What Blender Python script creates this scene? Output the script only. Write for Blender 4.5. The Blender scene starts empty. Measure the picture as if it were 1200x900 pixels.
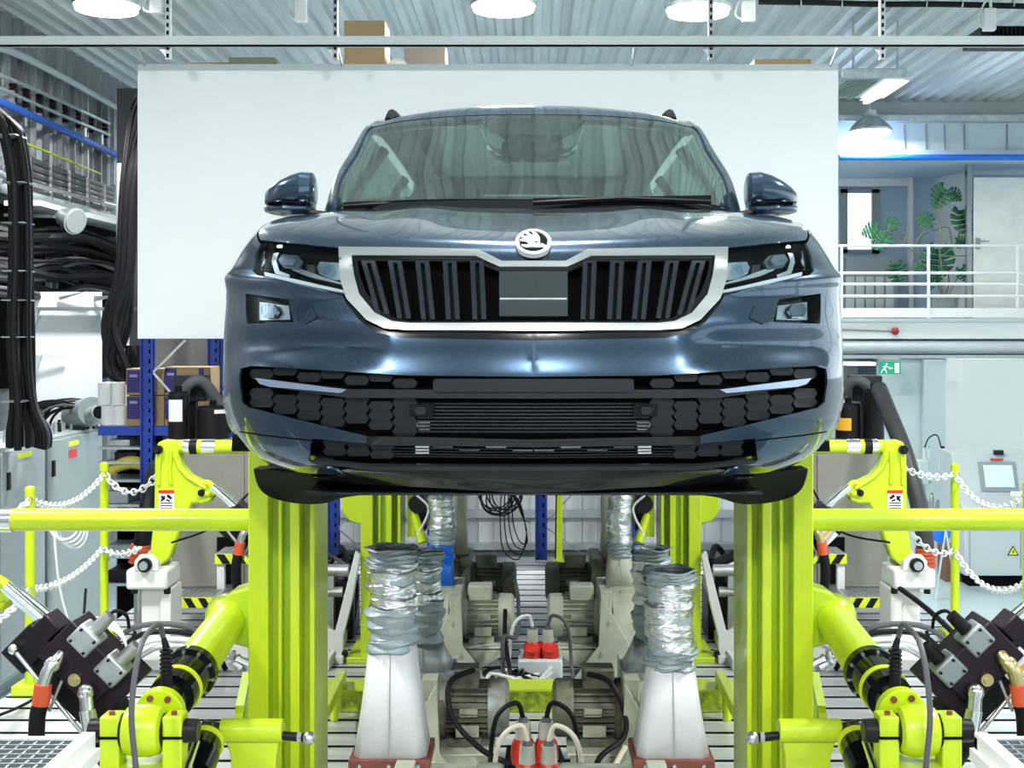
import bpy, bmesh, math, random
import numpy as np
from mathutils import Vector, Matrix, geometry
random.seed(4)
SC = bpy.context.scene
COL = SC.collection
F = 1550.0; CX = 622.0; CY = 390.0; H = 1.73     # the camera: focal length in pixels, vanishing point, eye height over the test bed
R = math.radians

# ---------------------------------------------------------------- camera, world, exposure
cam_d = bpy.data.cameras.new('camera'); cam = bpy.data.objects.new('camera', cam_d); COL.objects.link(cam)
cam.location = (0, 0, H); cam.rotation_euler = (R(90), 0, 0)
cam_d.sensor_width = 36; cam_d.lens = F/1200*36
cam_d.shift_x = -(CX-600)/1200; cam_d.shift_y = -(450-CY)/1200
cam_d.clip_start = 0.05; cam_d.clip_end = 100
SC.camera = cam
w = bpy.data.worlds.new('world'); SC.world = w; w.use_nodes = True
w.node_tree.nodes['Background'].inputs[0].default_value = (0.72, 0.86, 1.0, 1)
w.node_tree.nodes['Background'].inputs[1].default_value = 1.6
SC.view_settings.view_transform = 'Standard'; SC.view_settings.look = 'None'
SC.view_settings.gamma = 1; SC.view_settings.use_curve_mapping = False
SC.view_settings.exposure = 0.42
LAMP_W = 175.0        # watts of each high bay lamp
FLOOR = -1.0; CEIL = 4.83; WALL_L = -5.1; WALL_R = 9.0; BACK = 20.5; FRONT = -9.0
BX = 2.5              # half width of the raised test bed

# ---------------------------------------------------------------- materials
MATS = {}
def mat(name, col, rough=0.5, metal=0.0, coat=0.0, var=0.0, vscale=8, bump=0.0, bscale=60, emit=0, stretch=None, spec=None, col2=None):
    if name in MATS: return MATS[name]
    m = bpy.data.materials.new(name); m.use_nodes = True; MATS[name] = m
    n = m.node_tree.nodes; l = m.node_tree.links; b = n['Principled BSDF']
    c = (col[0], col[1], col[2], 1)
    b.inputs['Base Color'].default_value = c; b.inputs['Roughness'].default_value = rough
    b.inputs['Metallic'].default_value = metal; b.inputs['Coat Weight'].default_value = coat
    b.inputs['Coat Roughness'].default_value = 0.03
    if spec is not None: b.inputs['Specular IOR Level'].default_value = spec
    tc = n.new('ShaderNodeTexCoord'); mp = n.new('ShaderNodeMapping'); l.new(tc.outputs['Object'], mp.inputs[0])
    if stretch: mp.inputs['Scale'].default_value = stretch
    nz = n.new('ShaderNodeTexNoise'); nz.inputs['Scale'].default_value = vscale; nz.inputs['Detail'].default_value = 6
    l.new(mp.outputs[0], nz.inputs[0])
    cr = n.new('ShaderNodeValToRGB'); cr.color_ramp.elements[0].position = 0.3; cr.color_ramp.elements[1].position = 0.7
    v = max(var, 0.03)
    d = col2 if col2 else [x*(1-v) for x in col]
    cr.color_ramp.elements[0].color = (d[0], d[1], d[2], 1)
    cr.color_ramp.elements[1].color = tuple(min(1, x*(1+v*0.4)) for x in col)+(1,)
    l.new(nz.outputs[0], cr.inputs[0]); l.new(cr.outputs[0], b.inputs['Base Color'])
    if bump:
        n2 = n.new('ShaderNodeTexNoise'); n2.inputs['Scale'].default_value = bscale; l.new(mp.outputs[0], n2.inputs[0])
        bp = n.new('ShaderNodeBump'); bp.inputs['Strength'].default_value = bump; bp.inputs['Distance'].default_value = 0.01
        l.new(n2.outputs[0], bp.inputs['Height']); l.new(bp.outputs[0], b.inputs['Normal'])
    if emit:
        b.inputs['Emission Color'].default_value = c; b.inputs['Emission Strength'].default_value = emit
    return m
def glass_mat(name, tint, refl=0.08, rough=0.0, pwr=2.2):
    if name in MATS: return MATS[name]
    m = bpy.data.materials.new(name); m.use_nodes = True; MATS[name] = m
    n = m.node_tree.nodes; l = m.node_tree.links; n.remove(n['Principled BSDF'])
    t = n.new('ShaderNodeBsdfTransparent'); t.inputs[0].default_value = tuple(tint)+(1,)
    g = n.new('ShaderNodeBsdfGlossy'); g.inputs['Roughness'].default_value = rough; g.inputs[0].default_value = (.9, 1, .97, 1)
    lw = n.new('ShaderNodeLayerWeight'); lw.inputs[0].default_value = 0.35
    mr = n.new('ShaderNodeMapRange'); mr.inputs[3].default_value = refl; mr.inputs[4].default_value = 1.0
    pw = n.new('ShaderNodeMath'); pw.operation = 'POWER'; pw.inputs[1].default_value = pwr
    l.new(lw.outputs['Facing'], pw.inputs[0]); l.new(pw.outputs[0], mr.inputs[0])
    mx = n.new('ShaderNodeMixShader'); l.new(mr.outputs[0], mx.inputs[0]); l.new(t.outputs[0], mx.inputs[1]); l.new(g.outputs[0], mx.inputs[2])
    l.new(mx.outputs[0], n['Material Output'].inputs[0])
    return m
LIME = mat('lime_paint', (0.53, 0.70, 0.012), 0.36, coat=0.3, var=0.08, vscale=5)
LIMEW = mat('worn_lime_paint', (0.60, 0.80, 0.02), 0.5, var=0.1, vscale=30, col2=(0.22, 0.27, 0.03), bump=0.3)
PAINT = mat('blue_grey_car_paint', (0.030, 0.060, 0.102), 0.22, 0.75, 1.0, 0.1, 900)
BLACKG = mat('gloss_black', (0.004, 0.005, 0.006), 0.15, coat=0.25, spec=.3)
BLACKP = mat('black_plastic', (0.007, 0.008, 0.009), 0.55, spec=.10, bump=0.05, bscale=300)
CHARC = mat('charcoal_plastic', (0.020, 0.023, 0.027), 0.45, spec=.2)
BLACKM = mat('black_oxide_steel', (0.009, 0.008, 0.011), 0.4, 0.0, var=0.2, spec=.25)
PURPLE = mat('dark_anodised_block', (0.018, 0.009, 0.019), 0.4, 0.2, var=0.2, spec=.3)
CHROME = mat('chrome', (0.86, 0.87, 0.88), 0.1, 1.0)
SATIN = mat('satin_chrome', (0.78, 0.8, 0.8), 0.22, 1.0)
STEEL = mat('steel', (0.55, 0.57, 0.58), 0.35, 0.9, var=0.2, vscale=12)
ZINC = mat('galvanised_steel', (0.50, 0.55, 0.57), 0.42, 0.7, var=0.25, vscale=14)
FOIL = mat('crinkled_foil', (0.74, 0.77, 0.79), 0.28, 0.9, var=0.25, vscale=10, bump=0.7, bscale=35, stretch=(1, 1, 3))
TAPE = mat('grey_duct_tape', (0.33, 0.40, 0.43), 0.45, 0.2, var=0.2, vscale=14, bump=0.5, bscale=30)
WHITE = mat('white_paint', (0.78, 0.80, 0.80), 0.4, var=0.05)
WHITEB = mat('white_board', (0.70, 0.755, 0.79), 0.55, var=0.03, vscale=1)
OFFW = mat('offwhite_machine_paint', (0.70, 0.72, 0.69), 0.45, var=0.1, vscale=5)
CREAM = mat('grey_green_machine_paint', (0.50, 0.54, 0.43), 0.45, var=0.3, vscale=6, bump=0.05)
CREAMD = mat('dirty_grey_green_paint', (0.17, 0.185, 0.13), 0.5, var=0.6, vscale=14)
GREYC = mat('cabinet_grey', (0.48, 0.54, 0.56), 0.42, var=0.06, vscale=2)
GREYD = mat('dark_cabinet_grey', (0.26, 0.31, 0.32), 0.42, var=0.1, vscale=2)
BEIGE = mat('beige_grey_enamel', (0.25, 0.25, 0.215), 0.5, var=0.08)
BLUE = mat('blue_rack_paint', (0.015, 0.05, 0.36), 0.4, var=0.1)
HANGM = mat('hanger_zinc', (0.30, 0.34, 0.36), 0.45, 0.6)
BLUEB = mat('bright_blue_plastic', (0.01, 0.16, 0.75), 0.35, var=0.1)
RED = mat('red_plastic', (0.60, 0.03, 0.02), 0.35)
REDB = mat('red_brown_primer', (0.20, 0.055, 0.035), 0.6, var=0.3, vscale=20)
ORANGE = mat('orange_red_sleeve', (0.62, 0.09, 0.03), 0.5)
RUBBER = mat('black_rubber', (0.007, 0.007, 0.009), 0.5, spec=.18)
CABG = mat('grey_cable', (0.09, 0.095, 0.105), 0.5, spec=.3)
CABW = mat('white_cable', (0.70, 0.72, 0.72), 0.45)
CREAMCAB = mat('cream_cable', (0.66, 0.62, 0.50), 0.5)
YELG = mat('yellow_green_cable', (0.45, 0.55, 0.03), 0.5)
BRASS = mat('brass', (0.62, 0.52, 0.26), 0.3, 1.0)
CARD = mat('cardboard', (0.33, 0.24, 0.12), 0.8, var=0.1, vscale=6)
PRINT = mat('purple_print', (0.03, 0.02, 0.16), 0.6)
PAPER = mat('white_paper', (0.80, 0.82, 0.82), 0.7)
DARK = mat('dark_void', (0.004, 0.0045, 0.005), 0.8, spec=.05)
WALLW = mat('white_wall', (0.72, 0.77, 0.78), 0.7, var=0.04, vscale=1)
WALLT = mat('pale_teal_wall', (0.55, 0.66, 0.68), 0.7, var=0.05, vscale=1)
WALLB = mat('pale_blue_wall', (0.42, 0.53, 0.66), 0.7, var=0.05, vscale=1)
CEILM = mat('corrugated_metal', (0.70, 0.73, 0.72), 0.4, 0.35, var=0.25, vscale=1.5, stretch=(3, .3, 1))
CLAD = mat('wall_cladding', (0.28, 0.31, 0.33), 0.45, 0.4, var=0.3, vscale=2)
FLOORM = mat('painted_floor', (0.42, 0.54, 0.55), 0.28, var=0.08, vscale=1.5)
BEDM = mat('machined_cast_iron', (0.68, 0.72, 0.75), 0.34, 0.4, var=0.3, vscale=2.5, stretch=(1, 5, 1))
LEAF = mat('monstera_green', (0.012, 0.10, 0.04), 0.4, var=0.4, vscale=6)
LEAFP = mat('pale_leaf_green', (0.06, 0.24, 0.10), 0.35, var=0.4, vscale=6)
BARK = mat('plant_stem', (0.16, 0.2, 0.12), 0.6)
SAFETY = mat('hazard_yellow', (0.72, 0.85, 0.03), 0.45)
SIGNG = mat('exit_sign_green', (0.01, 0.32, 0.17), 0.4, emit=0.3)
SIGNW = mat('exit_sign_white', (0.85, 0.9, 0.88), 0.4, emit=0.3)
LAMPE = mat('lamp_glow', (1.0, 0.99, 0.97), 0.5, emit=14)
TUBEE = mat('fluorescent_glow', (1.0, 1.0, 1.0), 0.5, emit=1.2)
SKYE = mat('daylight_window', (0.86, 0.94, 1.0), 0.5, emit=1.1)
SCREEN = mat('lit_screen', (0.50, 0.62, 0.70), 0.25, emit=0.25)
AMBER = mat('amber_label', (0.85, 0.42, 0.02), 0.5)
SEAT = mat('seat_fabric', (0.05, 0.055, 0.055), 0.8, bump=0.1)
DASH = mat('dashboard_vinyl', (0.03, 0.033, 0.035), 0.55)
REFL = mat('reflector', (0.75, 0.8, 0.84), 0.12, 1.0)
WIND = glass_mat('windscreen_glass', (0.50, 0.66, 0.60), 0.30)
SIDEG = glass_mat('side_glass', (0.50, 0.64, 0.60), 0.10)
LENS = glass_mat('lamp_lens', (0.84, 0.90, 0.94), 0.02, pwr=5.0)

# ---------------------------------------------------------------- mesh helpers
def P(px, py, D):                      # a point seen at a pixel, at its real distance D from the camera
    return Vector(((px-CX)/F*D, D, H-(py-CY)/F*D))
def Z(py, D): return H-(py-CY)/F*D
def X(px, D): return (px-CX)/F*D
class MB:
    def __init__(s, sx=1): s.v = []; s.f = []; s.sx = sx; s.M = None
    def add(s, vs, fs):
        o = len(s.v)
        for v in vs:
            v = Vector(v)
            if s.M: v = s.M @ v
            s.v.append((v.x*s.sx, v.y, v.z))
        s.f += [tuple(i+o for i in f) for f in fs]
        return s
    def box(s, c, d, rot=None):
        c = Vector(c); hx, hy, hz = d[0]/2, d[1]/2, d[2]/2
        vs = [Vector((x, y, z)) for x in (-hx, hx) for y in (-hy, hy) for z in (-hz, hz)]
        if rot is not None:
            M = rot if isinstance(rot, Matrix) else Matrix.Rotation(rot[2], 3, 'Z') @ Matrix.Rotation(rot[1], 3, 'Y') @ Matrix.Rotation(rot[0], 3, 'X')
            vs = [M @ v for v in vs]
        return s.add([v+c for v in vs], [(0, 1, 3, 2), (4, 6, 7, 5), (0, 4, 5, 1), (2, 3, 7, 6), (0, 2, 6, 4), (1, 5, 7, 3)])
    def bb(s, x0, x1, y0, y1, z0, z1):
        return s.box(((x0+x1)/2, (y0+y1)/2, (z0+z1)/2), (abs(x1-x0), abs(y1-y0), abs(z1-z0)))
    def bar(s, p, q, wd, ht=None, up=(0, 0, 1)):
        p = Vector(p); q = Vector(q); a = (q-p); L = a.length; a.normalize(); up = Vector(up)
        if abs(a.dot(up)) > .98: up = Vector((0, 1, 0))
        b = a.cross(up).normalized(); c = b.cross(a)
        return s.box((p+q)/2, (wd, L, ht or wd), Matrix((b, a, c)).transposed())
    def cone(s, p, q, r0, r1=None, n=16, cap=True):
        return s.tube([p, q], [r0, r0 if r1 is None else r1], n, cap)
    def tube(s, pts, r, n=8, cap=True):
        pts = [Vector(p) for p in pts]; m = len(pts)
        rs = r if isinstance(r, (list, tuple)) else [r]*m
        t0 = (pts[1]-pts[0]).normalized(); u = t0.orthogonal().normalized(); vs = []
        for i, p in enumerate(pts):
            t = (pts[min(i+1, m-1)]-pts[max(i-1, 0)])
            t = t.normalized() if t.length > 1e-9 else t0
            u = (u - t*u.dot(t)); u = u.normalized() if u.length > 1e-6 else t.orthogonal().normalized()
            w_ = t.cross(u)
            for k in range(n):
                a = 2*math.pi*k/n; vs.append(p+(u*math.cos(a)+w_*math.sin(a))*rs[i])
        fs = [(i*n+k, i*n+(k+1) % n, (i+1)*n+(k+1) % n, (i+1)*n+k) for i in range(m-1) for k in range(n)]
        if cap: fs += [tuple(range(n-1, -1, -1)), tuple(range((m-1)*n, m*n))]
        return s.add(vs, fs)
    def rings(s, rings, closed=True, cap=True):      # loft of equal point rings
        n = len(rings[0]); vs = [p for r_ in rings for p in r_]; m = len(rings)
        fs = [(i*n+k, i*n+(k+1) % n, (i+1)*n+(k+1) % n, (i+1)*n+k) for i in range(m-1) for k in range(n if closed else n-1)]
        if cap: fs += [tuple(range(n-1, -1, -1)), tuple(range((m-1)*n, m*n))]
        return s.add(vs, fs)
    def prism(s, poly, a, b):                         # poly of (x,z) extruded along Y a..b
        n = len(poly)
        vs = [(x, a, z) for x, z in poly]+[(x, b, z) for x, z in poly]
        fs = [(k, (k+1) % n, n+(k+1) % n, n+k) for k in range(n)]+[tuple(range(n-1, -1, -1)), tuple(range(n, 2*n))]
        return s.add(vs, fs)
    def ball(s, c, r, n=14, sc=(1, 1, 1)):
        c = Vector(c); rg = []
        for i in range(n//2+1):
            a = math.pi*i/(n//2); rr = max(math.sin(a), 0.01)*r; z = math.cos(a)*r
            rg.append([c+Vector((math.cos(2*math.pi*k/n)*rr*sc[0], math.sin(2*math.pi*k/n)*rr*sc[1], z*sc[2])) for k in range(n)])
        return s.rings(rg)
    def torus(s, c, r, t, ax=(0, 0, 1), n=16, m=6, sc=1.0, up=None):
        c = Vector(c); ax = Vector(ax).normalized(); u = Vector(up).normalized() if up else ax.orthogonal().normalized(); w_ = ax.cross(u)
        vs = []
        for i in range(n):
            a = 2*math.pi*i/n; d = u*math.cos(a)*sc+w_*math.sin(a)
            for k in range(m):
                b = 2*math.pi*k/m; vs.append(c+d*r+(d.normalized()*math.cos(b)+ax*math.sin(b))*t)
        return s.add(vs, [(i*m+k, i*m+(k+1) % m, ((i+1) % n)*m+(k+1) % m, ((i+1) % n)*m+k) for i in range(n) for k in range(m)])
def hide_name(o): return o
def build(mb, name, m, parent=None, bevel=0.0, smooth=None, label=None, recalc=True):
    me = bpy.data.meshes.new(name)
    off = Vector((0, 0, 0))
    p = parent
    while p is not None: off += p.location; p = p.parent
    o = bpy.data.objects.new(name, me); COL.objects.link(o)
    if parent is None and mb.v:
        xs = [v[0] for v in mb.v]; ys = [v[1] for v in mb.v]; zs = [v[2] for v in mb.v]
        off = Vector(((min(xs)+max(xs))/2, (min(ys)+max(ys))/2, min(zs))); o.location = off
    me.from_pydata([(v[0]-off.x, v[1]-off.y, v[2]-off.z) for v in mb.v], [], mb.f)
    bm = bmesh.new(); bm.from_mesh(me)
    if recalc: bmesh.ops.recalc_face_normals(bm, faces=bm.faces)
    bm.to_mesh(me); bm.free()
    me.materials.append(m)
    if parent is not None: o.parent = parent
    if bevel:
        b = o.modifiers.new('bevel', 'BEVEL'); b.width = bevel; b.segments = 2; b.limit_method = 'ANGLE'; b.angle_limit = R(35)
    if smooth is None: smooth = True
    if smooth:
        me.polygons.foreach_set('use_smooth', [True]*len(me.polygons))
        try: me.set_sharp_from_angle(angle=R(38))
        except Exception: pass
    if label: o['label'] = label
    return o
def tag(o, label, cat, group=None, kind=None):
    if label: o['label'] = label
    if cat: o['category'] = cat
    if group: o['group'] = group
    if kind: o['kind'] = kind
    return o
def thing(name, label, cat, loc, group=None):
    o = bpy.data.objects.new(name, None); COL.objects.link(o); o.location = loc; o.empty_display_size = 0.1
    return tag(o, label, cat, group)
def struct(mb, name, m, parent=None, **k):
    o = build(mb, name, m, parent, **k); 
    if parent is None: o['kind'] = 'structure'
    return o
def curve_pts(ctrl, n=8):               # Catmull-Rom through points
    ctrl = [Vector(c) for c in ctrl]; out = []
    for i in range(len(ctrl)-1):
        p0 = ctrl[max(i-1, 0)]; p1 = ctrl[i]; p2 = ctrl[i+1]; p3 = ctrl[min(i+2, len(ctrl)-1)]
        for k in range(n):
            t = k/n; out.append(0.5*((2*p1)+(p2-p0)*t+(2*p0-5*p1+4*p2-p3)*t*t+(3*p1-p0-3*p2+p3)*t**3))
    out.append(ctrl[-1]); return out
def side(s): return 'left' if s < 0 else 'right'
# ---------------------------------------------------------------- lamps (light belongs to each lamp)
def high_bay(x, y, z, label, dark=False, k=1.0):
    t = thing('high_bay_lamp', label, 'lamp', (x, y, z))
    mb = MB(); mb.rings([[Vector((x+math.cos(a)*r, y+math.sin(a)*r, z+h)) for a in [2*math.pi*i/20 for i in range(20)]] for r, h in ((.27, 0), (.28, .03), (.20, .12), (.09, .20), (.09, .28))])
    build(mb, 'lamp_housing', ZINC, t)
    mb = MB(); mb.cone((x, y, z-.035), (x, y, z-.005), .25, .25, 24); build(mb, 'diffuser', LAMPE, t)
    mb = MB(); mb.cone((x, y, z+.28), (x, y, CEIL), .012, .012, 8); build(mb, 'hanger_rod', STEEL, t)
    ld = bpy.data.lights.new('high_bay_light', 'AREA'); ld.shape = 'DISK'; ld.size = .5; ld.energy = LAMP_W*k; ld.color = (1, .985, .96)
    lo = bpy.data.objects.new('high_bay_light', ld); COL.objects.link(lo); lo.parent = t; lo.location = (0, 0, -.05)
LZ = 4.42
high_bay(X(125, 10.9), 10.9, LZ, 'blazing high bay lamp at the upper left corner over the cable wall')
high_bay(X(590, 10.9), 10.9, LZ, 'blazing high bay lamp above the middle of the white board')
high_bay(X(818, 10.9), 10.9, LZ-.03, 'blazing high bay lamp right of centre above the white board')
high_bay(X(1020, 17.3), 17.3, 4.36, 'far high bay lamp glaring over the mezzanine window', k=.4)
for x, y, d in ((-3.4, 4.6, 'left of the car'), (0.0, 4.4, 'straight over the bonnet'), (3.6, 4.6, 'right of the car'),
                (-3.0, -1.6, 'behind the camera on the left'), (0.2, -1.6, 'behind the camera in the middle'), (3.4, -1.6, 'behind the camera on the right'),
                (-2.6, 17.3, 'behind the board on the left')):
    high_bay(x, y, LZ, 'high bay lamp in the roof '+d)

# ---------------------------------------------------------------- the hall
mb = MB(); mb.bb(WALL_L, WALL_R, FRONT, BACK, FLOOR-.1, FLOOR); struct(mb, 'floor', FLOORM, smooth=False)
# corrugated roof deck, ribs running away from the camera
mb = MB(); pr = []; x = WALL_L; k = 0
while x < WALL_R+.01:
    pr += [(x, CEIL), (x+.07, CEIL), (x+.10, CEIL+.05), (x+.16, CEIL+.05)]; x += .19
mb.rings([[Vector((a, yy, b)) for a, b in pr] for yy in (FRONT, 17.9)], closed=False, cap=False)
struct(mb, 'ceiling', CEILM, smooth=False)
mb = MB(); mb.bb(WALL_L, WALL_R, FRONT, BACK, CEIL+.12, CEIL+.2); struct(mb, 'roof', ZINC, smooth=False)
# side walls of ribbed sheet
mb = MB(); pr = []; y = FRONT
while y < BACK:
    pr += [(WALL_L, y), (WALL_L, y+.14), (WALL_L+.05, y+.17), (WALL_L+.05, y+.27)]; y += .30
mb.rings([[Vector((a, b, zz)) for a, b in pr] for zz in (FLOOR, CEIL+.1)], closed=False, cap=False)
wl = struct(mb, 'wall_left', CLAD, smooth=False)
def window_wall(name, horizontal, fixed, a0, a1, n, wallm, z0=1.2, z1=4.0):
    w_ = MB(); fr = MB(); pn = []
    def bb(m, p, q, zz0, zz1, t0, t1):
        if horizontal: m.bb(p, q, fixed+t0, fixed+t1, zz0, zz1)
        else: m.bb(fixed+t0, fixed+t1, p, q, zz0, zz1)
    bb(w_, a0, a1, FLOOR, z0, 0, .1); bb(w_, a0, a1, z1, CEIL+.1, 0, .1)
    wd = (a1-a0)/n
    for i in range(n+1): bb(w_, max(a0, a0+i*wd-.12), min(a1, a0+i*wd+.12), z0, z1, 0, .1)
    o = struct(w_, name, wallm, smooth=False)
    for i in range(n):
        p, q = a0+i*wd+.12, a0+(i+1)*wd-.12
        fr = MB()
        for k in range(5): bb(fr, p+(q-p)*k/4-.03, p+(q-p)*k/4+.03, z0, z1, -.02, .08)
        for k in range(4): bb(fr, p, q, z0+(z1-z0)*k/3-.03, z0+(z1-z0)*k/3+.03, -.02, .08)
        f_ = build(fr, 'window_frame', WHITE, o, smooth=False)
        pn = MB(); bb(pn, p, q, z0, z1, .03, .045); build(pn, 'window_pane', SKYE, o, smooth=False)
window_wall('wall_right', False, WALL_R, FRONT, BACK, 7, WALLW)
window_wall('wall_front', True, FRONT-.1, WALL_L, WALL_R, 4, mat('grey_hall_wall', (.30, .34, .36), .7), 0.6, 3.4)
mb = MB(); mb.bb(WALL_L, X(985, BACK), BACK, BACK+.1, FLOOR, CEIL+.1); mb.bb(X(1030, BACK), WALL_R, BACK, BACK+.1, FLOOR, CEIL+.1)
mb.bb(X(985, BACK), X(1030, BACK), BACK, BACK+.1, FLOOR, Z(297, BACK)); mb.bb(X(985, BACK), X(1030, BACK), BACK, BACK+.1, Z(222, BACK), CEIL+.1)
struct(mb, 'wall_back', WALLB, smooth=False)
# bright window at the back of the mezzanine
mb = MB(); x0, x1, z0, z1 = X(985, BACK), X(1030, BACK), Z(297, BACK), Z(222, BACK)
for a in ((x0, x0+.10, z0, z1), (x1-.12, x1, z0, z1), (x0, x1, z0, z0+.06), (x0, x1, z1-.06, z1)): mb.bb(a[0], a[1], BACK-.05, BACK+.06, a[2], a[3])
wf = struct(mb, 'window_1', GREYD, smooth=False)
mb = MB(); mb.bb(x0+.10, x1-.12, BACK+.02, BACK+.04, z0+.06, z1-.06); build(mb, 'window_pane', SKYE, wf, smooth=False)

# the raised test bed with its T-slots: plates side by side with open slots between
mb = MB(); mb.bb(-BX, BX, -3, 10.1, FLOOR, -.05); bed = struct(mb, 'test_bed_foundation', mat('dark_concrete', (.05, .055, .06), .8), smooth=False)
S0 = 0.187; GAP = .032
def plate(mb, y, x0=-BX, x1=BX): mb.bb(x0, x1, y+GAP/2, y+S0-GAP/2, -.05, 0)
SLOTM = mat('shaded_oily_slot_wall', (.02, .022, .024), .6, spec=.1)  # oily slot walls, with the shade of the deep slots put into the colour
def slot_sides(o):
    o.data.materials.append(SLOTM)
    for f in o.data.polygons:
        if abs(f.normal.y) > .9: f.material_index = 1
y = 6.655-S0*8; first = None
while y < 6.8+S0*4:
    if first is None:
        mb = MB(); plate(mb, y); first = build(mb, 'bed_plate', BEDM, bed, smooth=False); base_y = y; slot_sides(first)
    else:
        c = first.copy(); COL.objects.link(c); c.location = (0, y-base_y, 0); c.parent = bed
    y += S0
mb = MB(); yy = y
while yy < 10.0: plate(mb, yy); yy += S0
yy = 6.655-S0*9
while yy > -3: plate(mb, yy); yy -= S0
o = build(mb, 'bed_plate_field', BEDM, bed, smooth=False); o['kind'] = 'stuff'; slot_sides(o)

# partition of white ribbed panels behind the rig (hidden upwards by the board)
mb = MB(); pr = []; x = -2.1
while x < 2.35:
    pr += [(x, 10.62), (x+.115, 10.62), (x+.12, 10.635), (x+.135, 10.635), (x+.14, 10.62)]; x += .14
mb.rings([[Vector((a, b, zz)) for a, b in pr] for zz in (0.0, 2.6)], closed=False, cap=False)
part_w = struct(mb, 'wall_partition', WALLW, smooth=False)
mb = MB(); mb.bb(-2.1, 2.4, 10.64, 10.72, FLOOR, 2.6); build(mb, 'wall_core', WALLT, part_w, smooth=False)
mb = MB(); mb.bb(-2.1, 2.4, 10.56, 10.62, Z(606, 10.6), Z(597, 10.6)); mb.bb(-2.1, 2.4, 10.54, 10.62, 0, .05); build(mb, 'wall_rail', GREYC, part_w, smooth=False)

mb = MB(); mb.bb(-3.12, -2.1, 10.75, 10.85, FLOOR, 3.0); struct(mb, 'wall_rack_side', mat('taupe_wall', (.26, .26, .24), .7, var=.2, vscale=3), smooth=False)
# right side: mezzanine, office walls, lower rooms
MD = 18.0
xm0, xm1 = 3.6, WALL_R
mb = MB(); mb.bb(xm0, xm1, MD, BACK, Z(397, MD), Z(374, MD)); mez = struct(mb, 'floor_mezzanine', WALLW, smooth=False)
mb = MB(); mb.bb(xm0, xm1, MD-.06, MD+.2, Z(414, MD), Z(400, MD)); mb.cone((xm0, MD-.1, Z(407, MD)), (xm1, MD-.1, Z(407, MD)), .06, .06, 12)
mb.bb(xm0, xm1, MD-.09, MD, Z(420, MD), Z(416, MD)); build(mb, 'edge_beam', GREYC, mez)
mb = MB(); mb.bb(xm0, xm1, MD-.05, MD, Z(377, MD), Z(373, MD)); build(mb, 'edge_strip', GREYC, mez)
mb = MB(); mb.bb(xm0, xm1, MD-.3, MD+.1, Z(180, MD), Z(143, MD)); hd = struct(mb, 'wall_header', WALLT, smooth=False)
mb = MB(); mb.bb(xm0, xm1, MD-.5, MD-.3, Z(143, MD-.4), Z(136, MD-.4)); mb.bb(xm0, xm1, MD-.36, MD-.3, Z(147, MD), Z(143, MD)); build(mb, 'header_flange', ZINC, hd, smooth=False)
mb = MB(); mb.bb(xm0, xm1, MD-.2, MD-.1, Z(143, MD), CEIL+.1); build(mb, 'upper_filler', GREYC, hd, smooth=False)
mb = MB()
for px in (1060, 1085, 1107, 1130, 1180): mb.bb(X(px, MD-.3)-.008, X(px, MD-.3)+.008, MD-.32, MD-.3, Z(180, MD), Z(150, MD))
build(mb, 'panel_joint', GREYD, hd, smooth=False)
mb = MB(); mb.bb(xm0, xm1, MD-.45, BACK, Z(186, MD), Z(181, MD)); struct(mb, 'ceiling_mezzanine', WALLB, smooth=False)
# oblique white wall and the closed white door on the mezzanine
mb = MB(); a = P(1095, 300, 20.3); b = P(1134, 300, 19.35)
mb.add([(a.x, a.y, 1.9), (b.x, b.y, 1.9), (b.x, b.y, 4.17), (a.x, a.y, 4.17), (a.x+.08, a.y, 1.9), (b.x+.08, b.y, 1.9), (b.x+.08, b.y, 4.17), (a.x+.08, a.y, 4.17)],
       [(0, 1, 2, 3), (7, 6, 5, 4), (0, 3, 7, 4), (1, 5, 6, 2), (3, 2, 6, 7), (0, 4, 5, 1)]); struct(mb, 'wall_oblique', WALLW, smooth=False)
mb = MB(); mb.bb(X(1063, 20.3), X(1068, 20.3), 20.2, 20.3, 1.9, 4.17); mb.bb(X(1005, 20)-1.2, X(1065, 20.3), 20.25, 20.35, Z(218, 20.3), Z(206, 20.3)); struct(mb, 'trim_1', WHITE, smooth=False)
mb = MB(); mb.bb(X(1141, MD+.5), X(1142, MD+.5)+1.0, MD+.5, MD+.56, 1.92, Z(208, MD+.5)); d1 = struct(mb, 'door_1', OFFW, bevel=.004, smooth=False)
mb = MB(); mb.bb(X(1146, MD+.5)-.03, X(1146, MD+.5)+.02, MD+.47, MD+.5, Z(292, MD+.5), Z(279, MD+.5)); mb.bar((X(1146, MD+.5), MD+.45, Z(283, MD+.5)), (X(1146, MD+.5)+.14, MD+.45, Z(283, MD+.5)), .02); build(mb, 'door_handle', GREYD, d1)
mb = MB(); mb.bb(X(1131, MD+.6), X(1136, MD+.6), MD+.5, MD+.62, 1.92, 4.17); mb.bb(X(1131, MD+.6), WALL_R, MD+.52, MD+.6, Z(205, MD+.5), Z(200, MD+.5)); struct(mb, 'trim_2', GREYD, smooth=False)
mb = MB(); mb.bb(X(1145, MD+.6)+1.0, WALL_R, MD+.5, MD+.6, 1.92, 4.17); struct(mb, 'wall_office', WALLT, smooth=False)
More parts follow.
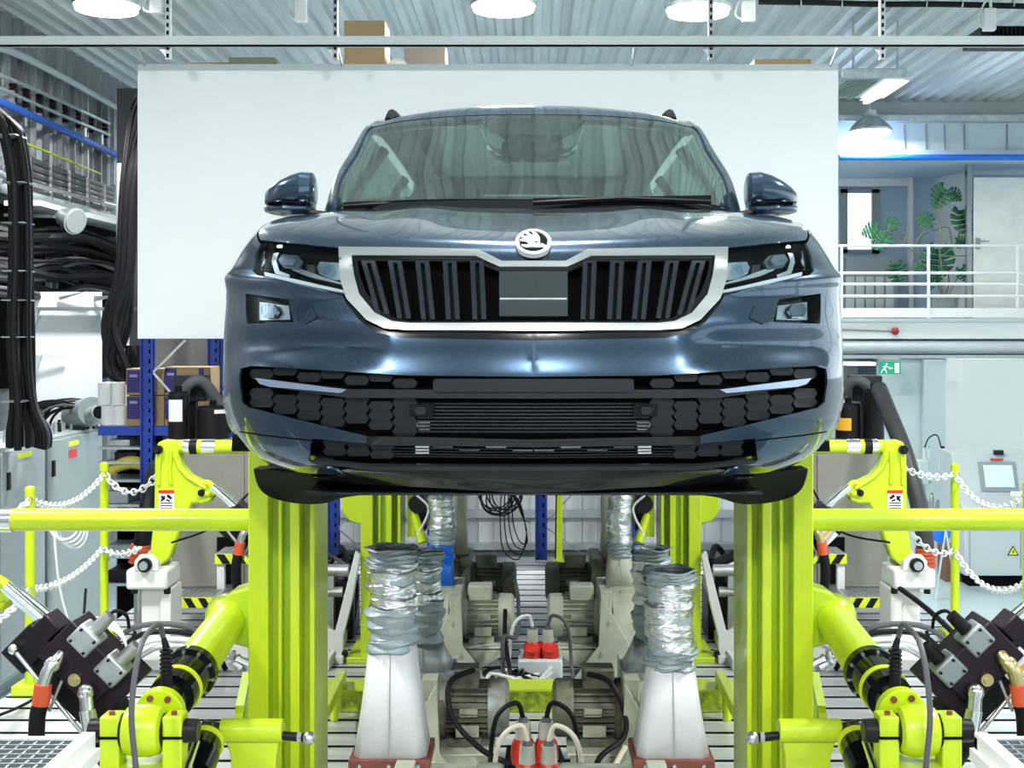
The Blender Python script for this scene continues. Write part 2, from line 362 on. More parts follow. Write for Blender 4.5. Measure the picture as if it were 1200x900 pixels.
# low grey cupboards under the window
cb = thing('grey_locker_row', 'grey panelled lockers on the mezzanine under the bright window', 'lockers', (X(1020, 19.9), 19.9, 1.92))
mb = MB(); mb.bb(X(990, 19.9), X(1050, 19.9), 19.8, 20.2, 1.92, Z(302, 19.9)); build(mb, 'carcass', GREYD, cb, smooth=False)
for i in range(5):
    for j in range(2):
        xa = X(991+i*11.6, 19.8); mb = MB(); za = 1.95+j*.33; mb.bb(xa, xa+.12, 19.77, 19.8, za, za+.29); build(mb, 'door_panel', GREYC, cb, smooth=False)
# lower storey below the mezzanine
mb = MB(); mb.bb(X(1128, 17.2), WALL_R, 17.2, 17.95, FLOOR, Z(421, 17.2)); struct(mb, 'wall_room_white', WALLW, smooth=False)
mb = MB(); mb.bb(X(1083, 17.9), X(1128, 17.2)+.1, 17.9, 18.0, FLOOR, Z(421, 18)); struct(mb, 'wall_niche', WALLT, smooth=False)
mb = MB(); mb.bb(X(1028, 18.1), X(1083, 18), 18.05, 18.15, FLOOR, Z(421, 18)); struct(mb, 'wall_lower', mat('soft_white_wall', (.62, .72, .74), .7), smooth=False)
mb = MB(); mb.bb(2.4, xm0+1.2, 19.4, 19.5, FLOOR, 1.65); struct(mb, 'wall_corridor', GREYD, smooth=False)
mb = MB(); mb.bb(X(990, 18.8), X(1022, 18.8), 18.6, 18.9, Z(428, 18.8), Z(424, 18.8)); tag(build(mb, 'ceiling_tube_lamp', TUBEE), 'white tube lamp in the dark corridor left of the exit sign', 'lamp')
mb = MB(); mb.bb(X(980, 18.6), X(992, 18.6), 18.6, 18.9, FLOOR, Z(452, 18.6)); tag(build(mb, 'corridor_cupboard', WHITE), 'white cupboard at the corridor mouth beside the car', 'cupboard')

# railing of the mezzanine
rl = thing('mezzanine_railing', 'white tube railing along the mezzanine edge, in front of the plant', 'railing', (6.0, MD+.1, Z(374, MD)))
RD = MD+.08; xr1 = 7.6
for py, r_, nm in ((288, .018, 'handrail'), (320, .02, 'rail_tube'), (333, .02, 'rail_tube'), (347, .022, 'rail_tube')):
    mb = MB(); mb.cone((xm0, RD, Z(py, RD)), (xr1, RD, Z(py, RD)), r_, r_, 8); build(mb, nm, WHITE, rl)
mb = MB(); mb.bb(xm0, xr1, RD-.01, RD+.01, Z(372, RD), Z(361, RD)); build(mb, 'kick_plate', WHITE, rl, smooth=False)
for px in (986, 1088, 1192): 
    mb = MB(); mb.bar((X(px, RD), RD, Z(374, RD)), (X(px, RD), RD, Z(288, RD)), .035); build(mb, 'baluster_post', WHITE, rl)

# monstera in its pot
pl = thing('monstera_plant', 'large monstera with split leaves in a dark pot on the mezzanine', 'plant', (X(1107, 18.7), 18.7, 1.915))
PD = 18.7
mb = MB(); c = (X(1107, PD), PD); mb.cone((c[0], c[1], 1.915), (c[0], c[1], Z(349, PD)), .15, .19, 20); mb.torus((c[0], c[1], Z(349, PD)), .19, .015); build(mb, 'pot', GREYD, pl)
stems = [[(1107, 350), (1112, 330), (1108, 310), (1100, 300)], [(1105, 348), (1098, 318), (1078, 300), (1080, 278), (1100, 268), (1112, 268), (1116, 290)], [(1078, 300), (1060, 285), (1062, 275), (1045, 268), (1020, 283)],
         [(1108, 350), (1102, 300), (1100, 262), (1102, 238), (1110, 225)], [(1104, 345), (1085, 312), (1058, 320), (1052, 335)], [(1112, 345), (1130, 318), (1165, 320), (1168, 332), (1160, 350), (1154, 354)],
         [(1080, 300), (1070, 290), (1088, 265), (1098, 262)], [(1100, 300), (1125, 300), (1145, 298)], [(1060, 286), (1045, 275), (1030, 275)], [(1096, 310), (1120, 285), (1125, 262)]]
mb = MB()
for i, s_ in enumerate(stems): mb.tube(curve_pts([P(a, b, PD-.05*(i % 4)) for a, b in s_], 5), .011, 6)
build(mb, 'stem', BARK, pl)
def leaf(cx, cy, size, ang, m=LEAF, tilt=.3, D=PD-.12):
    mb = MB(); c = P(cx, cy, D); L = size*1.15/F*D
    # heart shaped leaf blade with slits: lobes as narrow wedges either side of the midrib
    def T(u, v): 
        x_ = u*L; y_ = v*L
        return c+Vector((x_*math.cos(ang)-y_*math.sin(ang), tilt*abs(u)*L*.6, x_*math.sin(ang)+y_*math.cos(ang)))
    lob = [(-.95, .30), (-.6, .62), (-.2, .78), (.2, .72), (.55, .52), (.85, .3), (1.05, .08)]
    for sgn in (1, -1):
        for i in range(len(lob)-1):
            a0, a1 = lob[i], lob[i+1]; f0 = -.5+1.5*i/(len(lob)-1); f1 = -.5+1.5*(i+1)/(len(lob)-1); f1 = f1-.02
            e = .82
            q = [T(0, f0), T(sgn*a0[1]*.5, f0+.0), T(sgn*a0[1], a0[0]*.9+.05), T(sgn*(a0[1]*(1-e)+a1[1]*e), a0[0]*.9*(1-e)+a1[0]*.9*e), T(sgn*a1[1]*.45, f1-.03), T(0, f1)]
            mb.add(q, [(0, 1, 2, 3, 4, 5)])
    o = build(mb, 'leaf', m, pl, recalc=False)
    sm = o.modifiers.new('thick', 'SOLIDIFY'); sm.thickness = .004
for a in ((1103, 229, 16, 2.6, LEAFP), (1130, 257, 20, 3.4, LEAF), (1099, 305, 23, 3.1, LEAF), (1092, 330, 9, 3.0, LEAF), (1050, 318, 15, 3.3, LEAF), (1035, 282, 13, 2.4, LEAFP), (1022, 270, 12, 1.9, LEAFP),
          (1045, 262, 10, 1.2, LEAFP), (1085, 258, 12, 1.2, LEAFP), (1126, 284, 9, 4.6, LEAF), (1150, 297, 11, 4.2, LEAFP), (1129, 320, 11, 3.6, LEAF), (1174, 315, 6, 3.3, LEAF), (1154, 354, 6, 3.1, LEAFP), (1118, 228, 10, 4.0, LEAF), (1078, 313, 9, 4.9, LEAFP), (1172, 305, 4, 3.3, LEAF)):
    leaf(*a[:4], m=a[4], tilt=random.uniform(-.5, .6))

# exit sign
ex = thing('exit_sign', 'green running man exit sign under the mezzanine edge', 'sign', P(1043, 438, 17.4))
mb = MB(); ED = 17.4; mb.bb(X(1031, ED), X(1055.5, ED), ED, ED+.05, Z(438.5, ED), Z(424, ED)); build(mb, 'sign_box', SIGNG, ex, smooth=False)
mb = MB()
def ebar(a, b, w_): mb.bar(P(a[0], a[1], ED-.006), P(b[0], b[1], ED-.006), w_, .004, up=(0, 1, 0))
mb.bb(X(1048.5, ED), X(1053.5, ED), ED-.008, ED, Z(437, ED), Z(425.5, ED))
ebar((1038, 428.5), (1036.5, 432.5), .022); ebar((1036.5, 432.5), (1034, 434), .014); ebar((1034, 434), (1032.5, 437), .012); ebar((1036.5, 432.5), (1038.5, 434.5), .014); ebar((1038.5, 434.5), (1039, 437.5), .012)
ebar((1038, 429), (1041, 430.5), .01); ebar((1038, 429), (1034.5, 430), .01); mb.ball(P(1039, 426.7, ED-.004), .013, 8, (1, .2, 1))
ebar((1042.5, 431.5), (1046.5, 431.5), .012); mb.prism([(X(1041.3, ED), Z(431.5, ED)), (X(1043.3, ED), Z(429.8, ED)), (X(1043.3, ED), Z(433.2, ED))], ED-.008, ED)
build(mb, 'running_man_print', SIGNW, ex)
mb = MB(); mb.cone(P(1036, 424, ED+.02), P(1036, 420.5, ED+.02), .008); mb.cone(P(1051, 424, ED+.02), P(1051, 420.5, ED+.02), .008); mb.bb(X(1031, ED), X(1055, ED), ED, ED+.7, Z(421, ED), Z(420, ED)); build(mb, 'hanger', ZINC, ex)
# red ended rod on the slab edge
mb = MB(); fr = thing('red_ball_rod', 'thin rod with a dark red ball end on the mezzanine slab edge', 'rod', P(1020, 388, MD-.1))
mb.cone(P(984, 386, MD-.05), P(1046, 388, MD-.05), .012, .012, 8); build(mb, 'rod', BEIGE, fr)
mb = MB(); mb.ball(P(1049, 388, MD-.05), .055, 12); build(mb, 'ball_end', mat('dark_red', (.3, .02, .03), .4), fr)

# blue pipe across the mezzanine, ceiling fittings
mb = MB(); mb.cone(P(984, 184.5, 17.4), (WALL_R, 17.4, Z(184.5, 17.4)), .04, .04, 12); tag(build(mb, 'blue_air_pipe', BLUEB), 'blue compressed air pipe running over the mezzanine opening', 'pipe')
t = thing('roof_vent_luminaire', 'flat ceiling unit with grid and white panel behind the girder, right of the board', 'ceiling unit', P(1032, 80, 13.0))
a0, a1 = P(986, 90, 12.3), P(1075, 68, 13.4)
mb = MB(); mb.bb(X(986, 12.5), X(1064, 12.5), 12.5, 13.6, Z(91, 12.5), Z(91, 12.5)+.09); build(mb, 'frame', ZINC, t, bevel=.01)
zl = Z(91, 12.5)-.006
mb = MB(); mb.bb(X(1030, 12.8), X(1058, 12.8), 12.6, 13.5, zl-.01, zl); build(mb, 'white_panel', TUBEE, t)
mb = MB()
for i in range(9): mb.bb(X(992+i*4, 12.7), X(993.6+i*4, 12.7), 12.6, 13.5, zl-.01, zl)
build(mb, 'grid_bar', GREYD, t)
mb = MB(); zc = CEIL
for px in (1000, 1052): mb.cone((X(px, 13), 13.0, Z(91, 12.5)+.09), (X(px, 13), 13.0, CEIL), .012, .012, 6)
build(mb, 'hanger', ZINC, t)
mb = MB(); mb.bar(P(1014, 120, 16.2), P(1040, 107, 15.6), .06, .04); 
tl = thing('tilted_tube_lamp', 'slanting white tube lamp between the ceiling unit and the far lamp', 'lamp', P(1027, 115, 16)); build(mb, 'tube', TUBEE, tl)
mb = MB(); mb.bar(P(1012, 121, 16.2)+Vector((0, 0, .05)), P(1042, 106, 15.6)+Vector((0, 0, .05)), .13, .04); mb.cone(P(1027, 112, 16), (X(1027, 16), 16, CEIL), .012); build(mb, 'lamp_housing', ZINC, tl)

# long perforated girder hung below the roof
GD = 8.6; gz = Z(48, GD)
g = thing('hanging_rail', 'long pale steel rail hung across the hall above the white board', 'rail', (0, GD, gz))
mb = MB(); mb.bb(X(-40, GD), X(1290, GD), GD-.02, GD+.02, Z(54, GD), Z(43, GD)); mb.bb(X(-40, GD), X(1290, GD), GD-.02, GD+.05, Z(54, GD), Z(53, GD)); build(mb, 'angle_profile', GREYC, g, smooth=False)
for px in (197, 393, 833, 1034):
    mb = MB(); x_ = X(px, GD+.05); zt = CEIL+.02; mb.bb(x_-.017, x_+.017, GD+.04, GD+.075, Z(68, GD), zt); o = build(mb, 'slotted_hanger', HANGM, g, smooth=False)
    mb = MB(); zz = Z(66, GD)
    while zz < CEIL: mb.bb(x_-.006, x_+.006, GD+.032, GD+.045, zz, zz+.025); zz += .05
    build(mb, 'slot', DARK, o, smooth=False)['kind'] = 'stuff'
    mb = MB(); mb.bar((x_-.05, GD+.05, Z(52, GD)), (x_, GD+.05, Z(64, GD)), .012, .03); build(mb, 'gusset', ZINC, g)

# hung white board behind the car
WD = 9.0
mb = MB(); mb.bb(X(161, WD), X(982.5, WD), WD, WD+.03, Z(397, WD), Z(75, WD))
b = thing('white_backdrop_board', 'huge plain white board hanging behind the car', 'board', (X(572, WD), WD+.015, Z(397, WD)))
build(mb, 'board', WHITEB, b, bevel=.004, smooth=False)
mb = MB()
for px in (172, 402, 740, 972): mb.bar(P(px, 80, WD+.04), (X(px, WD), GD+.07, Z(45, GD)), .012)
mb.bb(X(165, WD), X(979, WD), WD+.03, WD+.06, Z(84, WD), Z(79, WD)); build(mb, 'hanging_strap', ZINC, b)
# cable run and junction boxes under the roof
t = thing('ceiling_cable_run', 'black cable run clipped under the roof at the top right', 'cable', P(1040, 5, 11.5))
mb = MB(); mb.tube(curve_pts([P(889, 2, 11.5), P(960, 3, 11.5), P(1030, 5, 11.5), P(1110, 5, 11.5), P(1260, 9, 11.5)], 4), .026, 8); build(mb, 'cable', RUBBER, t)
mb = MB()
for px in (938, 986, 1034, 1085, 1127, 1187): mb.cone(P(px, 5, 11.5), (X(px, 11.5), 11.5, CEIL), .008); mb.torus(P(px, 4.5, 11.5), .035, .006, (1, 0, 0), 10, 5)
build(mb, 'cable_clip', STEEL, t)
def jbox(px, py, w_, h_, D, label):
    t = thing('junction_box', label, 'junction box', P(px, py+h_, D)); mb = MB(); c = P(px, py, D)
    mb.bb(X(px-w_, D), X(px+w_, D), D, D+.07, Z(py+h_, D), Z(py-h_, D)); build(mb, 'box', WHITE, t, bevel=.008)
    mb = MB(); mb.tube(curve_pts([P(px-w_*.5, py+h_, D+.03), P(px-w_*2, py+h_*.4, D+.03), P(px-w_, py-h_-6, D+.03), P(px+w_, py-h_-14, D+.03)], 6), .008, 6)
    mb.cone(P(px, py-h_, D+.03), (X(px, D), D+.03, CEIL), .012); build(mb, 'cable', CABW, t)
jbox(878, 12, 8, 12, 11.0, 'white junction box hanging near the lamp right of centre'); jbox(1161, 22, 7, 13, 11.0, 'white junction box beside the black heater at the top right')
jbox(182, 6, 7, 9, 11.0, 'white junction box beside the upper left lamp'); jbox(352, 8, 7, 17, 11.0, 'blank white box hanging under the roof left of the cardboard')
t = thing('roof_heater', 'black ribbed heater box at the top right corner', 'heater', P(1180, 46, 11.4))
mb = MB(); mb.bb(X(1150, 11.4), X(1230, 11.4), 11.4, 11.9, Z(46, 11.4), Z(30, 11.4)); build(mb, 'body', BLACKM, t, bevel=.01)
mb = MB()
for i in range(14): mb.bb(X(1158+i*5, 11.39), X(1160+i*5, 11.39), 11.36, 11.4, Z(45, 11.4), Z(32, 11.4))
build(mb, 'fin', BLACKP, t, smooth=False)
mb = MB(); mb.cone(P(1155, 30, 11.6), (X(1155, 11.6), 11.6, CEIL), .015); mb.cone(P(1215, 30, 11.6), (X(1215, 11.6), 11.6, CEIL), .015); mb.bar(P(1106, 46, 11.4), P(1150, 10, 11.4), .015); build(mb, 'bracket', STEEL, t)
# ---------------------------------------------------------------- the car: one lofted body surface S(u,t), split into real panels
D0 = 3.45; XC = .007
TPL = [(0, 0), (.22, .010), (.45, .042), (.62, .092), (.76, .185), (.86, .31), (.915, .46), (.938, .72), (.94, 1.15), (.94, 2.1), (.94, 3.3), (.93, 4.0), (.84, 4.5), (.5, 4.66), (0, 4.68)]
def row(z, f0=0.0, dw=0.0, dz=0.0, rear=0.0, sill=0.0):
    out = []
    for j, (x, s_) in enumerate(TPL):
        k = 1.0 if j <= 4 else (.7 if j == 5 else (.35 if j == 6 else 0))
        kx = min(1, max(0, (j-2)/4.0)) if j < 12 else .3
        out.append((max(0, x+dw*kx) if x > 0 else 0, s_+f0*k-(rear if j > 11 else 0), z+dz*min(1, j/5.0)+(sill if 7 <= j <= 12 else 0)))
    return out
ROWS = [
    row(1.300, .10, -.165, .04),
    row(1.365, .035, -.095, .01),
    row(1.440, .012, -.036),
    row(1.530, .0, -.004),
    row(1.630, .0, 0),
    row(1.720, .008, 0),
    row(1.800, .035, -.003),
    row(1.880, .068, -.012, .02),
    [(0, .105, 1.950), (.22, .112, 1.955), (.44, .14, 1.963), (.60, .19, 1.972), (.725, .27, 1.982), (.805, .39, 1.998), (.85, .54, 2.018), (.885, .80, 2.05), (.90, 1.25, 2.065), (.92, 2.1, 2.07), (.925, 3.3, 2.09), (.90, 4.0, 2.11), (.80, 4.42, 2.11), (.5, 4.6, 2.10), (0, 4.63, 2.10)],
    [(0, .20, 2.000), (.22, .205, 2.005), (.43, .235, 2.013), (.585, .29, 2.023), (.695, .37, 2.036), (.765, .49, 2.053), (.81, .65, 2.07), (.845, .88, 2.097), (.868, 1.25, 2.108), (.89, 2.1, 2.11), (.895, 3.3, 2.13), (.86, 4.0, 2.15), (.77, 4.38, 2.15), (.48, 4.56, 2.14), (0, 4.6, 2.14)],
    [(0, .58, 2.078), (.22, .58, 2.084), (.42, .60, 2.093), (.56, .65, 2.098), (.65, .72, 2.103), (.70, .80, 2.108), (.745, .92, 2.115), (.79, 1.06, 2.132), (.82, 1.3, 2.138), (.865, 2.1, 2.145), (.87, 3.3, 2.17), (.84, 4.0, 2.19), (.745, 4.37, 2.19), (.465, 4.53, 2.18), (0, 4.56, 2.18)],
    [(0, 1.02, 2.152), (.22, 1.03, 2.156), (.40, 1.06, 2.156), (.53, 1.10, 2.154), (.61, 1.15, 2.150), (.66, 1.19, 2.148), (.70, 1.24, 2.148), (.742, 1.31, 2.152), (.778, 1.42, 2.157), (.84, 2.1, 2.172), (.85, 3.3, 2.20), (.82, 4.0, 2.22), (.72, 4.36, 2.22), (.45, 4.5, 2.21), (0, 4.53, 2.21)],
]
GR = [
    [(x*.995, s_+.01, z-.005) for x, s_, z in ROWS[-1]],
    [(0, 1.235, 2.295), (.20, 1.245, 2.295), (.385, 1.27, 2.295), (.52, 1.31, 2.295), (.605, 1.355, 2.292), (.66, 1.405, 2.288), (.70, 1.46, 2.287), (.735, 1.54, 2.30), (.76, 1.66, 2.30), (.80, 2.2, 2.33), (.80, 3.3, 2.34), (.77, 3.98, 2.35), (.68, 4.28, 2.35), (.40, 4.40, 2.34), (0, 4.43, 2.34)],
    [(0, 1.45, 2.44), (.18, 1.455, 2.44), (.35, 1.475, 2.437), (.48, 1.51, 2.433), (.565, 1.55, 2.43), (.62, 1.595, 2.425), (.655, 1.66, 2.425), (.69, 1.75, 2.44), (.71, 1.88, 2.455), (.735, 2.4, 2.48), (.735, 3.3, 2.48), (.71, 3.95, 2.47), (.62, 4.18, 2.46), (.36, 4.27, 2.45), (0, 4.30, 2.45)],
    [(0, 1.64, 2.572), (.16, 1.645, 2.571), (.31, 1.66, 2.567), (.43, 1.685, 2.56), (.52, 1.715, 2.552), (.575, 1.75, 2.545), (.612, 1.81, 2.55), (.635, 1.93, 2.575), (.65, 2.1, 2.595), (.66, 2.6, 2.625), (.655, 3.4, 2.61), (.63, 3.95, 2.57), (.55, 4.08, 2.56), (.32, 4.14, 2.56), (0, 4.16, 2.565)],
    [(0, 1.80, 2.632), (.13, 1.805, 2.631), (.26, 1.82, 2.627), (.36, 1.84, 2.62), (.44, 1.87, 2.612), (.49, 1.91, 2.605), (.525, 1.98, 2.61), (.55, 2.08, 2.625), (.565, 2.2, 2.645), (.575, 2.6, 2.672), (.57, 3.4, 2.655), (.55, 3.85, 2.62), (.48, 3.96, 2.61), (.28, 4.0, 2.615), (0, 4.02, 2.62)],
    [(0, 2.3, 2.712), (.05, 2.3, 2.712), (.10, 2.3, 2.711), (.15, 2.31, 2.710), (.18, 2.32, 2.708), (.20, 2.34, 2.706), (.22, 2.38, 2.705), (.23, 2.45, 2.706), (.23, 2.5, 2.706), (.24, 2.8, 2.705), (.23, 3.3, 2.695), (.2, 3.5, 2.68), (.15, 3.6, 2.67), (.08, 3.6, 2.668), (0, 3.6, 2.668)],
]
class Surf:
    def __init__(s, rows):
        s.A = np.array(rows, float); s.nt, s.nu = s.A.shape[:2]
        A = s.A; nt, nu = s.nt, s.nu
        B = np.zeros((nt+2, nu+2, 3)); B[1:-1, 1:-1] = A
        m = A[:, 1].copy(); m[:, 0] *= -1; B[1:-1, 0] = m
        m = A[:, -2].copy(); m[:, 0] *= -1; B[1:-1, -1] = m
        B[0] = 2*B[1]-B[2]; B[-1] = 2*B[-2]-B[-3]; s.B = B
    def __call__(s, u, t):
        u = np.asarray(u, float); t = np.asarray(t, float); u = np.clip(u, 0, s.nu-1); t = np.clip(t, 0, s.nt-1)
        iu = np.minimum(u.astype(int), s.nu-2); it = np.minimum(t.astype(int), s.nt-2); fu = u-iu; ft = t-it
        def wts(f): return [(-f+2*f*f-f**3)/2, (2-5*f*f+3*f**3)/2, (f+4*f*f-3*f**3)/2, (-f*f+f**3)/2]
        wu = wts(fu); wt = wts(ft); r = 0
        for a in range(4):
            for b in range(4): r = r+(wt[a]*wu[b])[..., None]*s.B[it+a, iu+b]
        r = r.copy(); r[..., 1] += D0; return r
    def normal(s, u, t):
        e = .02; u = np.asarray(u, float); t = np.asarray(t, float)
        du = s(np.minimum(u+e, s.nu-1), t)-s(np.maximum(u-e, 0), t); dt = s(u, np.minimum(t+e, s.nt-1))-s(u, np.maximum(t-e, 0))
        n = np.cross(du, dt); n /= np.maximum(np.linalg.norm(n, axis=-1), 1e-9)[..., None]
        n[np.asarray(u) < 1e-6, 0] = 0
        return n
    def prep(s, umax=8.0, t0=0, t1=None):
        uu, tt = np.meshgrid(np.arange(0, umax+.01, .04), np.arange(t0, (t1 or s.nt-1)+.001, .04)); s.gu = uu.ravel(); s.gt = tt.ravel()
        p = s(s.gu, s.gt); s.gx = 625-p[:, 0]*F/p[:, 1]; s.gy = CY-(p[:, 2]-H)*F/p[:, 1]; s.gd = p[:, 1]
        n = s.normal(s.gu, s.gt); v = p-np.array([0, 0, H]); s.front = (n*v).sum(1)
        if (s.front[:200] > 0).mean() > .5: s.front *= -1
    def inv(s, px, py):                      # (u,t) of the surface point seen at a left-half pixel
        if px >= 624.5:
            k = np.where(s.gu < 1e-6)[0]; k = k[s.front[k] < .02]
            i = k[np.argmin(abs(s.gy[k]-py))]; px = 625
        else:
            d = (s.gx-px)**2+(s.gy-py)**2+np.where(s.front > .05, 400, 0); i = int(np.argmin(d))
        u, t = s.gu[i], s.gt[i]
        for _ in range(8):
            q = s(np.array([u, u+.01, u]), np.array([t, t, t+.01])); x = 625-q[:, 0]*F/q[:, 1]; y = CY-(q[:, 2]-H)*F/q[:, 1]
            J = np.array([[x[1]-x[0], x[2]-x[0]], [y[1]-y[0], y[2]-y[0]]])/.01; e = np.array([px-x[0], py-y[0]])
            if px == 625: du = 0; dt = e[1]/J[1, 1]
            else:
                try: du, dt = np.linalg.lstsq(J, e, rcond=.02)[0]
                except Exception: break
            m = max(abs(du), abs(dt), 1e-9); k = min(1, .15/m); u = min(max(u+du*k, 0), s.nu-1); t = min(max(t+dt*k, 0), s.nt-1)
        return (0.0 if px == 625 else float(u), float(t))
for k_, f_ in ((1, 1.015), (2, 1.03), (3, 1.045), (4, 1.05)): GR[k_] = [(x*f_, s_, z) for x, s_, z in GR[k_]]
S = Surf(ROWS); S.prep(8.0); G = Surf(GR); G.prep(8.6)
def uvline(sf, pts, step=7):
    """points: ('u',u,t) in surface coordinates, or (px,py) as seen; returns dense uv polyline (closed)"""
    out = []; n = len(pts)
    for i in range(n):
        a, b = pts[i], pts[(i+1) % n]
        if len(a) == 2 and len(b) == 2:
            k = max(1, int(math.hypot(b[0]-a[0], b[1]-a[1])/step))
            if a[0] >= 624.5 and b[0] >= 624.5: out.append(sf.inv(*a)); continue
            for j in range(k): out.append(sf.inv(a[0]+(b[0]-a[0])*j/k, a[1]+(b[1]-a[1])*j/k))
        else:
            ua = sf.inv(*a) if len(a) == 2 else a[1:]; ub = sf.inv(*b) if len(b) == 2 else b[1:]
            k = max(1, int(max(abs(ub[0]-ua[0]), abs(ub[1]-ua[1]))/.15))
            for j in range(k): out.append((ua[0]+(ub[0]-ua[0])*j/k, ua[1]+(ub[1]-ua[1])*j/k))
    c = [out[0]]
    for p in out[1:]:
        if abs(p[0]-c[-1][0])+abs(p[1]-c[-1][1]) > 1e-3: c.append(p)
    return c
def inpoly(x, y, poly):
    P_ = np.array(poly); X1, Y1 = P_[:, 0], P_[:, 1]; X2, Y2 = np.roll(X1, -1), np.roll(Y1, -1); r = np.zeros(len(x), bool)
    for a, b, c, d in zip(X1, Y1, X2, Y2):
        if b == d: continue
        k = ((b > y) != (d > y)) & (x < (c-a)*(y-b)/(d-b)+a); r ^= k
    return r
def panel(name, sf, outer, m, parent, holes=(), off=0.0, th=.006, du=.1, dt=.1, sides='both', bump=None, label=None, smooth=True, bevel=0):
    polys = [uvline(sf, outer)]+[uvline(sf, h) for h in holes]
    us = [p[0] for p in polys[0]]; ts = [p[1] for p in polys[0]]
    gu, gt = np.meshgrid(np.arange(min(us), max(us), du)+du*.37, np.arange(min(ts), max(ts), dt)+dt*.41); gu = gu.ravel(); gt = gt.ravel()
    k = inpoly(gu, gt, polys[0])
    for h in polys[1:]: k &= ~inpoly(gu, gt, h)
    gu, gt = gu[k], gt[k]; allb = np.array([p for q in polys for p in q])
    if len(gu):
        d = np.min(np.hypot((gu[:, None]-allb[None, :, 0])/du, (gt[:, None]-allb[None, :, 1])/dt), axis=1); k = d > .45; gu, gt = gu[k], gt[k]
    vs = [Vector(p) for q in polys for p in q]; ed = []; o = 0
    for q in polys: ed += [(o+i, o+(i+1) % len(q)) for i in range(len(q))]; o += len(q)
    vs += [Vector((a, b)) for a, b in zip(gu, gt)]
    v2, e2, f2, *_ = geometry.delaunay_2d_cdt(vs, ed, [], 0, 1e-5)
    V = np.array([(v.x, v.y) for v in v2]); T = np.array([f for f in f2 if len(f) == 3]); c = V[T].mean(1)
    k = inpoly(c[:, 0], c[:, 1], polys[0])
    for h in polys[1:]: k &= ~inpoly(c[:, 0], c[:, 1], h)
    T = T[k]
    used = sorted(set(T.ravel())); mp = {a: i for i, a in enumerate(used)}; V = V[used]; T = [[mp[a] for a in f] for f in T]
    V[:, 0] = np.where(V[:, 0] < 2e-3, 0, V[:, 0])
    p = sf(V[:, 0], V[:, 1]); n = sf.normal(V[:, 0], V[:, 1])
    v = p-np.array([0, D0+2.3, H+.2]); sg = np.sign((n*v).sum(1)); n = n*sg[:, None]       # n points outward
    o_ = off if not callable(off) else off(p)
    if bump is not None: o_ = o_+bump(p)
    p = p+n*(np.asarray(o_)[..., None] if np.ndim(o_) else o_)
    res = []
    def make(sides_):
        vv = []; ff = []
        for sd in sides_:
            b = len(vv)
            for q in p: vv.append((q[0]*sd+XC, q[1], q[2]))
            for f in T: ff.append(tuple(i+b for i in f))
        mb = MB(); mb.v = vv; mb.f = ff
        ob = build(mb, name, m, parent, recalc=False, label=label)
        bm = bmesh.new(); bm.from_mesh(ob.data); bmesh.ops.remove_doubles(bm, verts=bm.verts, dist=2e-4); bmesh.ops.recalc_face_normals(bm, faces=bm.faces)
        # outward orientation: the average normal must point away from the cabin centre
        cc = Vector((XC, D0+2.3, H+.2)); par = Vector((0, 0, 0)); q = parent
        while q is not None: par += q.location; q = q.parent
        sc_ = sum(f.normal.dot((f.calc_center_median()+par)-cc)*f.calc_area() for f in bm.faces)
        if sc_ < 0: bmesh.ops.reverse_faces(bm, faces=bm.faces)
        bm.to_mesh(ob.data); bm.free()
        ob.data.polygons.foreach_set('use_smooth', [smooth]*len(ob.data.polygons))
        if th:
            sm = ob.modifiers.new('thickness', 'SOLIDIFY'); sm.thickness = th; sm.offset = -1
            es = ob.modifiers.new('edges', 'EDGE_SPLIT'); es.split_angle = R(45)
        res.append(ob); return ob
    if sides == 'both':            # one mesh over both halves (crosses the centre line)
        make((-1, 1))
    elif sides == 'each':
        make((-1,)); make((1,))
    return res
car = thing('suv_car', 'dark blue-grey family SUV without wheels, held up on lime wheel posts', 'car', (XC, D0+2.3, 1.0))
U = lambda u, t: ('u', u, t)
ux = lambda u, t: U(u, t)
# wheel arch openings in the side, drawn in surface coordinates
def arch(yc, r=.385, zc=1.30):
    out = []
    for i in range(25):
        a = math.pi*(-.12)+math.pi*1.24*i/24; y = yc-math.cos(a)*r; z = zc+math.sin(a)*r
        g = np.where((S.hu > 5.2))[0]; d = (S.hp[g, 1]-y)**2+(S.hp[g, 2]-z)**2; k = g[np.argmin(d)]; out.append((S.hu[k], S.ht[k]))
    return out
uu, tt = np.meshgrid(np.arange(4, 13, .02), np.arange(0, 9, .02)); S.hu = uu.ravel(); S.ht = tt.ravel(); S.hp = S(S.hu, S.ht)
AF, AR = D0+.92, D0+.92+2.79
af = arch(AF); ar = arch(AR)
af = [p for p in af if p[1] > .05]; ar = [p for p in ar if p[1] > .05]
A0, A1 = af[0], af[-1]; B0, B1 = ar[0], ar[-1]
UF = 5.75      # bumper / wing joint
# hidden black inner shell so that gaps look dark
shell_outer = [U(0, 11), U(0, .4), U(A0[0], .4)]+[U(*p) for p in af]+[U(A1[0], .4), U(B0[0], .4)]+[U(*p) for p in ar]+[U(B1[0], .4), U(14, .4), U(14, 11)]
shell_low = [U(0, 10.6), U(0, .5), U(A0[0], .5)]+[U(*p) for p in af]+[U(A1[0], .5), U(8.0, .5), U(8.0, 10.6)]
panel('inner_body', S, shell_low, DARK, car, off=-.05, th=0, du=.25, dt=.3)
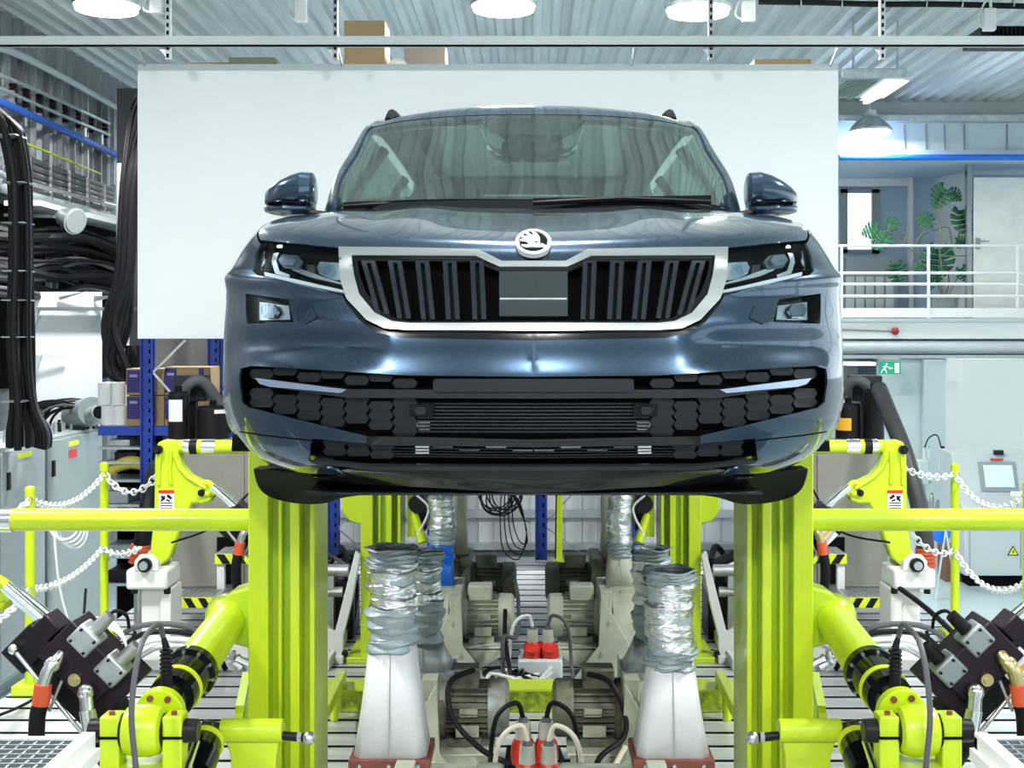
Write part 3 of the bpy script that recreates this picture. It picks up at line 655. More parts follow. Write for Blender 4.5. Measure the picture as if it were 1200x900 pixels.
# bonnet
hood_edge = [(625, 306.5), (588, 306.5), (561, 294.5), (470, 291), (400, 290.5), (306, 281.5)]
def hood_bump(p):
    x = abs(p[:, 0]); y = p[:, 1]-D0
    def bell(x, c, w_): return np.exp(-((x-c)/w_)**2)
    k = np.clip((y-.12)/.3, 0, 1)
    return .009*bell(x, .36, .09)*k+.006*bell(x, .62, .08)*k
panel('bonnet', S, hood_edge+[U(5.3, 8.3), U(6.4, 8.75), U(7.05, 9.5), U(7.15, 10.9), U(0, 10.9)], PAINT, car, bump=hood_bump, du=.07, dt=.07)
# bumper skin and its openings
def crease(p):
    x = abs(p[:, 0]); z = p[:, 2]
    a = .012*np.exp(-((z-(1.86+(x-.6)*.10))/.022)**2)*np.clip((x-.45)/.1, 0, 1)
    b = .012*np.exp(-((z-1.605)/.05)**2)*np.clip((.92-x)/.1, 0, 1)
    c = -.020*np.exp(-((z-1.70)/.045)**2)*np.clip((x-.38)/.12, 0, 1)*np.clip((.88-x)/.1, 0, 1)
    return a+b+c
head_lo = [(402, 347), (380, 342), (345, 333), (305, 324), (297, 318)]
head_up = [(299, 300), (305, 285.5)]
fascia = [(625, 399), (470, 396), (440, 389), (422, 376), (406, 356)]+head_lo+head_up+[U(UF, 8.35), U(UF, .25), U(3.6, 0.35)]+[(405, 556), (395, 549), (362, 540), (365, 514), (430, 519.5), (625, 523), (625, 515), (430, 511), (370, 497), (292, 478), (284, 471), (285, 432), (296, 428.5), (480, 440), (625, 441.5)]
panel('front_bumper', S, fascia, PAINT, car, holes=[[(288, 344), (338, 351), (343, 377), (288, 379)]], bump=crease, du=.07, dt=.07)
# lower black valance and its shining lip
panel('valance', S, [(625, 545.5), (440, 545), (400, 551), (406, 558), U(3.3, .12), U(0, 0)], BLACKG, car, th=.01)
panel('valance_lip', S, [(625, 545.5), (440, 545), (368, 538), (366, 541), (440, 549), (625, 549.5)], CHARC, car, off=.008, th=.012)
panel('lower_bar', S, [(625, 514.5), (430, 510.5), (430, 520), (625, 523.5)], BLACKG, car, off=.006, th=.01)
# wings and doors
def side_panel(name, poly, m=PAINT, **k): return panel(name, S, poly, m, car, sides='each', du=.12, dt=.12, **k)
g_ = .018
wing = [U(UF+g_, 8.35), U(UF+g_, A0[1] if A0[0] < UF else .3)]
afw = [p for p in af if p[0] > UF+g_]
wing = [U(UF+g_, 8.32), U(UF+g_, afw[0][1])]+[U(*p) for p in afw]+[U(A1[0], .3), U(8.25, .3), U(8.25, 10.9), U(7.2, 10.9), U(7.1, 9.5), U(6.43, 8.72)]
side_panel('front_wing', wing, bump=lambda p: .022*np.exp(-((np.hypot(p[:, 1]-AF, p[:, 2]-1.30)-.40)/.03)**2))
for a, b in ((8.27, 9.42), (9.44, 10.30)): side_panel('door_panel', [U(a, .6), U(b, .6), U(b, 10.9), U(a, 10.9)])
rq = [U(10.32, .6), U(B0[0], .4)]+[U(*p) for p in ar]+[U(B1[0], .4), U(12.6, .4), U(12.6, 10.9), U(10.32, 10.9)]
side_panel('rear_quarter', rq)
panel('tailgate', S, [U(12.62, 4), U(14, 4), U(14, 10.9), U(12.62, 10.9)], PAINT, car, du=.2, dt=.3)
panel('corner_seam', S, [(275, 504), (310, 509.5), (364, 515.5), (364, 517), (310, 511), (275, 505.5)], DARK, car, off=.001, th=.002, sides='each')
panel('rear_bumper', S, [U(12.62, .3), U(14, .3), U(14, 3.95), U(12.62, 3.95)], BLACKP, car, du=.2, dt=.3)
side_panel('sill_cladding', [U(8.2, .05), U(10.0, .05), U(10.0, .58), U(8.2, .58)], BLACKP)
side_panel('tail_lamp', [U(12.0, 8.2), U(12.6, 8.2), U(12.6, 10.0), U(12.0, 10.0)], mat('tail_lamp_red', (.35, .01, .01), .15, coat=1), off=.006)
# grille surround, ribs, mesh
frame_o = [(625, 308.5), (588, 308.5), (562, 296.5), (470, 294), (399, 293), (401, 330), (408, 352), (431, 377), (452, 386.5), (480, 388.5), (625, 389)]
frame_i = [(625, 380.5), (480, 380.5), (461, 378.5), (441, 369), (423, 347), (417, 325), (414, 301.5), (470, 302), (558, 303), (586, 315), (625, 315)]
panel('grille_surround', S, frame_o+frame_i, SATIN, car, off=.016, th=.03, du=.06, dt=.06)
panel('grille_trim', S, [(625, 389.8), (480, 389), (452, 387.5), (430, 378), (407, 353), (403, 348), (406, 357), (421, 377), (440, 390), (470, 397.5), (625, 400.5)], BLACKG, car, off=-.004, th=.02)
grille_in = [(625, 314), (586, 314), (558, 301), (413, 300), (415, 325), (421, 348), (440, 371), (461, 380), (625, 382)]
gb = panel('grille_back', S, grille_in, DARK, car, off=-.045, th=.004)[0]
panel('grille_liner', S, [(625, 302+13), (586, 315), (558, 303), (414, 301.5), (417, 325), (423, 347), (441, 369), (461, 378.5), (480, 380.5), (625, 380.5), (625, 376.5), (482, 376.5), (465, 374), (447, 365), (430, 344), (422, 323), (419, 306), (557, 307.5), (584, 319), (625, 319)], BLACKG, car, off=.004, th=.03)
SLAT = mat('slat_grey', (.022, .03, .04), .25, .2, coat=.2, spec=.3)
for i, (xt, xb) in enumerate(((424, 441), (455, 466), (487, 494), (519, 523), (551, 554))):
    yt = 306.5; yb = (369, 374, 375, 375, 375)[i]
    for dx in (0, 10.5): panel('grille_slat', S, [(xt+dx, yt), (xb+dx, yb), (xb+dx+5.5, yb), (xt+dx+5.5, yt)], SLAT, car, off=.006, th=.035, sides='each', du=.5, dt=.5)
    panel('slat_cap', S, [(xt, yt), (xt+16, yt), (xt+16.3, yt+2.5), (xt+.5, yt+2.5)], SLAT, car, off=.007, th=.03, sides='each', du=.5, dt=.5)
    panel('slat_web', S, [(xt+4, yt), (xb+4, yb), (xb+13, yb), (xt+13, yt)], BLACKP, car, off=-.018, th=.01, sides='each', du=.5, dt=.5)
panel('sensor_cover', S, [(625, 318), (585, 318), (585, 371), (625, 371)], mat('sensor_black', (.03, .04, .045), .12, coat=1), car, off=.004, th=.03)
panel('sensor_strip', S, [(625, 350.5), (586, 350.5), (586, 352.5), (625, 352.5)], SATIN, car, off=.009, th=.01)
# air intakes: backing, honeycomb cells, blades
up_int = [(625, 441), (480, 440), (296, 428), (284, 431), (283, 471), (292, 479), (370, 498), (430, 512), (625, 516)]
panel('intake_liner', S, up_int, BLACKP, car, off=-.055, th=.005)
lo_int = [(625, 522), (430, 518.5), (364, 513), (362, 541), (395, 549), (440, 546), (625, 546.5)]
panel('intake_liner', S, lo_int, DARK, car, off=-.06, th=.005)
HEXM = mat('honeycomb_grey', (.013, .016, .019), .42, spec=.22)
def hexcell(nm, px, py, wd, ht, off=-.012, m=HEXM, ring=False):
    q = [(px-wd/2, py), (px-wd/2+4, py-ht/2), (px+wd/2-4, py-ht/2), (px+wd/2, py), (px+wd/2-4, py+ht/2), (px-wd/2+4, py+ht/2)]
    vs = []
    for sx in (-1, 1):
        if sx == 1 and abs(px-625) < 2: continue
        P0 = []
        for a, b in q:
            u, t = S.inv(min(a, 624.4), b); p = S(np.array([u]), np.array([t]))[0]; n = S.normal(np.array([max(u, .01)]), np.array([t]))[0]
            if n[1] > 0: n = -n
            if a > 625: p = np.array([-p[0], p[1], p[2]]) if False else p
            P0.append((p, n))
        mb = MB(); f = [(p+n*off) for p, n in P0]; bk = [(p+n*(off-.022)) for p, n in P0]
        cc = sum(f)/6; f = [cc+(a-cc)*.955 for a in f]
        vv = [(a[0]*sx+XC, a[1], a[2]) for a in f]+[(a[0]*sx+XC, a[1], a[2]) for a in bk]
        mb.add(vv, [tuple(range(6))]+[(i, (i+1) % 6, 6+(i+1) % 6, 6+i) for i in range(6)]); build(mb, nm, m, car, smooth=False)
def bound(poly, x):          # vertical extent of a px polygon at x
    ys = []
    for i in range(len(poly)):
        (a, b), (c, d) = poly[i], poly[(i+1) % len(poly)]
        if (a-x)*(c-x) <= 0 and a != c: ys.append(b+(d-b)*(x-a)/(c-a))
    return min(ys), max(ys)
cols = [302+28.5*k for k in range(11)]
for k, cx in enumerate(cols):
    lo, hi = bound(up_int, cx)
    yb0 = 444+max(0, (cx-300))*.062; yb1 = yb0+11          # the blade takes this band
    yb0 = min(yb0, 455); yb1 = min(yb1, 466)
    for r_ in range(9):
        cy = lo+4+r_*11.5+(0 if k % 2 else 5.7)
        if cy+5 > hi-1 or cy-4 < lo: continue
        if cy+5 > yb0 and cy-5 < yb1: continue
        if cx > 478: continue
        pass
        hexcell('honeycomb_cell', cx, cy, 31, 11.9)
for k in range(3, 11):
    cx = cols[k]; lo, hi = bound(lo_int, cx)
    if cx > 450: continue
    for r_ in range(2):
        cy = lo+7+r_*11.5+(0 if k % 2 else -2)
        if cy+5 < hi: hexcell('honeycomb_cell', cx, cy, 31, 11.9, off=-.025)
blade = [(302, 443), (330, 447), (408, 456), (625, 457.5), (625, 467), (408, 466), (318, 453.5), (308, 450)]
panel('intake_blade', S, blade, CHARC, car, off=.006, th=.03)
panel('blade_accent', S, [(302, 443), (330, 446.5), (408, 456.5), (400, 460.5), (318, 453), (308, 450)], mat('ice_blue_accent', (.38, .45, .60), .25, .7), car, off=.010, th=.01, sides='each')
panel('number_plate_holder', S, [(625, 444), (511, 444), (508.5, 446), (508.5, 457), (511, 459), (625, 459)], CHARC, car, off=.014, th=.02)
# radiator louvres between the blade and the bar, and in the lower intake
for i in range(9):
    y0 = 473+i*4.3; panel('radiator_louvre', S, [(625, y0), (487, y0-.3), (487, y0+1.9), (625, y0+2.2)], CHARC, car, off=-.022, th=.02)
for i in range(5):
    y0 = 526+i*3.8; panel('radiator_louvre', S, [(625, y0), (440, y0-1.5), (440, y0), (625, y0+1.6)], CHARC, car, off=-.03, th=.02)
for i in range(8):
    x0 = 512+i*32 if i < 4 else None
    if x0: 
        panel('cooler_tube', S, [(x0-8, 528+i % 2*4), (x0+16, 528+i % 2*4), (x0+16, 531+i % 2*4), (x0-8, 531+i % 2*4)], STEEL, car, off=-.036, th=.01, sides='each', du=.5, dt=.5)
panel('tow_bracket', S, [(483, 496), (501, 496), (501, 508), (483, 508)], STEEL, car, off=-.03, th=.02, sides='each', du=.4, dt=.4)
panel('tow_bracket', S, [(484, 525), (500, 525), (500, 537), (484, 537)], STEEL, car, off=-.03, th=.02, sides='each', du=.4, dt=.4)
panel('parking_sensor', S, [(488, 477), (497, 477), (499, 481), (497, 486), (488, 486), (486, 481)], CHARC, car, off=-.005, th=.02, sides='each', du=.4, dt=.4)
panel('sensor_mount', S, [(478, 474), (507, 474), (507, 489), (478, 489)], BLACKP, car, off=-.012, th=.02, sides='each', du=.4, dt=.4)
# headlamps
hl = [(305, 285.5), (350, 289), (400, 294), (402, 318), (403, 345), (380, 341), (345, 332), (305, 323), (298, 317), (300, 300)]
for q, m, o_, nm, lb in (
    (hl, BLACKG, -.055, 'headlamp_bowl', None),
    ([(366, 300), (398, 302), (399, 323), (378, 320), (365, 315), (362, 308)], REFL, -.040, 'reflector', None),
    ([(370, 303), (381, 302), (384, 312), (376, 319), (366, 314)], LENS, -.02, 'reflector_lens', None),
    ([(322, 292), (342, 294), (348, 303), (342, 313), (324, 311), (317, 301)], mat('projector_glass', (.10, .13, .16), .05, .6, coat=1), -.028, 'projector', None),
    ([(326, 295), (338, 296), (342, 303), (337, 309), (327, 308), (322, 301)], mat('projector_lens', (.30, .36, .42), .03, .9, coat=1), -.018, 'projector_lens', None),
    ([(311, 290), (318, 289), (314, 302), (318, 314), (331, 318), (330, 321), (313, 317), (308, 303)], SATIN, -.030, 'chrome_crescent', None),
    ([(303, 316), (330, 322), (345, 325), (372, 331), (401, 337), (401, 340.5), (372, 335), (345, 329.5), (304, 320.5)], mat('light_guide', (.75, .80, .84), .2, .2), -.020, 'light_guide', None),
    ([(304, 322), (345, 331.5), (380, 339.5), (402, 344), (402, 341.5), (372, 336.5), (345, 330.5), (305, 321)], CHARC, -.012, 'lower_bezel', None),
    ([(388, 303), (398, 304), (399, 324), (390, 322)], SATIN, -.034, 'reflector_wing', None),
    ([(334, 309), (350, 313), (398, 327), (398, 329), (348, 318), (334, 313)], SATIN, -.03, 'chrome_brow', None),
    ([(350, 305), (360, 306), (362, 318), (396, 326), (397, 329), (350, 319)], CHARC, -.035, 'bezel', None),
    ([(300, 302), (304, 291), (306, 291), (303, 310), (301, 314)], REFL, -.015, 'edge_chrome', None)):
    panel(nm, S, q, m, car, off=o_, th=.008, sides='each', du=.12, dt=.12, label=lb)
panel('headlamp_lens', S, hl, LENS, car, off=.002, th=0, sides='each')
fg = [(289, 345), (338, 352), (342, 376.5), (289, 378)]
panel('fog_lamp_recess', S, fg, BLACKG, car, off=-.035, th=.006, sides='each')
panel('fog_reflector', S, [(295, 351), (331, 355), (333, 371), (295, 372)], SATIN, car, off=-.026, th=.006, sides='each', du=.2, dt=.2)
panel('fog_projector', S, [(304, 354), (318, 355), (322, 363), (317, 370), (304, 370), (300, 362)], mat('projector_lens', (.3, .36, .42), .03, .9, coat=1), car, off=-.012, th=.008, sides='each', du=.12, dt=.12)
panel('fog_lens', S, [(289, 345), (338, 352), (342, 376.5), (289, 378)], LENS, car, off=-.003, th=0, sides='each')
panel('washer_flap', S, [(352, 360), (366, 358), (372, 373), (356, 380), (348, 376)], PAINT, car, off=.003, th=.004, sides='each', du=.3, dt=.3)
# greenhouse: windscreen, pillars, glass, roof
wsb = [U(0, .28), U(6.15, .28), U(6.1, 2.0), U(5.95, 2.78), U(5.6, 2.93), U(0, 2.95)]
panel('windscreen', G, wsb, WIND, car, th=0, du=.15, dt=.1)
panel('cowl_panel', G, [U(0, 0.0), U(6.7, 0.0), U(6.5, .24), U(0, .26)], mat('matt_black_cowl', (.006, .007, .008), 1.0, spec=0), car, off=-.004)
panel('screen_border', G, [U(0, .29), U(6.1, .29), U(6.05, 2.0), U(5.9, 2.76), U(5.55, 2.91), U(0, 2.93), U(0, 2.86), U(5.35, 2.83), U(5.72, 2.6), U(5.88, 1.95), U(5.9, .42), U(0, .40)], BLACKG, car, off=-.006, th=.002)
panel('a_pillar', G, [U(6.18, .1), U(7.2, .05), U(7.05, 1.0), U(6.85, 2.0), U(6.9, 2.9), U(5.65, 2.97), U(5.99, 2.80), U(6.14, 2.0)], PAINT, car, th=.03, sides='each', bump=lambda p: 0.006+0*p[:, 0])
panel('side_window', G, [U(7.25, .2), U(9.2, .15), U(9.2, 2.75), U(7.4, 2.75), U(6.95, 2.1), U(7.1, 1.0)], SIDEG, car, th=0, sides='each', du=.2, dt=.2)
panel('b_pillar', G, [U(9.2, .1), U(9.35, .1), U(9.35, 2.8), U(9.2, 2.8)], BLACKG, car, th=.03, sides='each')
panel('side_window', G, [U(9.35, .2), U(10.4, .2), U(10.4, 2.75), U(9.35, 2.75)], SIDEG, car, th=0, sides='each', du=.2, dt=.2)
panel('c_pillar', G, [U(10.4, .1), U(10.55, .1), U(10.55, 2.8), U(10.4, 2.8)], BLACKG, car, th=.03, sides='each')
panel('side_window', G, [U(10.55, .4), U(11.4, .6), U(11.2, 2.6), U(10.55, 2.75)], SIDEG, car, th=0, sides='each', du=.2, dt=.2)
panel('d_pillar', G, [U(11.4, .1), U(12.6, .1), U(12.6, 2.95), U(11.0, 2.95), U(11.25, 2.6)], PAINT, car, th=.03, sides='each')
panel('rear_window', G, [U(12.6, .6), U(14, .6), U(14, 2.7), U(12.6, 2.7)], SIDEG, car, th=0, du=.2, dt=.2)
roofp = [U(0, 2.98), U(5.65, 3.0), U(6.9, 2.93), U(12.4, 3.0), U(14, 2.9), U(14, 5), U(0, 5)]
panel('roof', G, roofp, PAINT, car, th=.03, du=.3, dt=.15)
mb = MB(); rr = [p for p in GR[-1]]; 
pts = [(x_*sx+XC, y_+D0, z_) for sx in (1, -1) for x_, y_, z_ in (rr if sx == 1 else rr[::-1])]
mb.add(pts, [tuple(range(len(pts)))]); build(mb, 'roof_centre', PAINT, car, recalc=False)
for s in (-1, 1):
    mb = MB(s); k = [(.585, D0+y, z) for y, z in ((1.98, 2.60), (2.05, 2.635), (2.2, 2.665), (2.8, 2.69), (3.4, 2.675), (3.75, 2.64), (3.82, 2.60))]; mb.tube(curve_pts(k, 4), .016, 8)
    build(mb, 'roof_rail', BLACKP, car)
# door mirrors
for s in (-1, 1):
    def mring(x, w_, h_, zc, yc, n=24, e=3.0):
        out = []
        for i in range(n):
            a = 2*math.pi*i/n; c_, s_ = math.cos(a), math.sin(a)
            out.append(Vector((x, yc+math.copysign(abs(c_)**(2/e), c_)*w_, zc+math.copysign(abs(s_)**(2/e), s_)*h_)))
        return out
    yD = D0+1.43; zc = Z(229, yD)
    def prof(f, top):      # f 0 inner..1 outer
        return f
    mb = MB(s); rg = []
    for x, w_, h_, dz, dy in ((.800, .060, .045, .006, .03), (.806, .088, .064, .008, .02), (.84, .105, .067, .006, .01), (.88, .108, .062, .001, .02), (.92, .104, .053, -.008, .03), (.955, .088, .042, -.017, .045), (.980, .065, .032, -.024, .06), (.990, .04, .018, -.026, .075)):
        rg.append(mring(x, w_, h_, zc+dz+.012, yD+dy))
    mb.rings(rg); mir = build(mb, 'mirror_housing', PAINT, car)
    mb = MB(s); rg = []
    for x, w_, h_, dz, dy in ((.803, .05, .012, -.0, .03), (.82, .088, .022, 0, .02), (.90, .106, .026, 0, .02), (.95, .092, .022, .002, .035), (.982, .065, .014, .004, .055)):
        rg.append(mring(x, w_, h_, zc-.052+dz, yD+dy))
    mb.rings(rg); build(mb, 'mirror_base', PAINT, mir)
    mb = MB(s); mb.bb(.81, .965, yD-.087, yD+.12, zc-.034, zc-.031); build(mb, 'mirror_seam', BLACKG, mir, smooth=False)
    mb = MB(s); mb.rings([mring(.76, .05, .018, zc-.075, yD+.03), mring(.83, .06, .016, zc-.066, yD+.02)]); build(mb, 'mirror_arm', BLACKP, mir)
    mb = MB(s); mb.rings([mring(.845, .008, .045, zc+.01, yD+.122), mring(.955, .008, .038, zc+.005, yD+.128)]); build(mb, 'mirror_glass', REFL, mir)
# emblem: a roundel with a winged arrow
ec = S(*[np.array([v]) for v in S.inv(624.9, 284)])[0]
em = Vector((0.0+XC, ec[1]-.02, ec[2])); 
nrm = Vector((0, -.80, .60)); ty = Vector((0, .60, .80)); tx = Vector((1, 0, 0))
ud, td = S.inv(625, 284); n_ = S.normal(np.array([.001]), np.array([td]))[0]; nrm = Vector((0, n_[1], n_[2])); nrm = nrm if nrm.y < 0 else -nrm; nrm.normalize(); ty = Vector((1, 0, 0)).cross(nrm); ty = ty if ty.z > 0 else -ty
sy = 1.0/max(.5, abs(ty.z)+.0)
em = Vector((XC, ec[1], ec[2]))+nrm*.001
RE = .0485
def E(a, b, h=.0): return em+tx*(a*RE)+ty*(b*RE*.78*sy)+nrm*h
mb = MB(); n = 40; mb.rings([[E(math.cos(2*math.pi*i/n)*r_, math.sin(2*math.pi*i/n)*r_, h_) for i in range(n)] for r_, h_ in ((1.02, -.01), (1.02, .002), (.97, .004), (.84, .004), (.80, .001))], cap=False)
EMB = mat('emblem_silver', (.34, .36, .37), .6, .25, spec=.2)
emb = build(mb, 'bonnet_emblem', EMB, car)
mb = MB(); mb.add([E(math.cos(2*math.pi*i/n)*.78, math.sin(2*math.pi*i/n)*.81, .001) for i in range(n)], [tuple(range(n))]); build(mb, 'emblem_ground', mat('emblem_black', (.008, .014, .012), .9, spec=0), emb)
def eshape(pts):
    mb = MB(); m = len(pts); mb.add([E(a, b, .0045) for a, b in pts]+[E(a, b, -.001) for a, b in pts], [tuple(range(m))]+[(i, (i+1) % m, m+(i+1) % m, m+i) for i in range(m)])
    build(mb, 'winged_arrow', EMB, emb, smooth=False)
eshape([(-.68, -.30), (-.45, -.30), (-.22, -.30), (-.12, -.28), (.30, -.28), (.42, -.30), (.42, -.18), (.74, -.38), (.60, -.55), (.42, -.46), (.38, -.50), (-.05, -.48), (-.45, -.50), (-.62, -.42)])
eshape([(.34, -.30), (.38, .0), (.36, .28), (.24, .54), (.06, .74), (-.10, .76), (-.06, .66), (.04, .42), (-.10, .48), (-.32, .70), (-.46, .60), (-.34, .46), (-.18, .30), (-.36, .36), (-.62, .46), (-.70, .30), (-.46, .22), (-.30, .15), (-.54, .16), (-.74, .12), (-.74, .0), (-.50, -.02), (-.32, -.12), (-.26, -.30)])
mb = MB(); mb.rings([[E(.18+math.cos(2*math.pi*i/12)*.10*k, -.12+math.sin(2*math.pi*i/12)*.07*k, h_) for i in range(12)] for k, h_ in ((1, .0045), (.6, .0055))]); build(mb, 'arrow_eye', DARK, emb)
# wipers, sensor housing, mirror inside, dashboard, wheel, seats
for a, b in (((-.66, 1.19), (.02, 1.235)), ((.0, 1.06), (.62, 1.20))):
    mb = MB(); mb.tube([(a[0]+XC, D0+a[1]-.03, 2.170), ((a[0]+b[0])/2+XC, D0+(a[1]+b[1])/2-.045, 2.190), (b[0]+XC, D0+b[1]-.04, 2.185)], .009, 6); mb.bar((a[0]+XC, D0+a[1]-.03, 2.175), (b[0]+XC, D0+b[1]-.035, 2.200), .012, .02); build(mb, 'wiper', BLACKP, car)
mb = MB(); mb.bb(-.68+XC, .68+XC, D0+1.30, D0+1.85, 1.90, 2.06); mb.rings([[Vector((x_+XC, D0+y_, z_)) for x_ in (-.68, .68) for y_, z_ in ((1.95, 1.8),)]+[Vector((.68+XC, D0+1.95, 2.05)), Vector((-.68+XC, D0+1.95, 2.05))]]*1, cap=False) if False else None
mb.bb(-.70+XC, .70+XC, D0+1.16, D0+1.5, 2.03, 2.10); mb.bb(.14+XC, .60+XC, D0+1.5, D0+1.75, 2.06, 2.18); build(mb, 'dashboard', DASH, car, bevel=.02)
mb = MB(); mb.torus((.37+XC, D0+1.95, 2.10), .185, .016, (0, -.9, .35), 28, 8, up=(1, 0, 0)); mb.bar((.20+XC, D0+1.95, 2.10), (.54+XC, D0+1.95, 2.10), .03, .05); mb.bar((.37+XC, D0+1.95, 2.10), (.37+XC, D0+2.0, 1.93), .03, .04); mb.ball((.37+XC, D0+1.95, 2.10), .06, 12, (1, .5, .9)); build(mb, 'steering_wheel', DASH, car)
def seat(x, y, wd=.48):
    mb = MB(); z = 1.62
    def rg(h, w_, dy, th_): return [Vector((x+XC+w_*a, D0+y+dy+th_*b, z+h)) for a, b in ((-.5, -.3), (-.42, -.5), (.42, -.5), (.5, -.3), (.5, .3), (.42, .5), (-.42, .5), (-.5, .3))]
    mb.rings([rg(0, wd*.9, 0, .12), rg(.25, wd, .04, .13), rg(.48, wd*.9, .10, .11), rg(.60, wd*.6, .14, .07)]); o = build(mb, 'seat_back', SEAT, car)
    mb = MB(); mb.rings([rg(.63, .20, .14, .06), rg(.66, .27, .15, .11), rg(.76, .26, .16, .11), rg(.81, .20, .17, .06)]); build(mb, 'headrest', SEAT, o)
    mb = MB(); mb.cone((x-.06+XC, D0+y+.14, z+.58), (x-.06+XC, D0+y+.15, z+.66), .007); mb.cone((x+.06+XC, D0+y+.14, z+.58), (x+.06+XC, D0+y+.15, z+.66), .007); build(mb, 'headrest_post', CHROME, o)
    mb = MB(); mb.bb(x-wd/2+XC, x+wd/2+XC, D0+y-.5, D0+y+.05, z-.08, z+.06); build(mb, 'seat_cushion', SEAT, o, bevel=.03)
for x, y in ((-.37, 2.45), (.37, 2.45), (-.40, 3.35), (0, 3.35), (.40, 3.35)): seat(x, y, .48 if y < 3 else .40)
mb = MB(); mb.add([(a+XC, D0+b, c_) for a, b, c_ in ((-.20, 1.60, 2.545), (.20, 1.60, 2.545), (.16, 1.54, 2.485), (.08, 1.54, 2.475), (-.08, 1.54, 2.475), (-.16, 1.54, 2.485), (-.20, 1.68, 2.545), (.20, 1.68, 2.545), (.1, 1.66, 2.47), (-.1, 1.66, 2.47))], [(0, 1, 2, 3, 4, 5), (1, 7, 8, 3, 2), (0, 5, 4, 9, 6), (3, 8, 9, 4), (0, 6, 7, 1), (6, 9, 8, 7)]); o = build(mb, 'sensor_housing', BLACKP, car, smooth=False)
mb = MB(); mb.box((XC, D0+1.70, 2.44), (.24, .03, .07)); build(mb, 'interior_mirror', BLACKP, o, bevel=.012)
mb = MB(); mb.bb(XC-.82, XC+.82, D0+.95, D0+4.35, 1.42, 1.50); mb.bb(XC-.7, XC+.7, D0+.5, D0+1.1, 1.40, 1.46); build(mb, 'floor_pan', BLACKP, car, smooth=False)
mb = MB(); mb.bb(XC-.72, XC+.72, D0+1.10, D0+1.16, 1.5, 2.06); build(mb, 'bulkhead', DASH, car, smooth=False)
# headliner
panel('headliner', G, [U(0, 2.95), U(12.4, 2.95), U(14, 2.9), U(14, 4.2), U(0, 4.2)], mat('headliner_grey', (.30, .32, .31), .9), car, off=-.04, th=0, du=.4, dt=.3)
# wheel arch liners and the black undertray corners below the bumper
for s in (-1, 1):
    for yc in (AF, AR):
        mb = MB(s); rg = []
        for xx in (.56, .90):
            rg.append([Vector((xx, yc-math.cos(math.pi*(.06+.88*i/16))*.40, 1.30+math.sin(math.pi*(.06+.88*i/16))*.40)) for i in range(17)])
        mb.rings(rg, closed=False, cap=False); mb.rings([[Vector((.56, yc-.38, 1.37)), Vector((.56, yc+.38, 1.37)), Vector((.56, yc+.40, 1.7)), Vector((.56, yc-.40, 1.7))]], cap=False)
        o = build(mb, 'wheel_arch_liner', BLACKP, car); sm = o.modifiers.new('t', 'SOLIDIFY'); sm.thickness = .01
    mb = MB(s)
    def q(px, py, D): return Vector(((625-px)/F*D, D, H-(py-CY)/F*D))
    fr_ = [q(299, 549, 3.90), q(306, 572, 3.93), q(322, 584, 3.93), q(352, 590.5, 3.92), q(381, 590.5, 3.88), q(408, 583, 3.82), q(460, 576, 3.72), q(470, 566, 3.66), q(400, 556, 3.70), q(340, 552, 3.8)]
    fr_ = curve_pts(fr_+[fr_[0]], 4)[:-1]; bk_ = [a+Vector((0, .10, 0)) for a in fr_]
    mb.rings([fr_, bk_]); build(mb, 'undertray_corner', BLACKP, car, bevel=.006)
mb = MB(); mb.rings([[Vector((x_+XC, D0+y_, z_)) for x_ in np.linspace(-.62, .62, 12)] for y_, z_ in ((.13, 1.300), (.25, 1.292), (.60, 1.32), (.9, 1.40))], closed=False, cap=False)
o = build(mb, 'undertray', BLACKG, car); sm = o.modifiers.new('t', 'SOLIDIFY'); sm.thickness = .01
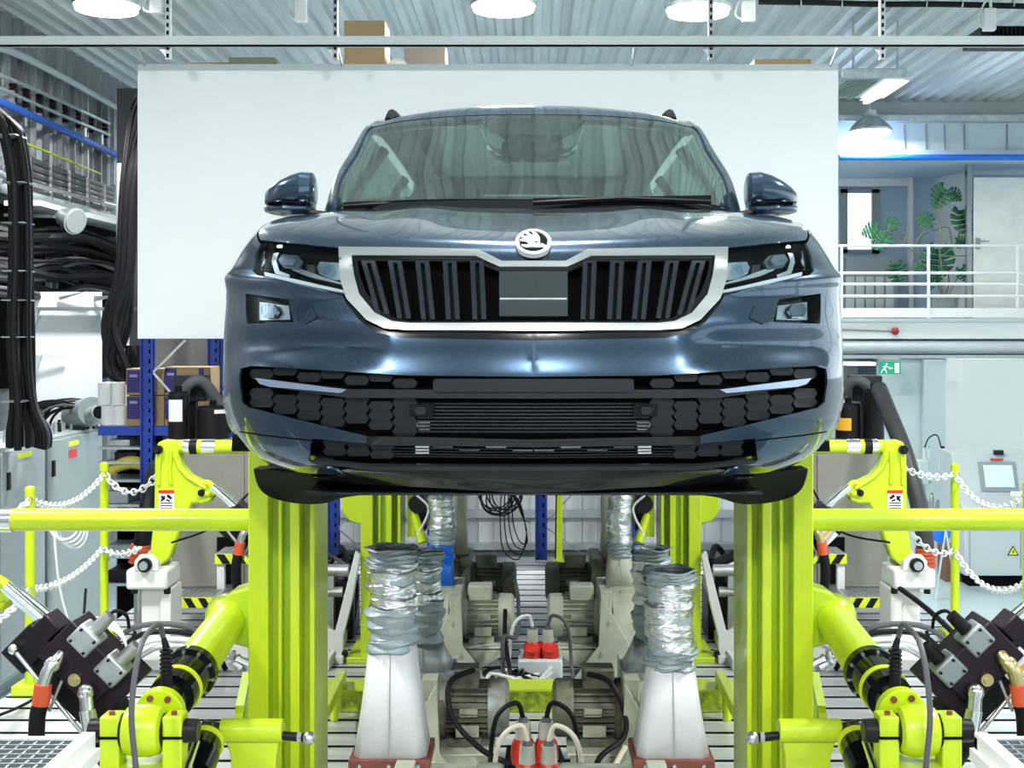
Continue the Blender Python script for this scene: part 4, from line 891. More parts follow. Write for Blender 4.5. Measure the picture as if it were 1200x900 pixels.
# ---------------------------------------------------------------- the test rig (X positive = outward on either side, mirrored by MB(s))
K7 = 7.14/F; K4 = 4.35/F
def q7(px, py, dy=0): return Vector(((623-px)*K7, dy, H-(py-CY)*K7))
def q4(px, py, dy=0): return Vector(((623-px)*K4, dy, H-(py-CY)*K4))
def disc(mb, c, r, t, ax=(0, 1, 0), n=20):
    c = Vector(c); a = Vector(ax).normalized(); mb.cone(c-a*t/2, c+a*t/2, r, r, n)
STRIPE_Y = SAFETY
def wheel_post(s, D, which):
    t = thing('wheel_post', 'tall lime steel %s wheel post on the %s side' % (which, side(s)), 'post', (s*.78, D, 0), 'lime wheel posts under the car')
    mb = MB(s); mb.bb(.71, .885, D-.05, D+.12, .02, 1.46); build(mb, 'post_core', LIME, t, bevel=.004)
    mb = MB(s); mb.bb(.838, .902, D-.13, D+.17, .02, 1.44); build(mb, 'outer_flange', LIME, t, bevel=.004)
    mb = MB(s); mb.bb(.735, .765, D-.15, D-.05, .02, 1.40); build(mb, 'front_rib', LIME, t, bevel=.004)
    mb = MB(s); mb.bb(.690, .706, D-.13, D+.15, .02, 1.42); build(mb, 'inner_flange', LIME, t, bevel=.003)
    mb = MB(s); mb.bb(.800, .812, D-.10, D-.05, .02, 1.4); build(mb, 'thin_rib', LIME, t, bevel=.002)
    mb = MB(s); mb.bb(.58, .965, D-.22, D+.25, 0, .03); build(mb, 'base_plate', LIME, t, bevel=.004)
    mb = MB(s); mb.cone((.62, D, 1.36), (.88, D, 1.36), .11, .11, 24); build(mb, 'hub', BLACKM, t)
    mb = MB(s)
    for i in range(5):
        a = 2*math.pi*i/5; mb.cone((.88, D+math.cos(a)*.07, 1.36+math.sin(a)*.07), (.91, D+math.cos(a)*.07, 1.36+math.sin(a)*.07), .012, .012, 6)
    o = build(mb, 'hub_bolts', STEEL, t); o['kind'] = 'stuff'
    # knuckle on the outer flange
    mb = MB(s); mb.prism([(.90, .70), (.97, .72), (1.01, .77), (1.01, .86), (.97, .89), (.90, .91)], D-.06, D+.06); build(mb, 'arm_knuckle', LIME, t, bevel=.01)
def pedestal(s, D, which):
    lab = '%s on the %s' % (which, side(s))
    t = thing('bell_crank_pedestal', 'white pedestal carrying a lime bell crank, %s' % lab, 'pedestal', (s*2.02, D, 0), 'white bell crank pedestals')
    def B(nm, x0, x1, y0, y1, d0, d1, m, bev=.006):
        a = q7(x0, y1); b = q7(x1, y0); mb = MB(s); mb.bb(b.x, a.x, D+d0, D+d1, a.z, b.z); return build(mb, nm, m, t, bevel=bev)
    B('column', 171, 196, 686, 766, -.08, .10, OFFW, .012); B('column_flange', 194, 207, 686, 766, -.10, .13, OFFW, .008)
    a = q7(150, 770); b = q7(222, 760); mb = MB(s); mb.bb(b.x, a.x, D-.2, D+.22, 0.0, .03); build(mb, 'base_plate', OFFW, t, bevel=.004)
    B('saddle', 158, 206, 662, 685, -.15, .12, OFFW, .015)
    for d in (-.13, .10):
        p = [q7(168, 664), q7(168, 652), q7(174, 645), q7(187, 645), q7(195, 652), q7(197, 664)]; mb = MB(s); mb.prism([(v.x, v.z) for v in p], D+d-.022, D+d+.022); build(mb, 'pivot_lug', OFFW, t, bevel=.006)
    mb = MB(s); c = q7(181, 656, D); disc(mb, c+Vector((0, -.16, 0)), 8*K7, .03); o = build(mb, 'pivot_ring', RUBBER, t)
    mb = MB(s); disc(mb, c+Vector((0, -.18, 0)), 5*K7, .03); mb.cone(c+Vector((0, -.15, 0)), c+Vector((0, .15, 0)), 4*K7); build(mb, 'pivot_pin', STEEL, t)
    for px in (165, 203):
        mb = MB(s); disc(mb, q7(px, 688, D-.1), .018, .03, (0, 0, 1), 6); build(mb, 'bolt', BLACKM, t)
    for px in (158, 214):
        mb = MB(s); disc(mb, q7(px, 762, D-.12), .022, .04, (0, 0, 1), 6); build(mb, 'bolt', BLACKM, t)
    # bell crank
    cr = thing('bell_crank', 'lime cast bell crank with warning label, %s' % lab, 'lever', (s*1.95, D, q7(0, 655).z), 'lime bell cranks')
    poly = [(188, 518), (195, 515), (209, 516), (212, 521), (212, 531), (217, 545), (226, 556), (240, 563), (250, 569), (254, 577), (250, 587), (240, 590), (229, 589), (221, 603), (213, 625), (203, 652), (191, 662), (178, 662), (180, 640), (184, 600), (185, 535)]
    mb = MB(s); mb.prism([(q7(a, b).x, q7(a, b).z) for a, b in poly], D-.045, D+.045); build(mb, 'crank_plate', LIME, cr, bevel=.012)
    rim = [(211, 533), (216, 546), (226, 557), (239, 565), (247, 570)]
    mb = MB(s); mb.tube([q7(a-2, b+1, D-.05) for a, b in rim], .012, 6); mb.tube([q7(192, 530, D-.05), q7(190, 550, D-.05), q7(190, 567, D-.05)], .010, 6); mb.tube([q7(204, 528, D-.05), q7(203, 548, D-.05), q7(204, 566, D-.05)], .010, 6); build(mb, 'casting_rib', LIME, cr)
    mb = MB(s); disc(mb, q7(190, 526, D), 5.2*K7, .14); disc(mb, q7(190, 526, D), 3*K7, .18, n=6); o = build(mb, 'top_pin', BLACKM, cr)
    mb = MB(s); disc(mb, q7(240, 576, D), 4*K7, .13); disc(mb, q7(240, 576, D), 2*K7, .17, n=6); build(mb, 'side_pin', BLACKM, cr)
    a, b = q7(190, 600), q7(208, 573); yl = D-.047
    mb = MB(s); mb.bb(a.x, b.x, yl-.002, yl, a.z, b.z); lb = build(mb, 'warning_label', PAPER, cr, smooth=False)
    mb = MB(s); mb.bb(a.x, b.x, yl-.004, yl-.001, q7(0, 577).z, b.z); build(mb, 'label_header', RED, lb, smooth=False)
    mb = MB(s)
    for p0, p1, w_ in (((193, 580), (197, 584), .010), ((197, 580), (193, 586), .010), ((200, 579), (205, 583), .014), ((199, 584), (203, 586), .008), ((192, 588), (206, 588), .004), ((192, 591), (206, 591), .004), ((192, 594), (206, 594), .004), ((192, 597), (203, 597), .004)):
        mb.bar(q7(*p0, yl-.003), q7(*p1, yl-.003), w_, .003, up=(0, 1, 0))
    o = build(mb, 'label_print', BLACKM, lb, smooth=False); o['kind'] = 'stuff'
    # lateral rod to the wheel post
    rd = thing('lateral_rod', 'horizontal lime track rod with chrome and black couplings, %s' % lab, 'rod', (s*1.3, D, q7(0, 523).z), 'lime lateral rods')
    zz = q7(0, 523.5).z
    for nm, x0, x1, r_, m in (('end_socket', 211, 218, .036, LIME), ('coupling', 217, 224, .040, SATIN), ('coupling_band', 224, 233, .041, RUBBER), ('coupling_band', 233, 239, .040, LIME), ('coupling', 238, 254, .041, SATIN), ('rod_tube', 254, 428, .037, LIME)):
        mb = MB(s); mb.cone(((623-x0)*K7, D, zz), ((623-x1)*K7, D, zz), r_, r_, 24); build(mb, nm, m, rd)
def actuator(s, D, which):
    lab = '%s on the %s' % (which, side(s))
    t = thing('servo_actuator', 'black slanting hydraulic actuator block with hoses and valves, %s' % lab, 'actuator', (s*1.45, D, .5), 'slanting hydraulic actuators')
    A = (Vector((-1, 0, -1))).normalized()            # down and inward
    N = (Vector((1, 0, -1))).normalized()
    def b(nm, p, L, W, dy0, dy1, m, bev=.006):     # a block centred at pixel p, L along the axis, W across
        c = q4(p[0], p[1], D+(dy0+dy1)/2); mb = MB(s); mb.box(c, (L, abs(dy1-dy0), W), Matrix((A, Vector((0, 1, 0)), N)).transposed()); return build(mb, nm, m, t, bevel=bev)
    b('cylinder_body', (88, 790), .36, .10, -.10, .06, BLACKM); b('end_block', (52, 748), .10, .135, -.13, .09, BLACKM); b('end_block', (138, 845), .10, .12, -.10, .07, BLACKM)
    b('manifold_block', (118, 762), .235, .155, -.17, .0, PURPLE); b('manifold_cap', (72, 727), .07, .08, -.13, -.02, PURPLE); b('manifold_end', (150, 800), .06, .20, -.14, -.0, PURPLE)
    for p in ((122, 735), (152, 769)):
        v = b('servo_valve', p, .085, .075, -.18, -.09, ZINC if s < 0 else HANGM, .008)
        c = q4(p[0]+9, p[1]-9, D-.14); mb = MB(s); mb.cone(c, c-N*.07, .024, .020, 14); build(mb, 'valve_connector', STEEL if s < 0 else RUBBER, v)
        for k in (-1, 1):
            for l in (-1, 1):
                mb = MB(s); cc = q4(p[0], p[1], D-.185)+A*.028*k+N*.024*l; disc(mb, cc, .005, .008, n=6); build(mb, 'screw', BLACKM, v)
    # piston rod and eye towards the bell crank
    mb = MB(s); mb.cone(q4(58, 722, D-.03), q4(14, 684, D-.03), .022, .022, 16); mb.cone(q4(62, 719, D+.0), q4(24, 688, D+.0), .012, .012, 10); build(mb, 'piston_rod', CHROME, t)
    mb = MB(s); mb.torus(q4(3, 688, D-.02), .030, .018, (0, 1, 0), 20, 8); mb.cone(q4(14, 690, D-.02), q4(22, 696, D-.02), .03, .025); build(mb, 'rod_eye', LIME, t)
    mb = MB(s); mb.cone(q4(41, 746, D-.155), q4(118, 840, D-.155), .007, .007, 8); mb.cone(q4(100, 778, D-.19), q4(86, 812, D-.19), .005); build(mb, 'tie_rod', STEEL, t)
    mb = MB(s); mb.ball(q4(41, 746, D-.155), .017); build(mb, 'tie_rod_head', SATIN, t)
    mb = MB(s); disc(mb, q4(113, 778, D-.175), .020, .02); disc(mb, q4(113, 778, D-.185), .012, .02, n=6); build(mb, 'port_plug', BRASS, t)
    # hose 1
    ft = SATIN if s < 0 else BRASS
    mb = MB(s); mb.tube(curve_pts([q4(96, 752, D-.17), q4(94, 757, D-.20), q4(88, 764, D-.21), q4(84, 775, D-.21), q4(82, 784, D-.21)], 4), .021, 12); mb.ball(q4(91, 759, D-.20), .027); build(mb, 'elbow_fitting', ft, t)
    mb = MB(s); mb.tube([q4(82, 780, D-.21), q4(79, 803, D-.21)], .027, 12); build(mb, 'hose_sleeve', ORANGE, t)
    mb = MB(s); mb.tube(curve_pts([q4(79, 802, D-.21), q4(75, 820, D-.21), q4(75, 860, D-.2), q4(80, 920, D-.1), q4(100, 980, D)], 5), .025, 12); build(mb, 'pressure_hose', RUBBER, t)
    mb = MB(s); mb.ball(q4(128, 790, D-.20), .027); mb.tube([q4(128, 790, D-.20), q4(131, 812, D-.21)], .022, 12); mb.tube([q4(131, 808, D-.21), q4(135, 832, D-.21)], .026, 12); build(mb, 'elbow_fitting', SATIN, t)
    mb = MB(s); mb.tube(curve_pts([q4(135, 830, D-.21), q4(139, 850, D-.2), q4(150, 900, D-.1), q4(160, 980, D)], 5), .024, 12); build(mb, 'pressure_hose', RUBBER, t)
    # foot to the bed
    mb = MB(s); mb.cone(q4(150, 856, D-.02), q4(165, 874, D-.02), .03); mb.bb(1.24, 1.36, D-.12, D+.08, 0, .36); build(mb, 'foot_block', LIME, t, bevel=.01)
    # signal cables from the valves
    mb = MB(s); mb.tube(curve_pts([q4(135, 722, D-.14), q4(150, 706, D-.12), q4(162, 712, D-.1), q4(163, 728, D-.08)], 5), .006, 6); mb.tube(curve_pts([q4(165, 757, D-.14), q4(170, 742, D-.12), q4(172, 730, D-.1)], 5), .006, 6); build(mb, 'signal_cable', RUBBER, t)
    if s > 0:
        c = q4(1246-1176, 768, D-.17)
        mb = MB(s); mb.box(q4(70, 770, D-.135)+Vector((0, 0, 0)), (.10, .01, .10), Matrix((A, Vector((0, 1, 0)), N)).transposed()); l = build(mb, 'data_label', PAPER, t, smooth=False)
        mb = MB(s); mb.box(q4(70, 770, D-.142)-N*.0, (.10, .006, .012), Matrix((A, Vector((0, 1, 0)), N)).transposed()); build(mb, 'label_band', AMBER, l, smooth=False)
for s in (-1, 1):
    for D, wh in ((4.35, 'front'), (7.14, 'rear')):
        wheel_post(s, D, wh); pedestal(s, D, 'beside the %s axle' % wh); actuator(s, D-.02, 'beside the %s axle' % wh)
for s in (-1, 1):
    # longitudinal strut from the front post towards the camera, with its clevis stand
    lab = side(s)
    def q(px, py, D): return Vector(((623-px)/F*D, D, H-(py-CY)/F*D))
    t = thing('longitudinal_strut', 'thick lime strut with black load cell running from the %s front post to its clevis' % lab, 'strut', (s*1.0, 3.9, .7))
    mb = MB(s); mb.cone(q(268, 726, 4.30), q(226, 786, 3.86), .058, .066, 28); build(mb, 'strut_tube', LIME, t)
    mb = MB(s); mb.ball(q(268, 722, 4.33), .075, 18); build(mb, 'strut_joint', LIME, t)
    e0, e1 = q(226, 786, 3.86), q(186, 838, 3.55); dv = e1-e0
    mb = MB(s); mb.cone(e0, e0+dv*.10, .078, .078, 28); mb.cone(e0+dv*.10, e0+dv*.62, .068, .064, 28); mb.cone(e0+dv*.62, e0+dv*.85, .05, .05, 24); build(mb, 'load_cell', BLACKG, t)
    mb = MB(s)
    for i in range(10):
        a = 2*math.pi*i/10; u_ = dv.normalized().orthogonal().normalized(); v_ = dv.normalized().cross(u_); cc = e0+dv*.0+(u_*math.cos(a)+v_*math.sin(a))*.072; mb.cone(cc, cc+dv*.13, .005, .005, 6)
    o = build(mb, 'flange_screws', STEEL, t); o['kind'] = 'stuff'
    mb = MB(s); mb.cone(e0+dv*.40, e0+dv*.46, .0685, .0685, 28); build(mb, 'yellow_band', SAFETY, t)
    mb = MB(s); disc(mb, e0+dv*.92, .066, .03, tuple(dv), 28); o = build(mb, 'end_flange', LIME, t, bevel=.003)
    for i in range(6):
        a = 2*math.pi*i/6+.3; cc = e0+dv*.965+(u_*math.cos(a)+v_*math.sin(a))*.048; mb = MB(s); disc(mb, cc, .009, .014, tuple(dv), 8); build(mb, 'flange_bolt', REDB, o)
    b0 = q(170, 856, 3.50)
    mb = MB(s); rg = []
    for xx, r_ in ((-.052, .045), (-.045, .060), (-.02, .068), (.02, .068), (.045, .060), (.052, .045)): rg.append([b0+Vector((xx, math.cos(2*math.pi*i/24)*r_, math.sin(2*math.pi*i/24)*r_)) for i in range(24)])
    mb.rings(rg); build(mb, 'ball_end', LIME, t)
    c = thing('clevis_stand', 'lime two-cheek clevis stand with black pins under the %s strut' % lab, 'stand', (s*b0.x, 3.5, 0))
    for dx in (-.082, .082):
        mb = MB(s); xx = b0.x+dx; p = [(xx-.026, .30), (xx-.026, b0.z+.045), (xx+.026, b0.z+.045), (xx+.026, .30)]; mb.prism(p, 3.50-.035, 3.50+.035); o = build(mb, 'cheek', LIME, c, bevel=.005)
        mb = MB(s); mb.bb(xx-.027, xx+.027, 3.46, 3.54, b0.z-.012, b0.z-.006); build(mb, 'cap_joint', DARK, o, smooth=False)
        mb = MB(s); disc(mb, (xx, 3.49, b0.z+.048), .008, .012, (0, 0, 1), 8); build(mb, 'cap_screw', REDB, o)
        mb = MB(s); mb.cone((xx+(.02 if dx > 0 else -.02), 3.50, b0.z), (xx+(.062 if dx > 0 else -.062), 3.50, b0.z), .032, .030, 22); build(mb, 'pin_head', BLACKM, c, bevel=.003)
        mb = MB(s); mb.cone((b0.x+dx*.60, 3.5, b0.z), (b0.x+dx*.70, 3.5, b0.z), .045, .045, 22); build(mb, 'bearing_ring', RUBBER, c)
    mb = MB(s); mb.prism([(b0.x-.11, .0), (b0.x-.11, b0.z-.10), (b0.x-.05, b0.z-.085), (b0.x+.05, b0.z-.085), (b0.x+.11, b0.z-.10), (b0.x+.11, .0)], 3.42, 3.58); build(mb, 'yoke_body', LIME, c, bevel=.006)
    # lever sleeve in front of the post
    t = thing('toggle_lever', 'lime sleeve bracket with black cross pin at the foot of the %s front post' % lab, 'lever', (s*.88, 3.85, 0))
    a, b_ = q(260, 856, 3.85), q(333, 856, 3.85)
    mb = MB(s); mb.cone(a, b_, .034, .034, 24); build(mb, 'sleeve', LIME, t, bevel=.003)
    p = [(q(262, 862, 3.85).x, q(0, 856, 3.85).z), (q(272, 868, 3.85).x, .5), (q(277, 900, 3.85).x, 0), (q(320, 900, 3.85).x, 0), (q(325, 868, 3.85).x, .5), (q(331, 860, 3.85).x, q(0, 856, 3.85).z)]
    mb = MB(s); mb.prism(p, 3.84, 3.90); build(mb, 'bracket_plate', LIME, t, bevel=.005)
    mb = MB(s); mb.cone(q(333, 862, 3.84), q(362, 865, 3.83), .013, .013, 12); mb.cone(a, q(240, 852, 3.87), .022, .022, 16); build(mb, 'cross_pin', BLACKM, t)
    mb = MB(s); mb.ball(q(363, 865, 3.83), .020, 12); disc(mb, q(352, 864, 3.83), .016, .012, (1, 0, 0), 6); build(mb, 'ball_nut', STEEL, t)
    t = thing('lower_damper', 'short black damper with chrome rod between clevis and lever on the %s' % lab, 'damper', (s*.95, 3.7, .3))
    mb = MB(s); mb.cone(q(246, 862, 3.84), q(232, 890, 3.72), .045, .058, 24); mb.cone(q(232, 886, 3.72), q(226, 905, 3.66), .062, .05, 24); build(mb, 'damper_body', BLACKG, t)
    mb = MB(s); mb.cone(q(243, 868, 3.81), q(241, 873, 3.79), .052, .054, 24); build(mb, 'damper_band', SAFETY, t)
    mb = MB(s); mb.tube([q(228, 870, 3.62), q(218, 900, 3.5), q(205, 960, 3.3)], .017, 12); build(mb, 'damper_rod', CHROME, t)
    mb = MB(s); mb.cone(q(226, 905, 3.66), (q(224, 0, 3.6).x, 3.62, 0), .04, .05, 16); build(mb, 'damper_foot', BLACKM, t)
    # boot cable on the load cell
    t = thing('sensor_cable', 'black sensor plug and loose cable looping over the %s load cell' % lab, 'cable', (s*1.0, 3.6, .8))
    pl_ = q(194, 800, 3.64)
    mb = MB(s); mb.tube([q(196, 805, 3.62), q(196, 775, 3.62)], [.016, .014], 12)
    for i in range(6): mb.torus(q(196, 788-i*5, 3.62), .015, .004, (0, 0, 1), 12, 6)
    mb.tube([q(196, 760, 3.62), q(192, 745, 3.62)], [.011, .006], 10); build(mb, 'plug_boot', RUBBER, t)
    mb = MB(s); mb.tube(curve_pts([q(192, 746, 3.62), q(188, 733, 3.58), q(180, 736, 3.5), q(168, 752, 3.40), q(160, 785, 3.34), q(155, 840, 3.3), q(160, 900, 3.3), q(163, 960, 3.3)], 6), .0075, 8); build(mb, 'cable', CABG, t)
    # floor grating near the camera
    t = thing('walkway_grating', 'steel grid walkway with pale edge in the bottom %s corner' % lab, 'grating', (s*1.6, 2.6, 0))
    gx = 1.06+(.02 if s > 0 else 0); gz_ = .75; gy = 3.20
    mb = MB(s); mb.bb(gx, gx+.03, 1.6, gy+.02, gz_-.06, gz_+.008); mb.bb(gx, 2.3, gy, gy+.02, gz_-.06, gz_-.002); mb.bb(gx-.012, gx, 1.6, gy+.02, gz_-.06, gz_-.03); build(mb, 'edge_frame', OFFW, t, smooth=False)
    mb = MB(s); y = 1.65
    while y < gy: mb.bb(gx+.03, 2.3, y, y+.005, gz_-.03, gz_); y += .034
    x = gx+.06
    while x < 2.3: mb.bb(x, x+.006, 1.6, gy, gz_-.03, gz_-.002); x += .032
    o = build(mb, 'grid_bars', mat('grating_steel', (.24, .28, .30), .45, .5), t, smooth=False); o['kind'] = 'stuff'
    mb = MB(s); mb.bb(gx+.03, 2.3, 1.6, gy, gz_-.09, gz_-.07); build(mb, 'tray_below', mat('dark_tray', (.05, .06, .07), .7), t, smooth=False)
    for yy in (1.7, 3.1):
        for xx in (gx+.05, 2.25): mb = MB(s); mb.bb(xx-.02, xx+.02, yy-.02, yy+.02, 0, gz_-.06); build(mb, 'leg', OFFW, t, smooth=False)
    # base plate of the rear pedestal, gusset foot beside the rear post
    mb = MB(s); mb.bb(.98, 2.46, 6.86, 6.92, .0, .055); mb.bb(1.0, 2.46, 6.92, 7.48, 0, .0); 
    mb = MB(s); mb.bb(1.03, 1.68, 6.76, 7.44, .002, .06); mb.bb(1.68, 2.46, 6.76, 6.90, .002, .06)
    tag(build(mb, 'rig_base_plate', OFFW, bevel=.004, smooth=False), 'long pale base plate on the T-slot bed in front of the %s rear pedestal' % lab, 'plate')
    t = thing('gusset_foot', 'white bent steel foot beside the %s rear post' % lab, 'bracket', (s*1.05, 7.0, 0))
    qq = lambda px, py: q(px, py, 6.98)
    p = [(430, 632), (424, 655), (410, 700), (395, 742), (386, 748), (372, 735), (356, 765), (356, 788), (432, 788), (428, 740)]
    p = [(418, 645), (424, 650), (414, 705), (404, 745), (404, 774), (356, 774), (356, 752), (378, 722), (386, 735), (394, 740)]
    mb = MB(s); mb.prism([(qq(a, b).x, max(qq(a, b).z, .03)) for a, b in p], 6.96, 7.0); build(mb, 'side_web', OFFW, t, bevel=.004)
    mb = MB(s); mb.bb(.98, 1.24, 6.90, 7.1, .001, .04); build(mb, 'foot_plate', OFFW, t, bevel=.004)
    for px in (387, 405): mb = MB(s); disc(mb, q(px, 766, 6.95), .018, .03, n=6); build(mb, 'bolt', BLACKM, t)
    # two-tread steps with hazard edges
    t = thing('hazard_step', 'low two-tread aluminium step with black and lime hazard edge behind the %s pedestal' % lab, 'step', (s*1.8, 7.9, 0))
    for x0, x1, y0, zt in ((1.78, 2.12, 7.72, .185), (1.52, 1.90, 7.96, .40)):
        mb = MB(s); mb.bb(x0, x1, y0, y0+.26, zt-.03, zt); tr = build(mb, 'tread', ZINC, t, bevel=.003, smooth=False)
        mb = MB(s)
        for i in range(9): mb.bb(x0+.02+i*(x1-x0-.04)/9, x0+.035+i*(x1-x0-.04)/9, y0+.01, y0+.25, zt, zt+.004)
        o = build(mb, 'tread_ribs', STEEL, tr, smooth=False); o['kind'] = 'stuff'
        mb = MB(s); mb.bb(x0, x1, y0-.008, y0, zt-.06, zt); build(mb, 'hazard_edge', SAFETY, tr, smooth=False)
        n = 4; w_ = (x1-x0)/n
        for i in range(n):
            xa = x0+i*w_; mb = MB(s); mb.prism([(xa, zt-.058), (xa+w_*.5, zt-.058), (xa+w_*.9, zt-.002), (xa+w_*.4, zt-.002)], y0-.011, y0-.007); build(mb, 'hazard_stripe', BLACKM, tr, smooth=False)
        for xx in (x0+.03, x1-.03):
            mb = MB(s); mb.bb(xx-.022, xx+.022, y0+.01, y0+.05, 0, zt-.03); build(mb, 'leg', WHITE, t, smooth=False)
    # beige hydraulic cabinet
    t = thing('hydraulic_cabinet', 'beige grey hydraulic cabinet behind the %s bell crank' % lab, 'cabinet', (s*2.15, 8.6, 0))
    x0, x1 = (1.98, 2.34) if s < 0 else (1.98, 2.30)
    mb = MB(s); mb.bb(x0-.18, x1, 8.5, 9.0, 0, 1.02); o = build(mb, 'body', BEIGE, t, bevel=.008)
    mb = MB(s); mb.bb(x0-.14, x1-.04, 8.485, 8.5, .10, .95); dr = build(mb, 'door', BEIGE, t, bevel=.004)
    mb = MB(s); mb.bb(x0-.12, x0+.03, 8.47, 8.486, .12, .42); build(mb, 'cut_out', DARK, dr, smooth=False)
    # yellow angled links to the low cross beam
    mb = MB(s); mb.bar(q(402, 792, 6.1), q(382, 832, 5.2), .04, .05); mb.bar(q(382, 832, 5.2), q(368, 872, 4.6), .035, .05); mb.bar(q(368, 872, 4.6), (q(366, 0, 4.55).x, 4.55, 0.01), .04, .03)
    mb.cone(q(393, 800, 5.9), (q(393, 0, 5.9).x, 5.9, 0), .02)
    tag(build(mb, 'beam_link', LIME, bevel=.004), 'bent lime link bar from the low cross beam to the %s front post' % lab, 'bar')
    mb = MB(s); mb.bar(q(282, 835, 4.75), q(290, 795, 5.1), .03, .05); mb.bar(q(282, 835, 4.75), (q(282, 0, 4.7).x, 4.7, 0), .03, .04); mb.bar(q(290, 795, 5.1), (q(292, 0, 5.1).x, 5.1, 0), .03, .04)
    tag(build(mb, 'guard_strip', LIME), 'thin slanting lime strip outside the %s front post' % lab, 'strip')
    # dark hydraulic clusters beside the rear posts
    t = thing('hose_cluster', 'tangle of dark hydraulic hoses between the %s posts' % lab, 'hoses', (s*1.2, 7.6, 0))
    rnd = random.Random(5 if s < 0 else 9)
    for i in range(10):
        a = q(392+rnd.uniform(-14, 22), 760-rnd.uniform(0, 50), 7.5); mid = q(400+rnd.uniform(-16, 18), 690+rnd.uniform(-30, 20), 7.6); c = q(385+rnd.uniform(-12, 35), 640+rnd.uniform(0, 60), 7.7)
        g0 = Vector((a.x, a.y, .02)); mb = MB(s); mb.tube(curve_pts([g0, a, mid, c, (1.02, 7.5, c.z-.05)], 5), rnd.choice((.012, .018, .024)), 8); build(mb, 'hose', rnd.choice((RUBBER, RUBBER, CABG, STEEL)), t)
    mb = MB(s); mb.bb(1.00, 1.30, 7.45, 7.75, .0, .32); build(mb, 'valve_block', BLACKM, t, bevel=.01)
    mb = MB(s); mb.cone((1.02, 7.4, .40), (1.28, 7.4, .40), .035); mb.cone((1.05, 7.4, .28), (1.3, 7.4, .28), .03); mb.bb(1.1, 1.2, 7.38, 7.5, 0, .4); build(mb, 'hydraulic_pipe', STEEL, t)
    t = thing('brake_cluster', 'black hub unit with white wires inside the %s rear post' % lab, 'hub unit', (s*.62, 7.2, .3))
    mb = MB(s); mb.bb(.56, .655, 7.1, 7.3, .66, 1.10); build(mb, 'carrier', BLACKM, t, bevel=.02)
    mb = MB(s); mb.cone((.60, 7.02, .82), (.60, 7.10, .82), .05); mb.cone((.60, 7.0, .98), (.60, 7.1, .94), .025); build(mb, 'joint', BLACKM, t)
    mb = MB(s); mb.tube(curve_pts([(.64, 7.05, 1.08), (.56, 7.02, 1.02), (.62, 7.0, .90), (.54, 7.0, .80), (.60, 7.0, .66)], 6), .007, 6); build(mb, 'wire', CABW, t)
    mb = MB(s); mb.cone((.62, 7.05, .76), (.57, 7.0, .62), .02, .028, 12); mb.bb(.62, .66, 7.06, 7.2, .64, 1.0); build(mb, 'lime_lever', LIME, t)
# loose hydraulic hoses and servo litter on the ground beside the pedestals
for s in (-1, 1):
    t = thing('manifold_litter', 'steel fittings and ribbed hoses at the foot of the %s rear pedestal' % side(s), 'fittings', (s*1.75, 6.7, 0))
    rnd = random.Random(11)
    for i in range(9):
        x = 1.42+rnd.uniform(0, .30); y = 6.62+rnd.uniform(-.02, .1); z = .01+rnd.uniform(.03, .16); mb = MB(s); mb.cone((x, y, z), (x+rnd.uniform(-.07, .07), y, max(.02, z+rnd.uniform(-.05, .06))), .018, .014, 8); build(mb, 'fitting', STEEL, t)
    for i in range(4):
        mb = MB(s); x = 1.75+i*.05; mb.tube(curve_pts([(x-.30, 6.72, .02), (x-.2, 6.65, .12+.04*i), (x+.1, 6.62, .16+.03*i), (x+.3, 6.66, .03)], 5), .014, 8); build(mb, 'ribbed_hose', (STEEL, CABW, RUBBER, CABG)[i], t)

# low worn cross beam
mb = MB(); mb.bb(-.95, .95, 6.02, 6.14, .002, .105); b_ = build(mb, 'beam', LIMEW, None, bevel=.004); b_.name = 'cross_beam'; tag(b_, 'low worn lime cross beam lying on the bed between the blowers', 'beam')
mb = MB(); mb.bb(-.96, .96, 5.99, 6.17, .105, .115); build(mb, 'top_flange', LIME, b_)

